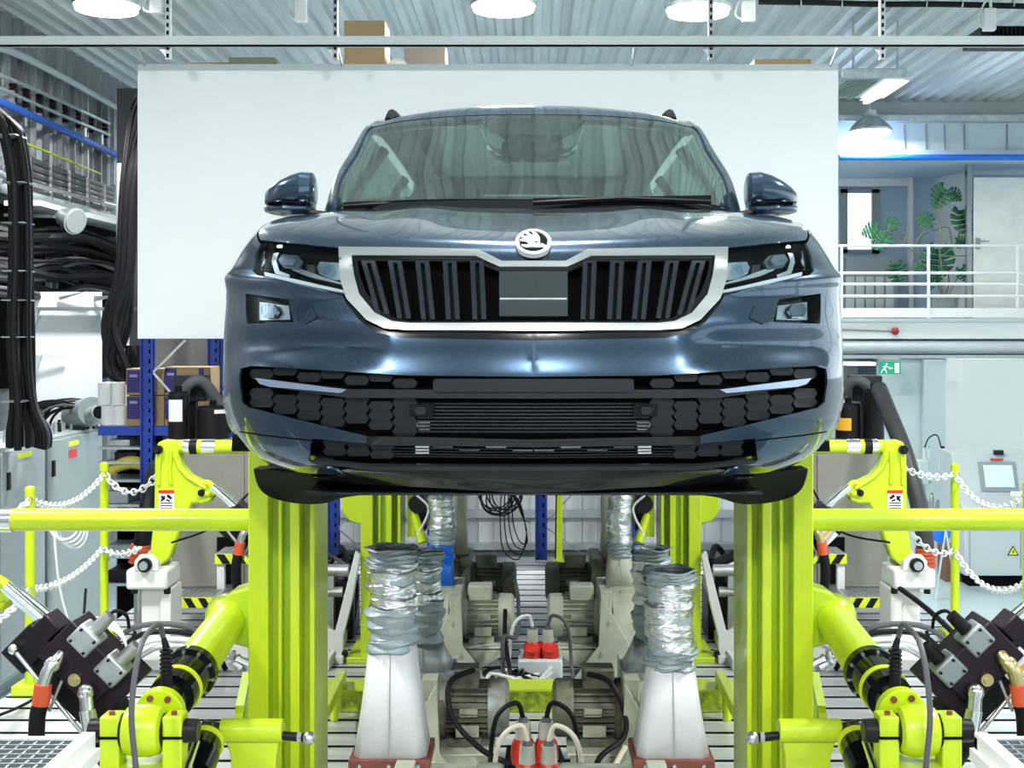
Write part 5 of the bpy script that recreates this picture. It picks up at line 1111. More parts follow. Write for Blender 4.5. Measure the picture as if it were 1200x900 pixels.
# ---------------------------------------------------------------- blowers with their ducts
def wrap_tube(mb, x, y, z0, z1, r, seed, n=24, steps=22, lean=0):
    rnd = random.Random(seed); rg = []
    ph = rnd.uniform(0, 6)
    for i in range(steps+1):
        f = i/steps; rr = r*(1+.05*math.sin(f*21+ph)+.035*math.sin(f*47+ph*2)); ox = .012*math.sin(f*7+ph)*r*8+lean*f
        rg.append([Vector((x+ox+math.cos(2*math.pi*k/n)*rr*(1+.02*math.sin(3*k+i*.7)), y+math.sin(2*math.pi*k/n)*rr, z0+(z1-z0)*f+.004*math.sin(k*1.1+i))) for k in range(n)])
    mb.rings(rg, cap=False)
def blower(s, D, k):
    xd, top, tz, zf, cone_top = k['x'], k['top'], k['taper'], k.get('zf', .41), k['cone']
    t = thing('blower_fan', k['label'], 'blower', (s*.42, D, 0), 'grey-green blowers along the bed')
    pm = CREAM if not k.get('dark') else CREAMD
    # scroll housing
    mb = MB(s); rg = []
    for xx in (.415, .525):
        pts = []
        for i in range(25):
            a = math.pi*1.5*i/24+math.pi*.0; r_ = .19+.05*i/24; pts.append(Vector((xx, D-math.cos(a)*r_, .245+math.sin(a)*r_*.95)))
        pts = [Vector((xx, D-.13, .0)), Vector((xx, D-.24, .05)), Vector((xx, D-.25, .22)), Vector((xx, D-.20, .34)), Vector((xx, D-.10, zf-.01)), Vector((xx, D+.14, zf-.01)), Vector((xx, D+.22, .34)), Vector((xx, D+.25, .22)), Vector((xx, D+.24, .05)), Vector((xx, D+.13, 0))]
        rg.append(pts)
    mb.rings(rg); build(mb, 'scroll_housing', pm, t, bevel=.006)
    # outlet flange, duct cone, flexible duct
    fm = {'red': REDB, 'cream': CREAM, 'zinc': ZINC, 'brown': REDB}[k['flange']]
    fw = k.get('fw', .125)
    mb = MB(s); mb.bb(xd-fw, xd+fw, D-.115, D+.115, zf-.022, zf+.01); fl = build(mb, 'outlet_flange', fm, t, bevel=.003)
    mb = MB(s); mb.bb(xd-fw+.015, xd+fw-.015, D-.10, D+.10, zf-.13, zf-.022); build(mb, 'outlet_box', ZINC if k['flange'] == 'red' else pm, t, bevel=.003)
    for dx in (-.09, 0, .09):
        mb = MB(s); disc(mb, (xd+dx, D-.118, zf-.008), .006, .01, n=6); build(mb, 'flange_bolt', STEEL, fl)
    mb = MB(s); n = 24; rg = []
    for f in (0, .5, 1):
        ring = []
        for i in range(n):
            a = 2*math.pi*(i+.5)/n; c_, s_ = math.cos(a), math.sin(a); m_ = max(abs(c_), abs(s_)); sq = Vector((c_/m_, s_/m_, 0))*(fw-.012); ro = Vector((c_, s_, 0))*tz; q_ = sq.lerp(ro, f*.9+.1*f)
            ring.append(Vector((xd+q_.x, D+q_.y*.92, zf+.01+(cone_top-zf)*f)))
        rg.append(ring)
    mb.rings(rg, cap=False); co = build(mb, 'duct_cone', {'white': mat('pale_sheet_steel', (.66, .68, .69), .55, .1, var=.12), 'cream': CREAM, 'blue': BLUEB, 'zinc': ZINC}[k['cmat']], t); sm = co.modifiers.new('t', 'SOLIDIFY'); sm.thickness = .003
    mb = MB(s); mb.bar((xd, D-.115+.0, zf+.02), (xd, D-tz*.95, cone_top-.01), .003, .004); build(mb, 'cone_seam', GREYD, co, smooth=False)
    zz = cone_top
    for j, (m_, z1) in enumerate(k['segs']):
        mb = MB(s); wrap_tube(mb, xd, D, zz-.012, z1, tz*(1.05 if j % 2 == 0 else 1.02), j+int(D*10)+(3 if s > 0 else 0), lean=0)
        o = build(mb, {id(FOIL): 'foil_duct', id(TAPE): 'taped_duct', id(BLUEB): 'blue_collar'}[id(m_)], m_, t); sm = o.modifiers.new('t', 'SOLIDIFY'); sm.thickness = .004; zz = z1
    mb = MB(s); mb.rings([[Vector((xd+math.cos(2*math.pi*i/20)*tz*.97, D+math.sin(2*math.pi*i/20)*tz*.97, zz-.03)) for i in range(20)], [Vector((xd+math.cos(2*math.pi*i/20)*tz*.93, D+math.sin(2*math.pi*i/20)*tz*.93, cone_top)) for i in range(20)]], cap=True); build(mb, 'duct_lining', TAPE, t)
    # bearing plate and foot
    mm = k.get('motor', pm)
    mb = MB(s); mb.bb(.352, .412, D-.20, D+.20, .0, .42); bp = build(mb, 'bearing_plate', pm, t, bevel=.004)
    mb = MB(s); disc(mb, (.382, D-.203, .34), .012, .01); build(mb, 'plate_hole', DARK, bp)
    mb = MB(s); mb.prism([(.352, .13), (.15, .13), (.15, .085), (.30, .0), (.352, .0)], D-.19, D-.175); mb.prism([(.352, .13), (.15, .13), (.15, .085), (.30, .0), (.352, .0)], D+.17, D+.185)
    mb.bb(.14, .352, D-.19, D+.19, .118, .132); mt = build(mb, 'motor_shelf', pm, t, bevel=.003)
    mb = MB(s); mb.prism([(.352, .42), (.34, .16), (.22, .0), (.52, .0), (.52, .12)], D-.265, D-.255); wb = build(mb, 'front_web', pm, t, bevel=.003)
    for xx, z_ in ((.40, .28), (.46, .10), (.36, .12), (.30, .05)):
        mb = MB(s); disc(mb, (xx, D-.268, z_), .011, .014, n=10); build(mb, 'rivet', CREAM, wb)
    # motor
    zc = .258
    mb = MB(s); mb.cone((.155, D, zc), (.34, D, zc), .088, .088, 28); mo = build(mb, 'motor_body', mm, t)
    mb = MB(s)
    for i in range(26):
        a = 2*math.pi*i/26
        if abs(math.sin(a)+.9) < .15: continue
        d = Vector((0, math.cos(a), math.sin(a))); mb.box(Vector((.245, D, zc))+d*.097, (.16, .005, .024), Matrix.Rotation(a-math.pi/2, 3, 'X'))
    o = build(mb, 'cooling_fins', mm, mo, smooth=False); o['kind'] = 'stuff'
    mb = MB(s); mb.rings([[Vector((xx, D+math.cos(2*math.pi*i/28)*r_, zc+math.sin(2*math.pi*i/28)*r_)) for i in range(28)] for xx, r_ in ((.085, .085), (.09, .103), (.10, .112), (.165, .113), (.168, .10))]); build(mb, 'fan_cowl', k.get('cowl', mm), mo)
    mb = MB(s); mb.rings([[Vector((xx, D+math.cos(2*math.pi*i/28)*r_, zc+math.sin(2*math.pi*i/28)*r_)) for i in range(28)] for xx, r_ in ((.325, .10), (.335, .115), (.352, .115))]); build(mb, 'motor_flange', mm, mo)
    if D > 5: mb = MB(s); mb.bb(.20, .325, D-.07, D+.05, zc+.085, zc+.165); build(mb, 'terminal_box', mm, mo, bevel=.008)
    mb = MB(s); mb.bb(.19, .32, D-.10, D+.10, .132, .165); build(mb, 'motor_foot', mm, mo, bevel=.004)
    mb = MB(s); mb.bb(.20, .29, D-.116, D-.104, zc-.085, zc-.04); mb.bb(.205, .275, D-.106, D-.098, zc-.01, zc+.025); build(mb, 'name_plate', k.get('np', CREAM), mo, bevel=.003)
FS = [(TAPE, .86), (FOIL, .99), (TAPE, 1.055)]
blower(-1, 4.17, dict(x=.435, top=1.05, taper=.075, cone=.745, segs=[(TAPE, .87), (FOIL, 1.01), (TAPE, 1.055)], flange='red', cmat='white', label='nearest left blower, its pale cone rising to a tape-wrapped duct', zf=.41))
blower(1, 4.17, dict(x=.44, top=.98, taper=.074, cone=.69, segs=[(TAPE, .74), (FOIL, .96), (TAPE, .985)], flange='red', cmat='white', label='nearest right blower, its pale cone rising to a bright foil duct'))
blower(-1, 5.2, dict(x=.420, top=.87, taper=.068, cone=.53, segs=[(TAPE, .68), (FOIL, .83), (TAPE, .875)], flange='zinc', cmat='zinc', motor=CREAMD, cowl=mat('worn_grey_cowl', (.36, .40, .40), .5, .2, var=.5, vscale=12, col2=(.16, .16, .10)), label='second left blower with greasy dark motor beside the cross beam', dark=False))
blower(1, 5.2, dict(x=.475, top=.88, taper=.068, cone=.53, segs=[(TAPE, .68), (FOIL, .84), (TAPE, .885)], flange='zinc', cmat='zinc', motor=CREAMD, cowl=mat('grimy_olive_cowl', (.20, .22, .15), .5, .1, var=.5), label='second right blower with grimy olive motor beside the cross beam'))
blower(-1, 6.9, dict(x=.465, top=.90, taper=.062, cone=.56, fw=.075, segs=[(BLUEB, .64), (TAPE, .72), (FOIL, .88), (TAPE, .90)], flange='cream', cmat='blue', label='third left blower with pale motor and bright blue duct collar'))
blower(1, 6.9, dict(x=.463, top=.90, taper=.062, cone=.58, fw=.085, segs=[(TAPE, .64), (FOIL, .90)], flange='cream', cmat='cream', label='third right blower with pale motor and grey-green duct cone'))
blower(-1, 7.85, dict(x=.430, top=.90, taper=.055, cone=.80, fw=.07, segs=[(FOIL, .95)], flange='brown', cmat='cream', motor=CREAMD, dark=True, label='farthest left blower with brown flange, dark motor at the end of the row'))
blower(1, 7.85, dict(x=.47, top=.90, taper=.055, cone=.80, fw=.07, segs=[(FOIL, .95)], flange='brown', cmat='cream', motor=CREAMD, dark=True, label='farthest right blower with square dark motor, mostly behind the third'))
# power cables and plugs between the blowers
def plug(px, py, D, cab, label, h=.16, grp=None):
    c = P(px, py, D); t = thing('power_plug', label, 'plug', (c.x, D, c.z-h), grp)
    mb = MB(); mb.cone((c.x, D, c.z-.04), (c.x, D, c.z+.02), .030, .026, 16); build(mb, 'plug_handle', mat('dirty_white_plastic', (.50, .52, .46), .5, var=.3), t)
    mb = MB(); mb.cone((c.x, D, c.z+.02), (c.x, D, c.z+.035), .02, .014, 14); build(mb, 'cable_gland', CABG, t)
    mb = MB(); mb.rings([[Vector((c.x+math.cos(a*math.pi/8)*r_, D+math.sin(a*math.pi/8)*r_, c.z+z_)) for a in range(16)] for z_, r_ in ((-.13, .04), (-.10, .045), (-.06, .042), (-.04, .032))]); build(mb, 'red_collar', RED, t)
    e = Vector((c.x+(.12 if px > 630 else -.12), D-.05, c.z-h+.02)); mb = MB(); mb.tube(curve_pts([(c.x, D, c.z+.03), (c.x+(e.x-c.x)*.2, D-.01, c.z+.09), (c.x+(e.x-c.x)*.8, D-.03, c.z+.04), e, e+Vector((0, -.3, -.05))], 6), .009, 8); build(mb, 'cable', cab, t)
    return c
plug(613, 852, 4.75, RUBBER, 'upright plug at the back left of the near red socket group'); plug(640, 852, 4.75, RUBBER, 'upright plug at the back right of the near red socket group')
plug(618, 880, 4.55, CREAMCAB, 'upright plug with cream cable at the front left of the near socket group'); plug(643, 880, 4.55, CREAMCAB, 'upright plug with cream cable at the front right of the near socket group')
plug(624, 742, 6.6, CABW, 'far left plug on the white socket box behind the cross beam', .2); plug(642, 742, 6.6, CABG, 'far right plug on the white socket box behind the cross beam', .2)
for D, px, hh, lb in ((6.6, 633, .0, 'far white socket box with cables behind the cross beam'), (4.65, 629, 0, 'near dark socket box with red sockets at the bottom edge')):
    x = X(px, D); t = thing('socket_box', lb, 'socket box', (x, D, 0)); zt = .12 if D > 5 else .06
    mb = MB(); mb.bb(x-.11, x+.11, D-.10, D+.14, .0, zt); build(mb, 'box', mat('pale_grey_plastic', (.60, .66, .66), .4) if D > 5 else GREYD, t, bevel=.01)
    for dx in (-.04, .05):
        mb = MB(); mb.cone((x+dx, D-.03, zt), (x+dx, D-.05, zt+.05), .045, .04, 16); build(mb, 'red_socket', RED, t)
rnd = random.Random(3)
for nm, cnt, D, x0, x1, mats_, lb in (('cable_tangle', 12, 6.35, 565, 655, (RUBBER, RUBBER, CABW, CREAMCAB), 'tangle of black and white cables on the bed just behind the cross beam'), ('cable_tangle', 5, 5.0, 590, 665, (RUBBER, RUBBER, CABG), 'loose black cables on the bed between the second blowers')):
    t = thing(nm, lb, 'cables', (X((x0+x1)/2, D), D, 0))
    for i in range(cnt):
        pts = [Vector((X(rnd.uniform(x0, x1), D), D+rnd.uniform(-.25, .3), .015+rnd.uniform(0, .07))) for _ in range(5)]
        mb = MB(); mb.tube(curve_pts(pts, 6), .010, 6); build(mb, 'cable', rnd.choice(mats_), t)
for s, pts, m_, lb in ((-1, [(555, 785, 5.1), (527, 800, 5.0), (530, 840, 4.95), (560, 875, 4.9), (590, 892, 4.85), (615, 897, 4.7)], RUBBER, 'black motor cable curling down the second left blower'),
                       (1, [(690, 790, 5.1), (715, 800, 5.0), (732, 835, 4.95), (730, 865, 4.9), (700, 893, 4.8)], RUBBER, 'black motor cable curling down the second right blower'),
                       (1, [(733, 875, 4.85), (722, 895, 4.8), (712, 920, 4.7)], CREAMCAB, 'cream cable end beside the nearest right blower'),
                       (-1, [(590, 680, 7.6), (600, 672, 7.5), (607, 700, 7.3), (606, 745, 6.6), (590, 748, 6.5)], CABG, 'thin grey cable arching over from the farthest left motor'),
                       (-1, [(592, 715, 6.8), (592, 750, 6.6), (598, 790, 6.4)], RUBBER, 'black cable dropping from the third left motor')):
    mb = MB(); pp = [P(*p) for p in pts]; pp.append(Vector((pp[-1].x, pp[-1].y, .01))); mb.tube(curve_pts(pp, 6), .011, 8); tag(build(mb, 'motor_cable', m_), lb, 'cable')

# ---------------------------------------------------------------- accumulators, hoses and pipes above the hydraulic cabinets
def accum(px0, px1, py0, py1, D, label, on, lab_col=None):
    cx = X((px0+px1)/2, D); r_ = (px1-px0)/2/F*D; z0, z1 = on, Z(py0, D)
    t = thing('accumulator', label, 'accumulator', (cx, D, z0))
    mb = MB(); mb.cone((cx, D, z0), (cx, D, z1), r_, r_, 28); build(mb, 'vessel', BLACKM, t, bevel=.006)
    mb = MB(); mb.cone((cx, D, z1), (cx, D, z1+.012), r_*.9, r_*.85, 28); mb.cone((cx, D, z1), (cx, D, z1+.05), .022); build(mb, 'cap', BLACKP, t)
    mb = MB(); mb.cone((cx, D, z0-.0), (cx, D, z0+.02), r_*1.06, r_*1.06, 28); build(mb, 'clamp_ring', STEEL, t)
    if lab_col:
        a0, a1, zl0, zl1, m_ = lab_col; mb = MB(); ring = lambda z: [Vector((cx+math.cos(a)*(r_+.003), D+math.sin(a)*(r_+.003), z)) for a in [math.pi*(a0+(a1-a0)*i/8) for i in range(9)]]
        mb.rings([ring(zl0), ring(zl1)], closed=False, cap=False); build(mb, 'label', m_, t)
accum(197, 221, 461, 517, 8.55, 'tall narrow black accumulator with white label left of the car', 1.025, (-.75, -.30, 1.16, 1.30, PAPER))
accum(230, 269, 478, 517, 8.6, 'short wide black accumulator left of the car, next to the bumper', 1.025, (-.4, -.12, 1.21, 1.235, PAPER))
accum(1012, 1036, 458, 515, 8.55, 'tall narrow black accumulator right of the car', 1.025)
accum(979, 1009, 475, 515, 8.6, 'short wide black accumulator with amber label right of the car', 1.025, (-.9, -.5, 1.10, 1.18, AMBER))
for x0, x1, sgn, sd in ((206, 243, 1, 'left'), (997, 1032, -1, 'right')):
    t = thing('manifold_head', 'dark pump head with grey hose behind the %s accumulators' % sd, 'pump head', P((x0+x1)/2, 517, 8.8))
    mb = MB(); mb.bb(X(x0, 8.8), X(x1, 8.8), 8.75, 8.9, Z(470, 8.8), Z(440, 8.8)); build(mb, 'head_block', CHARC, t, bevel=.008)
    xm = X((x0+x1)/2, 8.8); mb = MB(); mb.bb(xm-.03, xm+.03, 8.8, 8.86, 1.02, Z(468, 8.8)); build(mb, 'head_stand', BLACKM, t)
    mb = MB(); a = x0+12 if sgn > 0 else x1-14
    mb.tube(curve_pts([P(a-2*sgn, 470, 8.7), P(a, 455, 8.66), P(a+12*sgn, 446, 8.66), P(a+25*sgn, 452, 8.7), P(a+40*sgn, 475, 8.75), P(a+52*sgn, 500, 8.8)], 6), .036, 12); build(mb, 'grey_hose', CABG, t)
t = thing('return_hose', 'thick black hose curving down right of the bell crank to an orange-red sleeve', 'hose', (X(1085, 7.9), 7.9, .1))
mb = MB(); mb.tube(curve_pts([P(1030, 455, 8.4), P(1042, 485, 8.2), P(1060, 530, 8.0), P(1074, 580, 7.9), P(1083, 625, 7.85), P(1084, 650, 7.85)], 8), .052, 16); build(mb, 'hose', mat('dark_hose', (.035, .038, .042), .45), t)
mb = MB(); mb.cone(P(1084, 642, 7.85), P(1085, 664, 7.85), .056, .056, 18)
for i in range(5): mb.torus(P(1084.5, 644+i*4.5, 7.85), .056, .006, (0, 0, 1), 18, 6)
build(mb, 'ribbed_sleeve', ORANGE, t)
mb = MB(); mb.tube(curve_pts([P(1085, 664, 7.85), P(1086, 680, 7.85), P(1080, 690, 7.82), P(1066, 692, 7.8)], 5), .034, 14); mb.cone((X(1070, 7.8), 7.82, Z(692, 7.8)), (X(1070, 7.8), 7.82, 0), .02); build(mb, 'white_elbow', WHITE, t)
t = thing('return_hose', 'black hose rising behind the left bell crank from an orange-red sleeve', 'hose', (X(165, 7.9), 7.9, .1))
mb = MB(); mb.tube(curve_pts([P(206, 532, 8.5), P(190, 542, 8.2), P(180, 560, 8.05), P(172, 600, 7.9), P(166, 640, 7.85)], 8), .050, 16); build(mb, 'hose', RUBBER, t)
mb = MB(); mb.cone(P(165, 638, 7.85), P(163, 660, 7.85), .056, .056, 18)
for i in range(5): mb.torus(P(164.5-i*.4, 640+i*4.5, 7.85), .056, .006, (0, 0, 1), 18, 6)
build(mb, 'ribbed_sleeve', ORANGE, t)
mb = MB(); mb.cone(P(163, 660, 7.85), (X(163, 7.85), 7.85, 0.0), .03, .03, 14); build(mb, 'steel_tail', STEEL, t)

# ---------------------------------------------------------------- chain posts and white chains
def chain_post(x, D, label):
    t = thing('chain_post', label, 'post', (x, D, 0), 'lime chain posts')
    mb = MB(); mb.cone((x, D, .05), (x, D, .985), .024, .024, 16); mb.ball((x, D, .985), .024, 12, (1, 1, .5)); build(mb, 'post_tube', LIME, t)
    mb = MB(); mb.bb(x-.07, x+.07, D-.06, D+.10, 0, .05); build(mb, 'post_foot', LIME, t, bevel=.006)
    for zz in (.93, .50): mb = MB(); mb.torus((x, D-.02, zz), .018, .004, (0, 1, 0), 12, 6); build(mb, 'chain_ring', STEEL, t)
PL = [(-2.40, 6.34, 'nearer lime chain post at the left, in front of the grey cabinets'), (-2.42, 7.5, 'farther lime chain post at the left, in front of the dark shelves'),
      (2.39, 7.45, 'lime chain post at the right, in front of the control cabinet'), (2.46, 6.55, 'lime chain post at the right edge with only its foot in view')]
for a in PL: chain_post(*a)
def chain(a, b, sag, label):
    a, b = Vector(a), Vector(b); L = (b-a).length; pts = []
    n = max(6, int(L/.034)); mb = MB(); prev = None
    pp = [a.lerp(b, i/n)-Vector((0, 0, sag*4*(i/n)*(1-i/n))) for i in range(n+1)]
    for i in range(n):
        d = (pp[i+1]-pp[i]); c = (pp[i]+pp[i+1])/2; dn = d.normalized(); ax = dn.cross(Vector((0, 0, 1))).normalized()
        if i % 2: ax = dn.cross(ax).normalized()
        mb.torus(c, d.length*.48, .0055, tuple(ax), 10, 5, sc=1.35, up=tuple(dn))
    o = build(mb, 'barrier_chain', WHITE); tag(o, label, 'chain', kind='stuff')
p0, p1, p2, p3 = [Vector((x, D, 0)) for x, D, _ in PL]
z = lambda p, h: p+Vector((0, 0, h))
end_l = Vector((-1.97, 7.3, 1.10)); 
chain(z(p0, .93), z(p1, .93), .09, 'upper white chain between the two left posts')
chain(z(p0, .50), z(p1, .52), .06, 'lower white chain between the two left posts')
chain(z(p1, .93), end_l, .17, 'upper white chain from the far left post to the bell crank')
chain(z(p1, .50), (-2.13, 7.2, .56), .03, 'lower white chain from the far left post to the left pedestal')
chain(z(p0, .93), (-2.46, 5.6, .93), .06, 'upper white chain leaving the frame at the left edge')
chain(z(p0, .50), (-2.46, 5.6, .45), .06, 'lower white chain leaving the frame at the left edge')
chain(z(p2, .93), z(p3, .93), .12, 'upper white chain from the right post towards the right edge')
chain(z(p2, .50), z(p3, .50), .12, 'lower white chain from the right post towards the right edge')
chain(z(p2, .93), (2.02, 7.2, 1.0), .03, 'upper white chain from the right post to the bell crank')
chain(z(p2, .50), (2.1, 7.3, .62), .05, 'lower white chain from the right post to the right pedestal')
# looped white cable hanging on the left post and coil on the floor
t = thing('cable_coil', 'white cable looped over the near left chain post', 'cable', (-2.3, 6.3, .0))
mb = MB()
for i in range(4): mb.torus((-2.26+.012*i, 6.40+.01*i, .80-.01*i), .07+.006*i, .0055, (.15*i, 1, 0), 24, 6, sc=1.0)
mb.tube(curve_pts([(-2.30, 6.38, .78), (-2.28, 6.4, .5), (-2.22, 6.42, .25), (-2.16, 6.45, .02)], 6), .006, 6)
for i in range(4): mb.torus((-2.14+.01*i, 6.55, .17), .15-.01*i, .006, (.2, 1, .1*i), 28, 6)
build(mb, 'cable_loop', CABW, t)
mb = MB(); mb.tube(curve_pts([(-2.22, 6.6, .45), (-2.16, 6.3, .25), (-2.28, 6.1, .05), (-2.45, 5.7, .01), (-2.3, 5.2, .01)], 8), .007, 8); tag(build(mb, 'floor_cable', RUBBER), 'thin black cable trailing over the bed at the left edge', 'cable')
mb = MB(); mb.tube(curve_pts([(-1.9, 7.0, .62), (-1.75, 7.3, .66), (-1.62, 7.5, .80), (-1.52, 7.8, .93)], 8), .006, 8); tag(build(mb, 'crank_cable', RUBBER), 'thin black cable sagging right from the left pedestal', 'cable')
mb = MB(); mb.tube(curve_pts([(1.9, 7.0, .62), (1.70, 7.3, .64), (1.58, 7.4, .85), (1.50, 7.5, .98)], 8), .006, 8); tag(build(mb, 'crank_cable', RUBBER), 'thin black cable sagging left from the right pedestal', 'cable')
mb = MB(); mb.tube(curve_pts([(1.50, 7.5, .03), (1.60, 7.0, .16), (1.70, 6.7, .10), (1.82, 6.62, .08)], 8), .016, 8); mb.tube(curve_pts([(1.95, 7.0, .38), (2.05, 6.8, .30), (2.15, 6.6, .18), (2.2, 6.4, .01)], 8), .014, 8); tag(build(mb, 'floor_hose', RUBBER), 'two black hoses on the bed by the right pedestal', 'hose')
# ---------------------------------------------------------------- left side of the hall
def LX(px, X_): return -X_*F/(CX-px)           # distance of a point with world X seen at px
def LP(px, py, X_): D = LX(px, X_); return P(px, py, D)
# grey control cabinets on the hall floor
CXF = -3.95
for i, (d0, d1, m_, lb) in enumerate(((8.0, 10.72, GREYC, 'pale grey floor cabinet with small black lock at the left edge'), (10.75, 12.15, GREYD, 'darker grey floor cabinet, right one of the two, with coloured stickers'))):
    t = thing('control_cabinet', lb, 'cabinet', (CXF-.3, (d0+d1)/2, FLOOR))
    mb = MB(); mb.bb(CXF-.7, CXF, d0, d1, FLOOR+.1, .87); build(mb, 'carcass', m_, t, bevel=.006)
    mb = MB(); mb.bb(CXF-.66, CXF-.03, d0, d1, FLOOR, FLOOR+.1); build(mb, 'plinth', GREYD, t, smooth=False)
    nd = 3 if i == 0 else 1
    for k in range(nd):
        a = d0+(d1-d0)*k/nd+.02; b = d0+(d1-d0)*(k+1)/nd-.02; mb = MB(); mb.bb(CXF, CXF+.02, a, b, FLOOR+.14, .84); dr = build(mb, 'door', m_, t, bevel=.004)
        mb = MB(); mb.bb(CXF+.02, CXF+.04, a+.08, a+.12, .55, .68); build(mb, 'door_handle', BLACKM, dr)
    mb = MB(); mb.bb(CXF+.02, CXF+.023, d1-.9 if i else d1-.6, d1-.65 if i else d1-.3, .76, .80); build(mb, 'yellow_sticker', SAFETY, t, smooth=False)
    if i:
        mb = MB(); mb.bb(CXF+.02, CXF+.023, d1-.9, d1-.7, .66, .73); build(mb, 'red_sticker', RED, t, smooth=False)
# clutter on top of the cabinets
t = thing('gland_clutter', 'row of metal cable glands and coiled wires on top of the grey cabinets', 'fittings', (CXF-.3, 10.5, .87))
rnd = random.Random(8)
for i in range(60):
    y = 9.6+rnd.random()*2.5; x = CXF-.05-rnd.random()*.35; h = .03+rnd.random()*.06; mb = MB(); mb.cone((x, y, .87), (x, y, .87+h), .02, .015, 8); build(mb, 'gland', rnd.choice((STEEL, ZINC, BLACKM)), t)
t = thing('wire_coil', 'black wires arching in loops on top of the right grey cabinet', 'cable', (CXF-.3, 11.5, .87))
for i in range(14):
    x = CXF-.15-rnd.random()*.25; y = 11.9+rnd.uniform(-.2, .15); r_ = .16+rnd.random()*.1; mb = MB(); mb.tube([Vector((x+math.cos(a)*r_*1.3, y, .875+abs(math.sin(a))*r_)) for a in [math.pi*j/12 for j in range(13)]], .012, 6); build(mb, 'wire', rnd.choice((RUBBER, RUBBER, CABG)), t)
# thick riser bundle of black cables
t = thing('cable_riser', 'thick bundle of black cables rising from the cabinets at the left edge', 'cables', (-3.9, 9.7, .87))
for i in range(16):
    o_ = rnd.uniform(-1, 1); D = 9.75+rnd.uniform(-.15, .25); dx = i*2.0-9
    pts = [P(-30+dx, 95+i*2, D), P(0+dx, 128+i*1.5, D), P(11+dx*.75, 165, D), P(19+dx*.7, 215, D), P(20+dx*.75+o_, 300, D), P(20+dx*.75-o_*2, 400, D), P(22+dx*.9+o_*2, 470, D), P(24+dx*1.6+o_*2, 506, D)]
    pts.append(Vector((pts[-1].x, pts[-1].y, .872)))
    mb = MB(); mb.tube(curve_pts(pts, 5), .020 if i % 3 else .028, 8); build(mb, 'cable', (RUBBER, RUBBER, BLACKM, RUBBER, CABG)[i % 5] if i != 6 else CABW, t)
for py in (160, 215, 262, 318, 352, 395, 470):
    mb = MB(); c = P(21 if py > 200 else 12, py, 9.75); mb.box(c, (.17, .22, .010)); build(mb, 'cable_tie', ZINC, t, bevel=.005)
# things on the ribbed left wall
WX = WALL_L+.10
def wall_run(pts, r, X_, m_, n=8): mb = MB(); mb.tube(curve_pts([LP(a, b, X_) for a, b in pts], 4), r, n); return mb
t = thing('blue_air_pipe', 'blue air pipe slanting down the cable wall at the upper left', 'pipe', LP(60, 150, WX))
build(wall_run([(-20, 110), (4, 121), (60, 146), (110, 169), (138, 182), (152, 187)], .038, WX+.12, BLUE, 12), 'pipe_run', mat('dull_blue', (.02, .09, .42), .4), t)
for a, b in ((4, 121), (60, 146), (90, 159), (110, 169)): c = LP(a, b, WX); mb = MB(); mb.bb(c.x-.05, c.x+.1, c.y-.03, c.y+.03, c.z-.03, c.z+.12); build(mb, 'pipe_clamp', ZINC, t)
t = thing('cable_tray', 'steel cable tray with tied black cable bundles on the left wall', 'cable tray', LP(80, 230, WX))
for k in range(5):
    build(wall_run([(-20, 158+k*9.5), (24, 182+k*8.6), (60, 197+k*7.6), (95, 209+k*6.6), (130, 222+k*5.6)], .036, WX+.15+.01*k, RUBBER), 'cable_bundle', CABG if k % 2 else mat('dark_grey_cable', (.07, .075, .08), .5), t)
for px, y0, y1 in ((2, 166, 216), (36, 184, 226), (60, 193, 234), (82, 200, 238), (103, 208, 243), (122, 216, 250)):
    mb = MB(); a = LP(px, y0, WX+.25); b = LP(px, y1, WX+.25); mb.bar(a, b, .03, .03); build(mb, 'tray_rung', SATIN, t)
build(wall_run([(-20, 190), (25, 212), (135, 241)], .02, WX+.3, ZINC), 'tray_edge', ZINC, t)
for nm, lb, pts, r_, m_ in (('grey_wall_pipe', 'fat pale grey pipe slanting along the left wall below the cable tray', [(-20, 205), (27, 225), (90, 245), (148, 266)], .085, GREYC),
                            ('conduit', 'thin dark conduit with green and yellow wire on the left wall', [(-10, 155), (15, 162), (70, 184), (118, 204)], .012, YELG),
                            ('conduit', 'thin upper steel conduit high on the left wall', [(-20, 50), (22, 64), (80, 94), (138, 127)], .035, GREYC),
                            ('conduit', 'second steel conduit above the blue pipe on the left wall', [(-20, 80), (10, 92), (70, 118), (128, 145)], .02, ZINC),
                            ('conduit', 'third thin steel conduit just above the blue pipe', [(-20, 95), (10, 108), (70, 134), (128, 158)], .018, ZINC)):
    o = build(wall_run(pts, r_, WX+.12, m_, 10), nm, m_); tag(o, lb, 'pipe')
for k in range(9):
    px = 8+k*15.5; mb = MB(); a = LP(px, 62+k*7.5, WX+.02); b = LP(px, 200+k*2, WX+.02); mb.bar(a, b, .05, .03); o = build(mb, 'wall_strut', mat('strut_grey', (.20, .22, .24), .5, .4) if k % 2 else ZINC)
    tag(o, 'vertical steel strut on the left cable wall, %s from the left edge' % ('first', 'second', 'third', 'fourth', 'fifth', 'sixth', 'seventh', 'eighth', 'ninth')[k], 'strut', 'vertical struts on the cable wall')
    if k < 8:
        for j in range(5):
            c = LP(px+6, 100+k*6+j*4.5, WX+.06); 
            if j == 0: mbk = MB()
            mbk.bb(c.x-.03, c.x+.04, c.y-.035, c.y+.035, c.z-.018, c.z+.012)
        bk = build(mbk, 'rail_comb', BLACKM, None, smooth=False); tag(bk, 'small black comb of clips between the conduits on the left wall, %s from the left edge' % ('first', 'second', 'third', 'fourth', 'fifth', 'sixth', 'seventh', 'eighth')[k], 'clips', 'black clip combs on the cable wall', 'stuff')
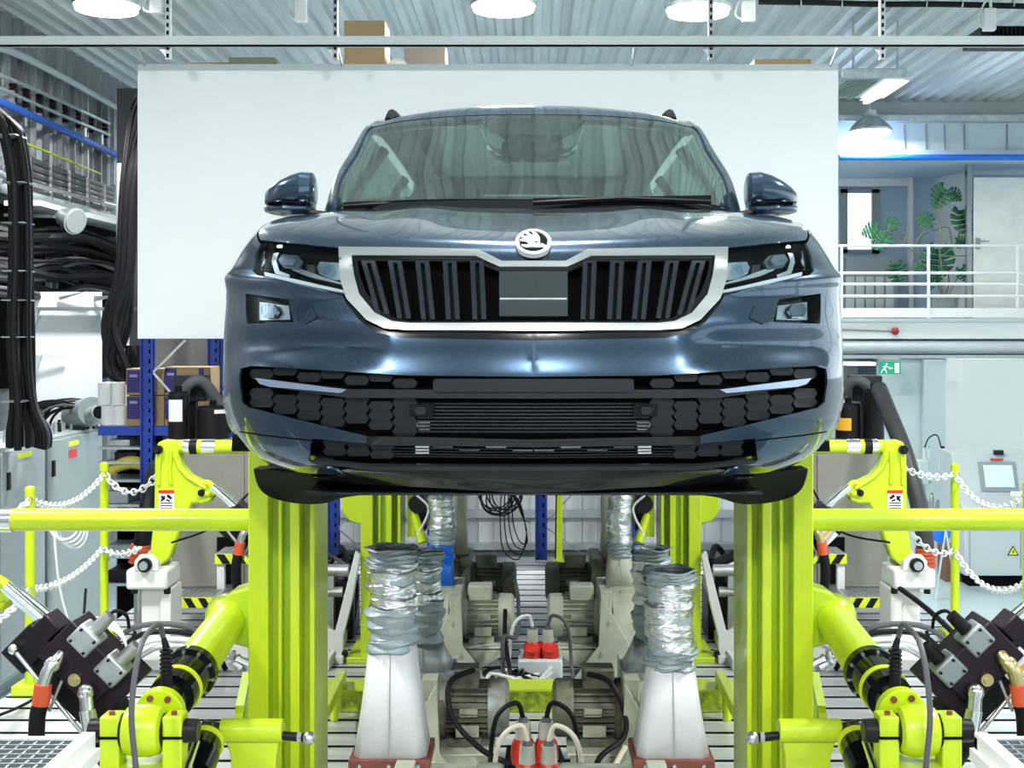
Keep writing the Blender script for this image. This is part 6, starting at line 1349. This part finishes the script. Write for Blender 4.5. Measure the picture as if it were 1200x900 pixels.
t = thing('cable_ladder', 'white sheet-metal tray on the left wall under the fat pipe', 'tray', LP(90, 260, WX))
for pts in ([(26, 238), (60, 247), (78, 252)], [(84, 252), (120, 262), (157, 270)]):
    mb = MB(); a, b = LP(*pts[0], WX+.35), LP(*pts[-1], WX+.35); mb.bar(a, b, .34, .05); build(mb, 'tray_section', WHITE, t, bevel=.006)
t = thing('wall_floodlight', 'round grey floodlight under the white tray on the left wall', 'lamp', LP(73, 255, WX))
c = LP(73, 254, WX+.55); mb = MB(); mb.cone(c, c+Vector((.16, -.10, -.05)), .08, .13, 24); build(mb, 'lamp_body', ZINC, t)
mb = MB(); mb.cone(c+Vector((.16, -.10, -.05)), c+Vector((.175, -.11, -.055)), .12, .11, 24); build(mb, 'lamp_glass', mat('frosted_glass', (.22, .25, .25), .3), t)
mb = MB(); mb.bar(c, Vector((WALL_L, c.y, c.z+.02)), .03); build(mb, 'arm', ZINC, t)
# dark cable mass below the tray
t = thing('cable_mass', 'dense mass of dark cables strung along the left wall above the white sheet', 'cables', LP(80, 320, WX)); o_ = []
for i in range(34):
    y0 = 268+rnd.random()*78; m_ = rnd.choice((RUBBER, RUBBER, RUBBER, mat('dark_grey_cable', (.07, .075, .08), .5), CABG, SATIN if i % 5 == 0 else RUBBER))
    pts = [(-15, y0+rnd.uniform(-8, 8)-6), (30, y0+rnd.uniform(-6, 6)), (65, y0+rnd.uniform(-8, 12)), (100, y0*.9+32+rnd.uniform(-8, 8)), (135, y0*.75+86+rnd.uniform(-6, 6)), (158, y0*.7+110)]
    build(wall_run(pts, rnd.choice((.02, .03, .04)), WX+.15+rnd.random()*.35, m_, 6), 'cable', m_, t)
for i in range(10):
    px = 34+i*11+rnd.uniform(-3, 3); mb = MB(); mb.bar(LP(px, 272+i*1.5, WX+.1), LP(px, 345, WX+.1), .05); build(mb, 'upright', (ZINC, BLACKM, GREYC)[i % 3], t)
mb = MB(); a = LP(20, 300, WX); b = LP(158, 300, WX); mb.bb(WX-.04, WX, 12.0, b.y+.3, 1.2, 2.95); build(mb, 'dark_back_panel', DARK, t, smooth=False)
# dark corner with hanging cables beside the board
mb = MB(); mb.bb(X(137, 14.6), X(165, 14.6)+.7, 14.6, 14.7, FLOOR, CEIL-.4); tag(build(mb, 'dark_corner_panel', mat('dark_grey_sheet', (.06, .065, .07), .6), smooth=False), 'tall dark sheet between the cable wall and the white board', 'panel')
t = thing('hanging_cables', 'bunch of black cables hanging in the dark gap left of the white board', 'cables', P(145, 440, 11.6))
for i in range(18):
    D = 11.4+rnd.random()*.6; x0 = 138+rnd.random()*20; mb = MB()
    pts = [P(192, 96, 10.55), P(178, 98, 11.0), P(x0+16, 125+rnd.random()*40, D), P(x0+4, 220, D), P(x0-2, 320, D), P(x0-rnd.uniform(4, 22), 380, D), P(x0-rnd.uniform(0, 24), 425+rnd.random()*10, D), P(x0+rnd.uniform(0, 14), 440+rnd.random()*8, D), P(x0+rnd.uniform(5, 25), 405, D)]
    mb.tube(curve_pts(pts, 5), rnd.choice((.016, .022, .03)), 6); build(mb, 'cable', RUBBER, t)
mb = MB(); mb.cone(P(144, 192, 12.6), (X(144, 12.6), 12.6, FLOOR), .06, .06, 14); o = build(mb, 'grey_downpipe', GREYC); tag(o, 'vertical grey pipe below the end of the blue pipe', 'pipe')
# large white sheet leaning behind the cabinets, with grey arms
t = thing('white_sheet', 'tall white sheet with small top flags standing behind the grey cabinets', 'sheet', (X(75, 12.3), 12.3, FLOOR))
mb = MB(); mb.bb(X(31, 12.3), X(118, 12.3), 12.3, 12.34, FLOOR, Z(342, 12.3)); build(mb, 'sheet', WHITEB, t, smooth=False)
mb = MB(); mb.add([P(68, 348, 12.28), P(106, 340, 12.2), P(70, 352, 12.28), P(68, 348, 12.25), P(106, 340, 12.17), P(70, 352, 12.25)], [(0, 1, 2), (3, 5, 4), (0, 3, 4, 1), (1, 4, 5, 2), (2, 5, 3, 0)])
mb.add([P(110, 347, 12.28), P(139, 346, 12.1), P(110, 354, 12.28), P(110, 347, 12.25), P(139, 346, 12.07), P(110, 354, 12.25)], [(0, 1, 2), (3, 5, 4), (0, 3, 4, 1), (1, 4, 5, 2), (2, 5, 3, 0)]); build(mb, 'corner_flag', ZINC, t, smooth=False)
mb = MB(); mb.bb(X(43, 12.2), X(162, 12.2), 12.18, 12.26, Z(364, 12.2), Z(360, 12.2)); build(mb, 'cross_bar', mat('dark_grey_bar', (.13, .16, .17), .5), t, smooth=False)
mb = MB(); mb.bar(P(44, 362, 12.2), P(32, 395, 12.25), .04); mb.bar(P(46, 416, 12.2), P(32, 458, 12.2), .05); mb.bar(P(47, 415, 12.2), P(77, 419, 12.25), .02, .02); mb.bar(P(30, 345, 12.25), P(30, 500, 12.25), .05); build(mb, 'stay_arm', GREYC, t)

# ---------------------------------------------------------------- blue storage racks behind the board
RD_ = 10.1
def rack(name, label, x0, x1, xs, zf, shelves, ztop, diag=True):
    t = thing(name, label, 'rack', ((x0+x1)/2, RD_, zf), 'blue pallet racks')
    for i, (x, D) in enumerate(xs):
        mb = MB(); mb.bb(x-.045, x+.045, D-.03, D+.03, zf, ztop); mb.bb(x-.045, x-.035, D-.06, D, zf, ztop); mb.bb(x+.035, x+.045, D-.06, D, zf, ztop); p_ = build(mb, 'upright', BLUE, t, smooth=False)
        mb = MB(); zz = zf+.1
        while zz < min(ztop, 2): mb.bb(x+.012, x+.024, D-.035, D-.03, zz, zz+.03); zz += .075
        o = build(mb, 'punched_slots', DARK, p_, smooth=False); o['kind'] = 'stuff'
    for z_, m_, h in shelves:
        mb = MB(); mb.bb(x0, x1, RD_-.06, RD_-.02, z_-h, z_); mb.bb(x0, x1, RD_+.42, RD_+.46, z_-h, z_); build(mb, 'shelf_beam', m_, t, smooth=False)
        mb = MB(); mb.bb(x0, x1, RD_-.02, RD_+.42, z_-.02, z_-.004); build(mb, 'shelf_board', ZINC, t, smooth=False)
    return t
r1 = rack('storage_rack', 'blue rack with boxes and paper rolls under the left end of the board', X(118, RD_), X(277, RD_), [(X(176, RD_), RD_-.05), (X(270, RD_), RD_-.05) , (X(234, RD_), RD_+.48)], FLOOR,
     [(Z(499, RD_), BLUE, .07), (Z(523, RD_), ZINC, .02), (Z(540, RD_), ZINC, .02), (Z(561, RD_), ZINC, .02), (Z(590, RD_), ZINC, .02), (Z(618, RD_), ZINC, .02), (Z(650, RD_), ZINC, .02), (Z(682, RD_), ZINC, .02)], 3.615)
mb = MB(); mb.bar(P(180, 436, RD_-.08), P(217, 399, RD_-.06), .03, .015); mb.bar(P(180, 437, RD_-.08), P(200, 460, RD_-.06), .03, .015); build(mb, 'diagonal_brace', STEEL, r1, smooth=False)
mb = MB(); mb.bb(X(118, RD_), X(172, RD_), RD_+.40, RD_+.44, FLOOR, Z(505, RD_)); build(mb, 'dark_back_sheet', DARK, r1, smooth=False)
r2 = rack('storage_rack', 'blue rack seen under the car against the white panel wall', X(385, RD_), X(752, RD_), [(X(391, RD_), RD_), (X(634, RD_), RD_), (X(747, RD_), RD_), (X(508, RD_), RD_)], 0.0,
     [(1.25, BLUE, .06)], 3.615)
mb = MB()
for a, b in (((397, 618), (432, 578)), ((397, 620), (425, 645)), ((640, 613), (672, 577)), ((640, 618), (694, 658))): mb.bar(P(*a, RD_-.04), P(*b, RD_-.03), .022, .01)
build(mb, 'diagonal_brace', GREYD, r2, smooth=False)
mb = MB(); mb.bb(X(172, RD_), X(752, RD_), RD_-.06, RD_+.5, 3.62, 3.70); tag(build(mb, 'top_shelf', GREYC, smooth=False), 'long top shelf over the racks, level with the upper edge of the board', 'shelf')
# boxes with purple print, paper rolls
def box_(x0, x1, y0, y1, D, d, m_, label, cat='box', prn=None, name='cardboard_box', base=None):
    t = thing(name, label, cat, (X((x0+x1)/2, D), D, Z(y1, D))); mb = MB(); mb.bb(X(x0, D), X(x1, D), D, D+d, Z(y1, D) if base is None else base, Z(y0, D)); build(mb, 'carton', m_, t, bevel=.004)
    if prn:
        for a in prn: mb = MB(); mb.bb(X(a[0], D), X(a[1], D), D-.003, D, Z(a[3], D), Z(a[2], D)); build(mb, 'printed_panel', PRINT, t, smooth=False)
        mb = MB(); a = prn[0]; mb.bb(X(a[0]+3, D), X(a[1]-3, D), D-.005, D-.002, Z(a[2]+8, D), Z(a[2]+5, D)); build(mb, 'printed_mark', mat('pale_print', (.35, .33, .5), .6), t, smooth=False); mb = MB(); mb.bb(X(a[1]+4, D), X(min(a[1]+14, x1-2), D), D-.004, D-.0, Z(a[2]+10, D), Z(a[2]+7, D)); build(mb, 'printed_mark', mat('pale_print', (.35, .33, .5), .6), t, smooth=False)
zs = Z(499, RD_)
def stack_y(y): return y
box_(148, 192, 464, 493, RD_, .3, CARD, 'lower left printed carton on the blue rack shelf', prn=[(149, 164, 465, 491)], base=zs)
box_(148, 192, 432, 463, RD_, .3, CARD, 'upper left printed carton on the blue rack shelf', prn=[(149, 164, 434, 460)])
box_(193, 247, 464, 493, RD_+.02, .3, CARD, 'lower right printed carton behind the accumulators', prn=[(193, 207, 465, 491)], base=zs)
box_(193, 247, 430, 463, RD_+.02, .3, CARD, 'upper right printed carton behind the accumulators', prn=[(193, 207, 432, 460), (233, 239, 432, 440)])
for i, (cx, y0, y1, lb) in enumerate(((123, 448, 470, 'upper left'), (139, 448, 470, 'upper right'), (127, 470, 494, 'lower left'), (141, 470, 494, 'lower right'))):
    D = RD_+.1; x = X(cx, D); r_ = 8/F*D; z0, z1 = (zs if y1 > 480 else zs+.155), (zs+.15 if y1 > 480 else Z(y0, D)); t = thing('paper_roll', 'white paper roll, %s of four on the blue rack' % lb, 'paper roll', (x, D, z0))
    mb = MB(); mb.cone((x, D, z0), (x, D, z1), r_, r_, 20); build(mb, 'paper', PAPER, t); mb = MB(); mb.cone((x, D, z1), (x, D, z1+.003), r_*.3, r_*.3, 12); build(mb, 'core', CARD, t)
t = thing('grey_tube_roll', 'dark grey tube lying on the rack left of the paper rolls', 'tube', P(106, 492, 11.9))
mb = MB(); mb.cone(P(88, 488, 12.0), P(108, 482, 11.7), .13, .13, 20); mb.cone(P(98, 490, 11.8), P(116, 483, 11.6), .07, .07, 16); build(mb, 'tube', GREYD, t); mb = MB(); mb.cone(P(113.4, 484.4, 11.62), P(116.6, 483, 11.595), .055, .055, 16); build(mb, 'tube_mouth', DARK, t)
# shelf goods and yellow bag
for i, (x0, x1, z_, lb) in enumerate(((128, 152, Z(523, RD_), 'grey parcel'), (134, 160, Z(540, RD_), 'dark tray'), (124, 150, Z(590, RD_), 'dark drawer box'), (128, 165, Z(618, RD_), 'wide dark drawer box'), (124, 160, Z(650, RD_), 'low dark drawer box'), (126, 164, Z(682, RD_), 'lowest dark drawer box'))):
    mb = MB(); mb.bb(X(x0, RD_), X(x1, RD_), RD_, RD_+.3, z_, z_+.05+.02*(i % 3)); tag(build(mb, 'shelf_box', (ZINC, BLACKM, GREYD, BLACKM, GREYD, BLACKM)[i], bevel=.006), '%s on the left blue rack, shelf %s' % (lb, ('just below the blue beam', 'above the yellow bag', 'under the yellow bag', 'in the middle', 'second from bottom', 'at the bottom')[i]), 'box')
mb = MB(); pts = [P(122, 560, RD_), P(135, 548, RD_), P(152, 542, RD_), P(168, 544, RD_)]; mb.tube(curve_pts(pts, 5), [.03+.02*min(i, 8)/8 for i in range(16)], 12); tag(build(mb, 'yellow_bag', mat('dull_yellow', (.45, .40, .06), .6)), 'yellow rolled bag on the left blue rack', 'bag')
# things on the top shelf above the board
mb_ = 3.70
box_(403, 451, 24, 80, RD_, .35, CARD, 'upright brown cardboard box on the shelf above the board', base=mb_); box_(474, 522, 53, 80, RD_+.05, .3, mat('greyish_cardboard', (.33, .27, .22), .8), 'low greyish box on the top shelf under the lamp glare', base=mb_)
box_(268, 322, 67, 80, RD_, .3, mat('olive_board', (.20, .20, .14), .8), 'flat olive board lying on the top shelf', 'board', name='flat_board', base=mb_); box_(220, 285, 73, 80, RD_+.1, .3, CARD, 'thin brown plank end on the top shelf at the left', 'plank', name='plank', base=mb_)
box_(884, 951, 69, 80, RD_+.1, .3, CARD, 'thin brown plank on the shelf at the right end of the board', 'plank', name='plank', base=mb_)
mb = MB(); mb.ball((X(466, RD_), RD_+.1, mb_+.075), .085, 14, (1.1, 1, .85)); tag(build(mb, 'white_bag', PAPER), 'white round bag beside the brown cardboard box', 'bag')
mb = MB(); mb.bb(X(884, RD_)-.2, X(955, RD_), RD_-.0, RD_+.5, 3.62, 3.70); mb.bb(X(752, RD_), X(884, RD_), RD_, RD_+.5, 3.62, 3.70); tag(build(mb, 'top_shelf', GREYC, smooth=False), 'right stretch of the top shelf behind the board', 'shelf')
mb = MB(); mb.bb(X(940, RD_)-.04, X(940, RD_)+.04, RD_+.2, RD_+.3, FLOOR, 3.62); tag(build(mb, 'shelf_post', BLUE, smooth=False), 'blue post carrying the right end of the top shelf, behind the board', 'post')
# yellow stand and coil of cable on the white wall
t = thing('lime_stand', 'thin lime stand with foot in front of the white panel wall under the car', 'stand', P(655, 662, 9.85))
mb = MB(); x = X(655, 9.85); mb.bb(x-.025, x+.025, 9.83, 9.88, 0, 1.2); mb.bb(x-.05, x+.04, 9.78, 9.92, 0, .03); build(mb, 'stand_post', LIME, t, bevel=.003)
mb = MB(); mb.tube([P(652, 575, 9.8), P(651, 655, 9.8)], .006, 6); build(mb, 'wire', RUBBER, t)
t = thing('wire_coil', 'hanging coil of thin black wires under the middle of the car', 'cable', P(588, 650, 9.9))
for i in range(8):
    mb = MB(); mb.torus(P(584+rnd.uniform(-8, 12), 582+rnd.uniform(-6, 6), 9.9), .11+.02*rnd.random(), .006, (rnd.uniform(-.2, .2), 1, rnd.uniform(-.2, .2)), 24, 5); build(mb, 'wire_turn', RUBBER, t)
for i in range(4):
    mb = MB(); mb.tube(curve_pts([P(588+i*4, 570, 9.9), P(586+i*5, 610, 9.9), P(590+i*6, 645-i*4, 9.9), P(608+i*3, 655-i*6, 9.9), P(617, 625, 9.9), P(610, 600-i*3, 9.9), P(598, 575, 9.9)], 6), .005, 5); build(mb, 'wire_turn', RUBBER, t)
mb = MB(); mb.cone(P(588, 575, 9.95), (X(588, 9.95), 10.1, 1.2), .008); build(mb, 'hook', STEEL, t)

# ---------------------------------------------------------------- right side: machine cabinet and lab bench
CD = 14.2
t = thing('machine_cabinet', 'pale grey control cabinet with slanted screen at the right edge', 'cabinet', (X(1175, CD), CD, FLOOR))
x0, x1 = X(1131, CD), X(1232, CD)
mb = MB(); mb.bb(x0, x1, CD, CD+.9, FLOOR+.12, Z(618, CD)); build(mb, 'lower_body', GREYC, t, bevel=.01)
mb = MB(); mb.bb(x0+.06, x1-.03, CD+.05, CD+.85, FLOOR, FLOOR+.12); build(mb, 'plinth', DARK, t, smooth=False)
mb = MB(); xs0 = X(1131, CD+.2); pr = [(CD+.0, Z(618, CD)), (CD+.02, Z(600, CD)), (CD+.28, Z(583, CD)), (CD+.45, Z(533, CD+.3)), (CD+.9, Z(531, CD+.3)), (CD+.9, Z(618, CD))]
mb.rings([[Vector((xx, a, b)) for a, b in pr] for xx in (x0, x1)]); build(mb, 'console', GREYC, t, bevel=.01)
def scr(px, py, off=0):       # point on the slanted screen face
    f = (583-py)/50; return Vector((X(px, CD+.35), CD+.28+.17*f-off, Z(583, CD)+(Z(533, CD+.3)-Z(583, CD))*f))
for nm, a, m_, o_ in (('screen_frame', (1148, 543, 1191, 579), GREYD, .02), ('screen', (1153, 547, 1187, 574), SCREEN, .028)):
    mb = MB(); c = [scr(a[0], a[1], o_), scr(a[2], a[1], o_), scr(a[2], a[3], o_), scr(a[0], a[3], o_)]; mb.add(c+[v+Vector((0, .03, 0)) for v in c], [(0, 1, 2, 3), (7, 6, 5, 4), (0, 4, 5, 1), (1, 5, 6, 2), (2, 6, 7, 3), (3, 7, 4, 0)]); build(mb, nm, m_, t, smooth=False)
mb = MB(); c = scr(1173, 536); mb.box(c+Vector((0, -.01, .04)), (.10, .06, .05)); build(mb, 'black_knob_box', BLACKM, t, bevel=.005)
mb = MB(); c = scr(1170, 540, .02); mb.box(c, (.14, .01, .02)); build(mb, 'red_lettering', RED, t, smooth=False)
mb = MB(); c = scr(1186, 580, .03); mb.box(c+Vector((.03, 0, -.02)), (.16, .02, .06)); build(mb, 'paper_note', PAPER, t, smooth=False)
fz = Z(647, CD); fx = X(1187, CD)
mb = MB(); mb.prism([(fx-.062, fz-.035), (fx+.062, fz-.035), (fx, fz+.072)], CD-.006, CD+.0); o = build(mb, 'hazard_triangle', BLACKM, t, smooth=False)
mb = MB(); mb.prism([(fx-.045, fz-.026), (fx+.045, fz-.026), (fx, fz+.053)], CD-.009, CD-.002); build(mb, 'triangle_field', SAFETY, o, smooth=False)
mb = MB(); mb.prism([(fx+.012, fz+.030), (fx-.014, fz+.004), (fx-.002, fz+.004), (fx-.012, fz-.020), (fx+.014, fz+.010), (fx+.002, fz+.010)], CD-.012, CD-.005); build(mb, 'lightning_bolt', BLACKM, o, smooth=False)
mb = MB()
for px in (1136, 1196): mb.bb(X(px, CD)-.004, X(px, CD)+.004, CD-.006, CD, FLOOR+.2, Z(622, CD))
build(mb, 'door_joint', GREYD, t, smooth=False)
# lab shelf with bottles in the niche
t = thing('lab_shelf', 'pale wall shelf unit with glassware in the niche left of the machine cabinet', 'shelf', P(1098, 600, 15.6))
BD = 15.5
mb = MB(); mb.bb(X(1092, BD), X(1121, BD), BD, BD+.35, Z(567, BD), Z(564, BD)); mb.bb(X(1076, BD), X(1121, BD), BD, BD+.4, FLOOR, Z(597, BD)); mb.bb(X(1092, BD), X(1094, BD), BD+.3, BD+.35, Z(597, BD), Z(564, BD)); mb.bb(X(1118, BD), X(1120, BD), BD+.3, BD+.35, Z(597, BD), Z(564, BD)); build(mb, 'bench', WALLT, t, smooth=False)
mb = MB(); mb.bb(X(1077, BD), X(1089, BD), BD, BD+.2, Z(568, BD), Z(540, BD)); mb.bb(X(1079, BD), X(1085, BD), BD+.1, BD+.2, Z(597, BD), Z(566, BD)); build(mb, 'dispenser_body', WALLT, t, bevel=.01)
def bottle(cx, y0, y1, w_, lb, base, m_=WHITE, cap=RUBBER):
    x = X(cx, BD+.1); r_ = w_/2/F*BD; t = thing('lab_bottle', lb, 'bottle', (x, BD+.1, base)); zt = Z(y0, BD+.1)
    mb = MB(); mb.rings([[Vector((x+math.cos(a*math.pi/8)*k*r_, BD+.1+math.sin(a*math.pi/8)*k*r_, base+(zt-base)*f)) for a in range(16)] for f, k in ((0, 1), (.75, 1), (.88, .5), (.95, .4))]); build(mb, 'bottle_body', m_, t)
    mb = MB(); mb.cone((x, BD+.1, base+(zt-base)*.93), (x, BD+.1, zt), r_*.45); build(mb, 'cap', cap, t)
sh = Z(564, BD)+.001
bottle(1105, 523, 564, 9, 'tall white bottle on the lab shelf', sh); bottle(1112, 527, 564, 6, 'slim white bottle beside the tall one on the lab shelf', sh)
bottle(1107, 546, 564, 5, 'small bottle with black cap in front on the lab shelf', sh, mat('brown_glass', (.2, .1, .05), .2)); bottle(1115, 544, 564, 4, 'small dark capped bottle at the right of the lab shelf', sh, WALLT)
dz = Z(540, BD)+.001; bottle(1083, 523, 540, 4, 'thin glass vial on the left dispenser', dz, WALLT); bottle(1089.0, 523, 540, 3, 'second thin glass vial on the left dispenser', dz, WALLT)
mb = MB(); mb.tube(curve_pts([P(1083, 528, BD+.2), P(1088, 514, BD+.2), P(1098, 510, BD+.2), P(1103, 525, BD+.2)], 6), .008, 6); build(mb, 'drain_hose', RUBBER, bpy.data.objects['lab_shelf'])
bt = Z(597, BD)+.001
for i, (cx, y0, lb) in enumerate(((1086, 585, 'left'), (1092, 578, 'middle'), (1099, 586, 'right'))): bottle(cx, y0, 597, 5, 'small %s metal flask on the lab bench top' % lb, bt, STEEL)
t = thing('blue_drum', 'blue drum with crossed white stand behind the right post', 'drum', P(1104, 690, 13.6))
mb = MB(); c = P(1103, 625, 13.6); mb.cone(c, c+Vector((0, .12, 0)), .10, .10, 20); build(mb, 'drum_body', BLUEB, t)
mb = MB(); mb.bar(P(1108, 622, 13.55), (X(1092, 13.6), 13.5, FLOOR), .02); mb.bar(P(1108, 622, 13.55), (X(1120, 13.6), 13.5, FLOOR), .02); build(mb, 'stand_leg', SATIN, t)
mb = MB(); mb.bb(X(1108, 14.5), X(1128, 14.5), 14.5, 14.8, FLOOR, Z(640, 14.5)); tag(build(mb, 'brown_crate', mat('brown_wood', (.16, .08, .05), .7), bevel=.01), 'small brown crate on the floor left of the machine cabinet', 'crate')
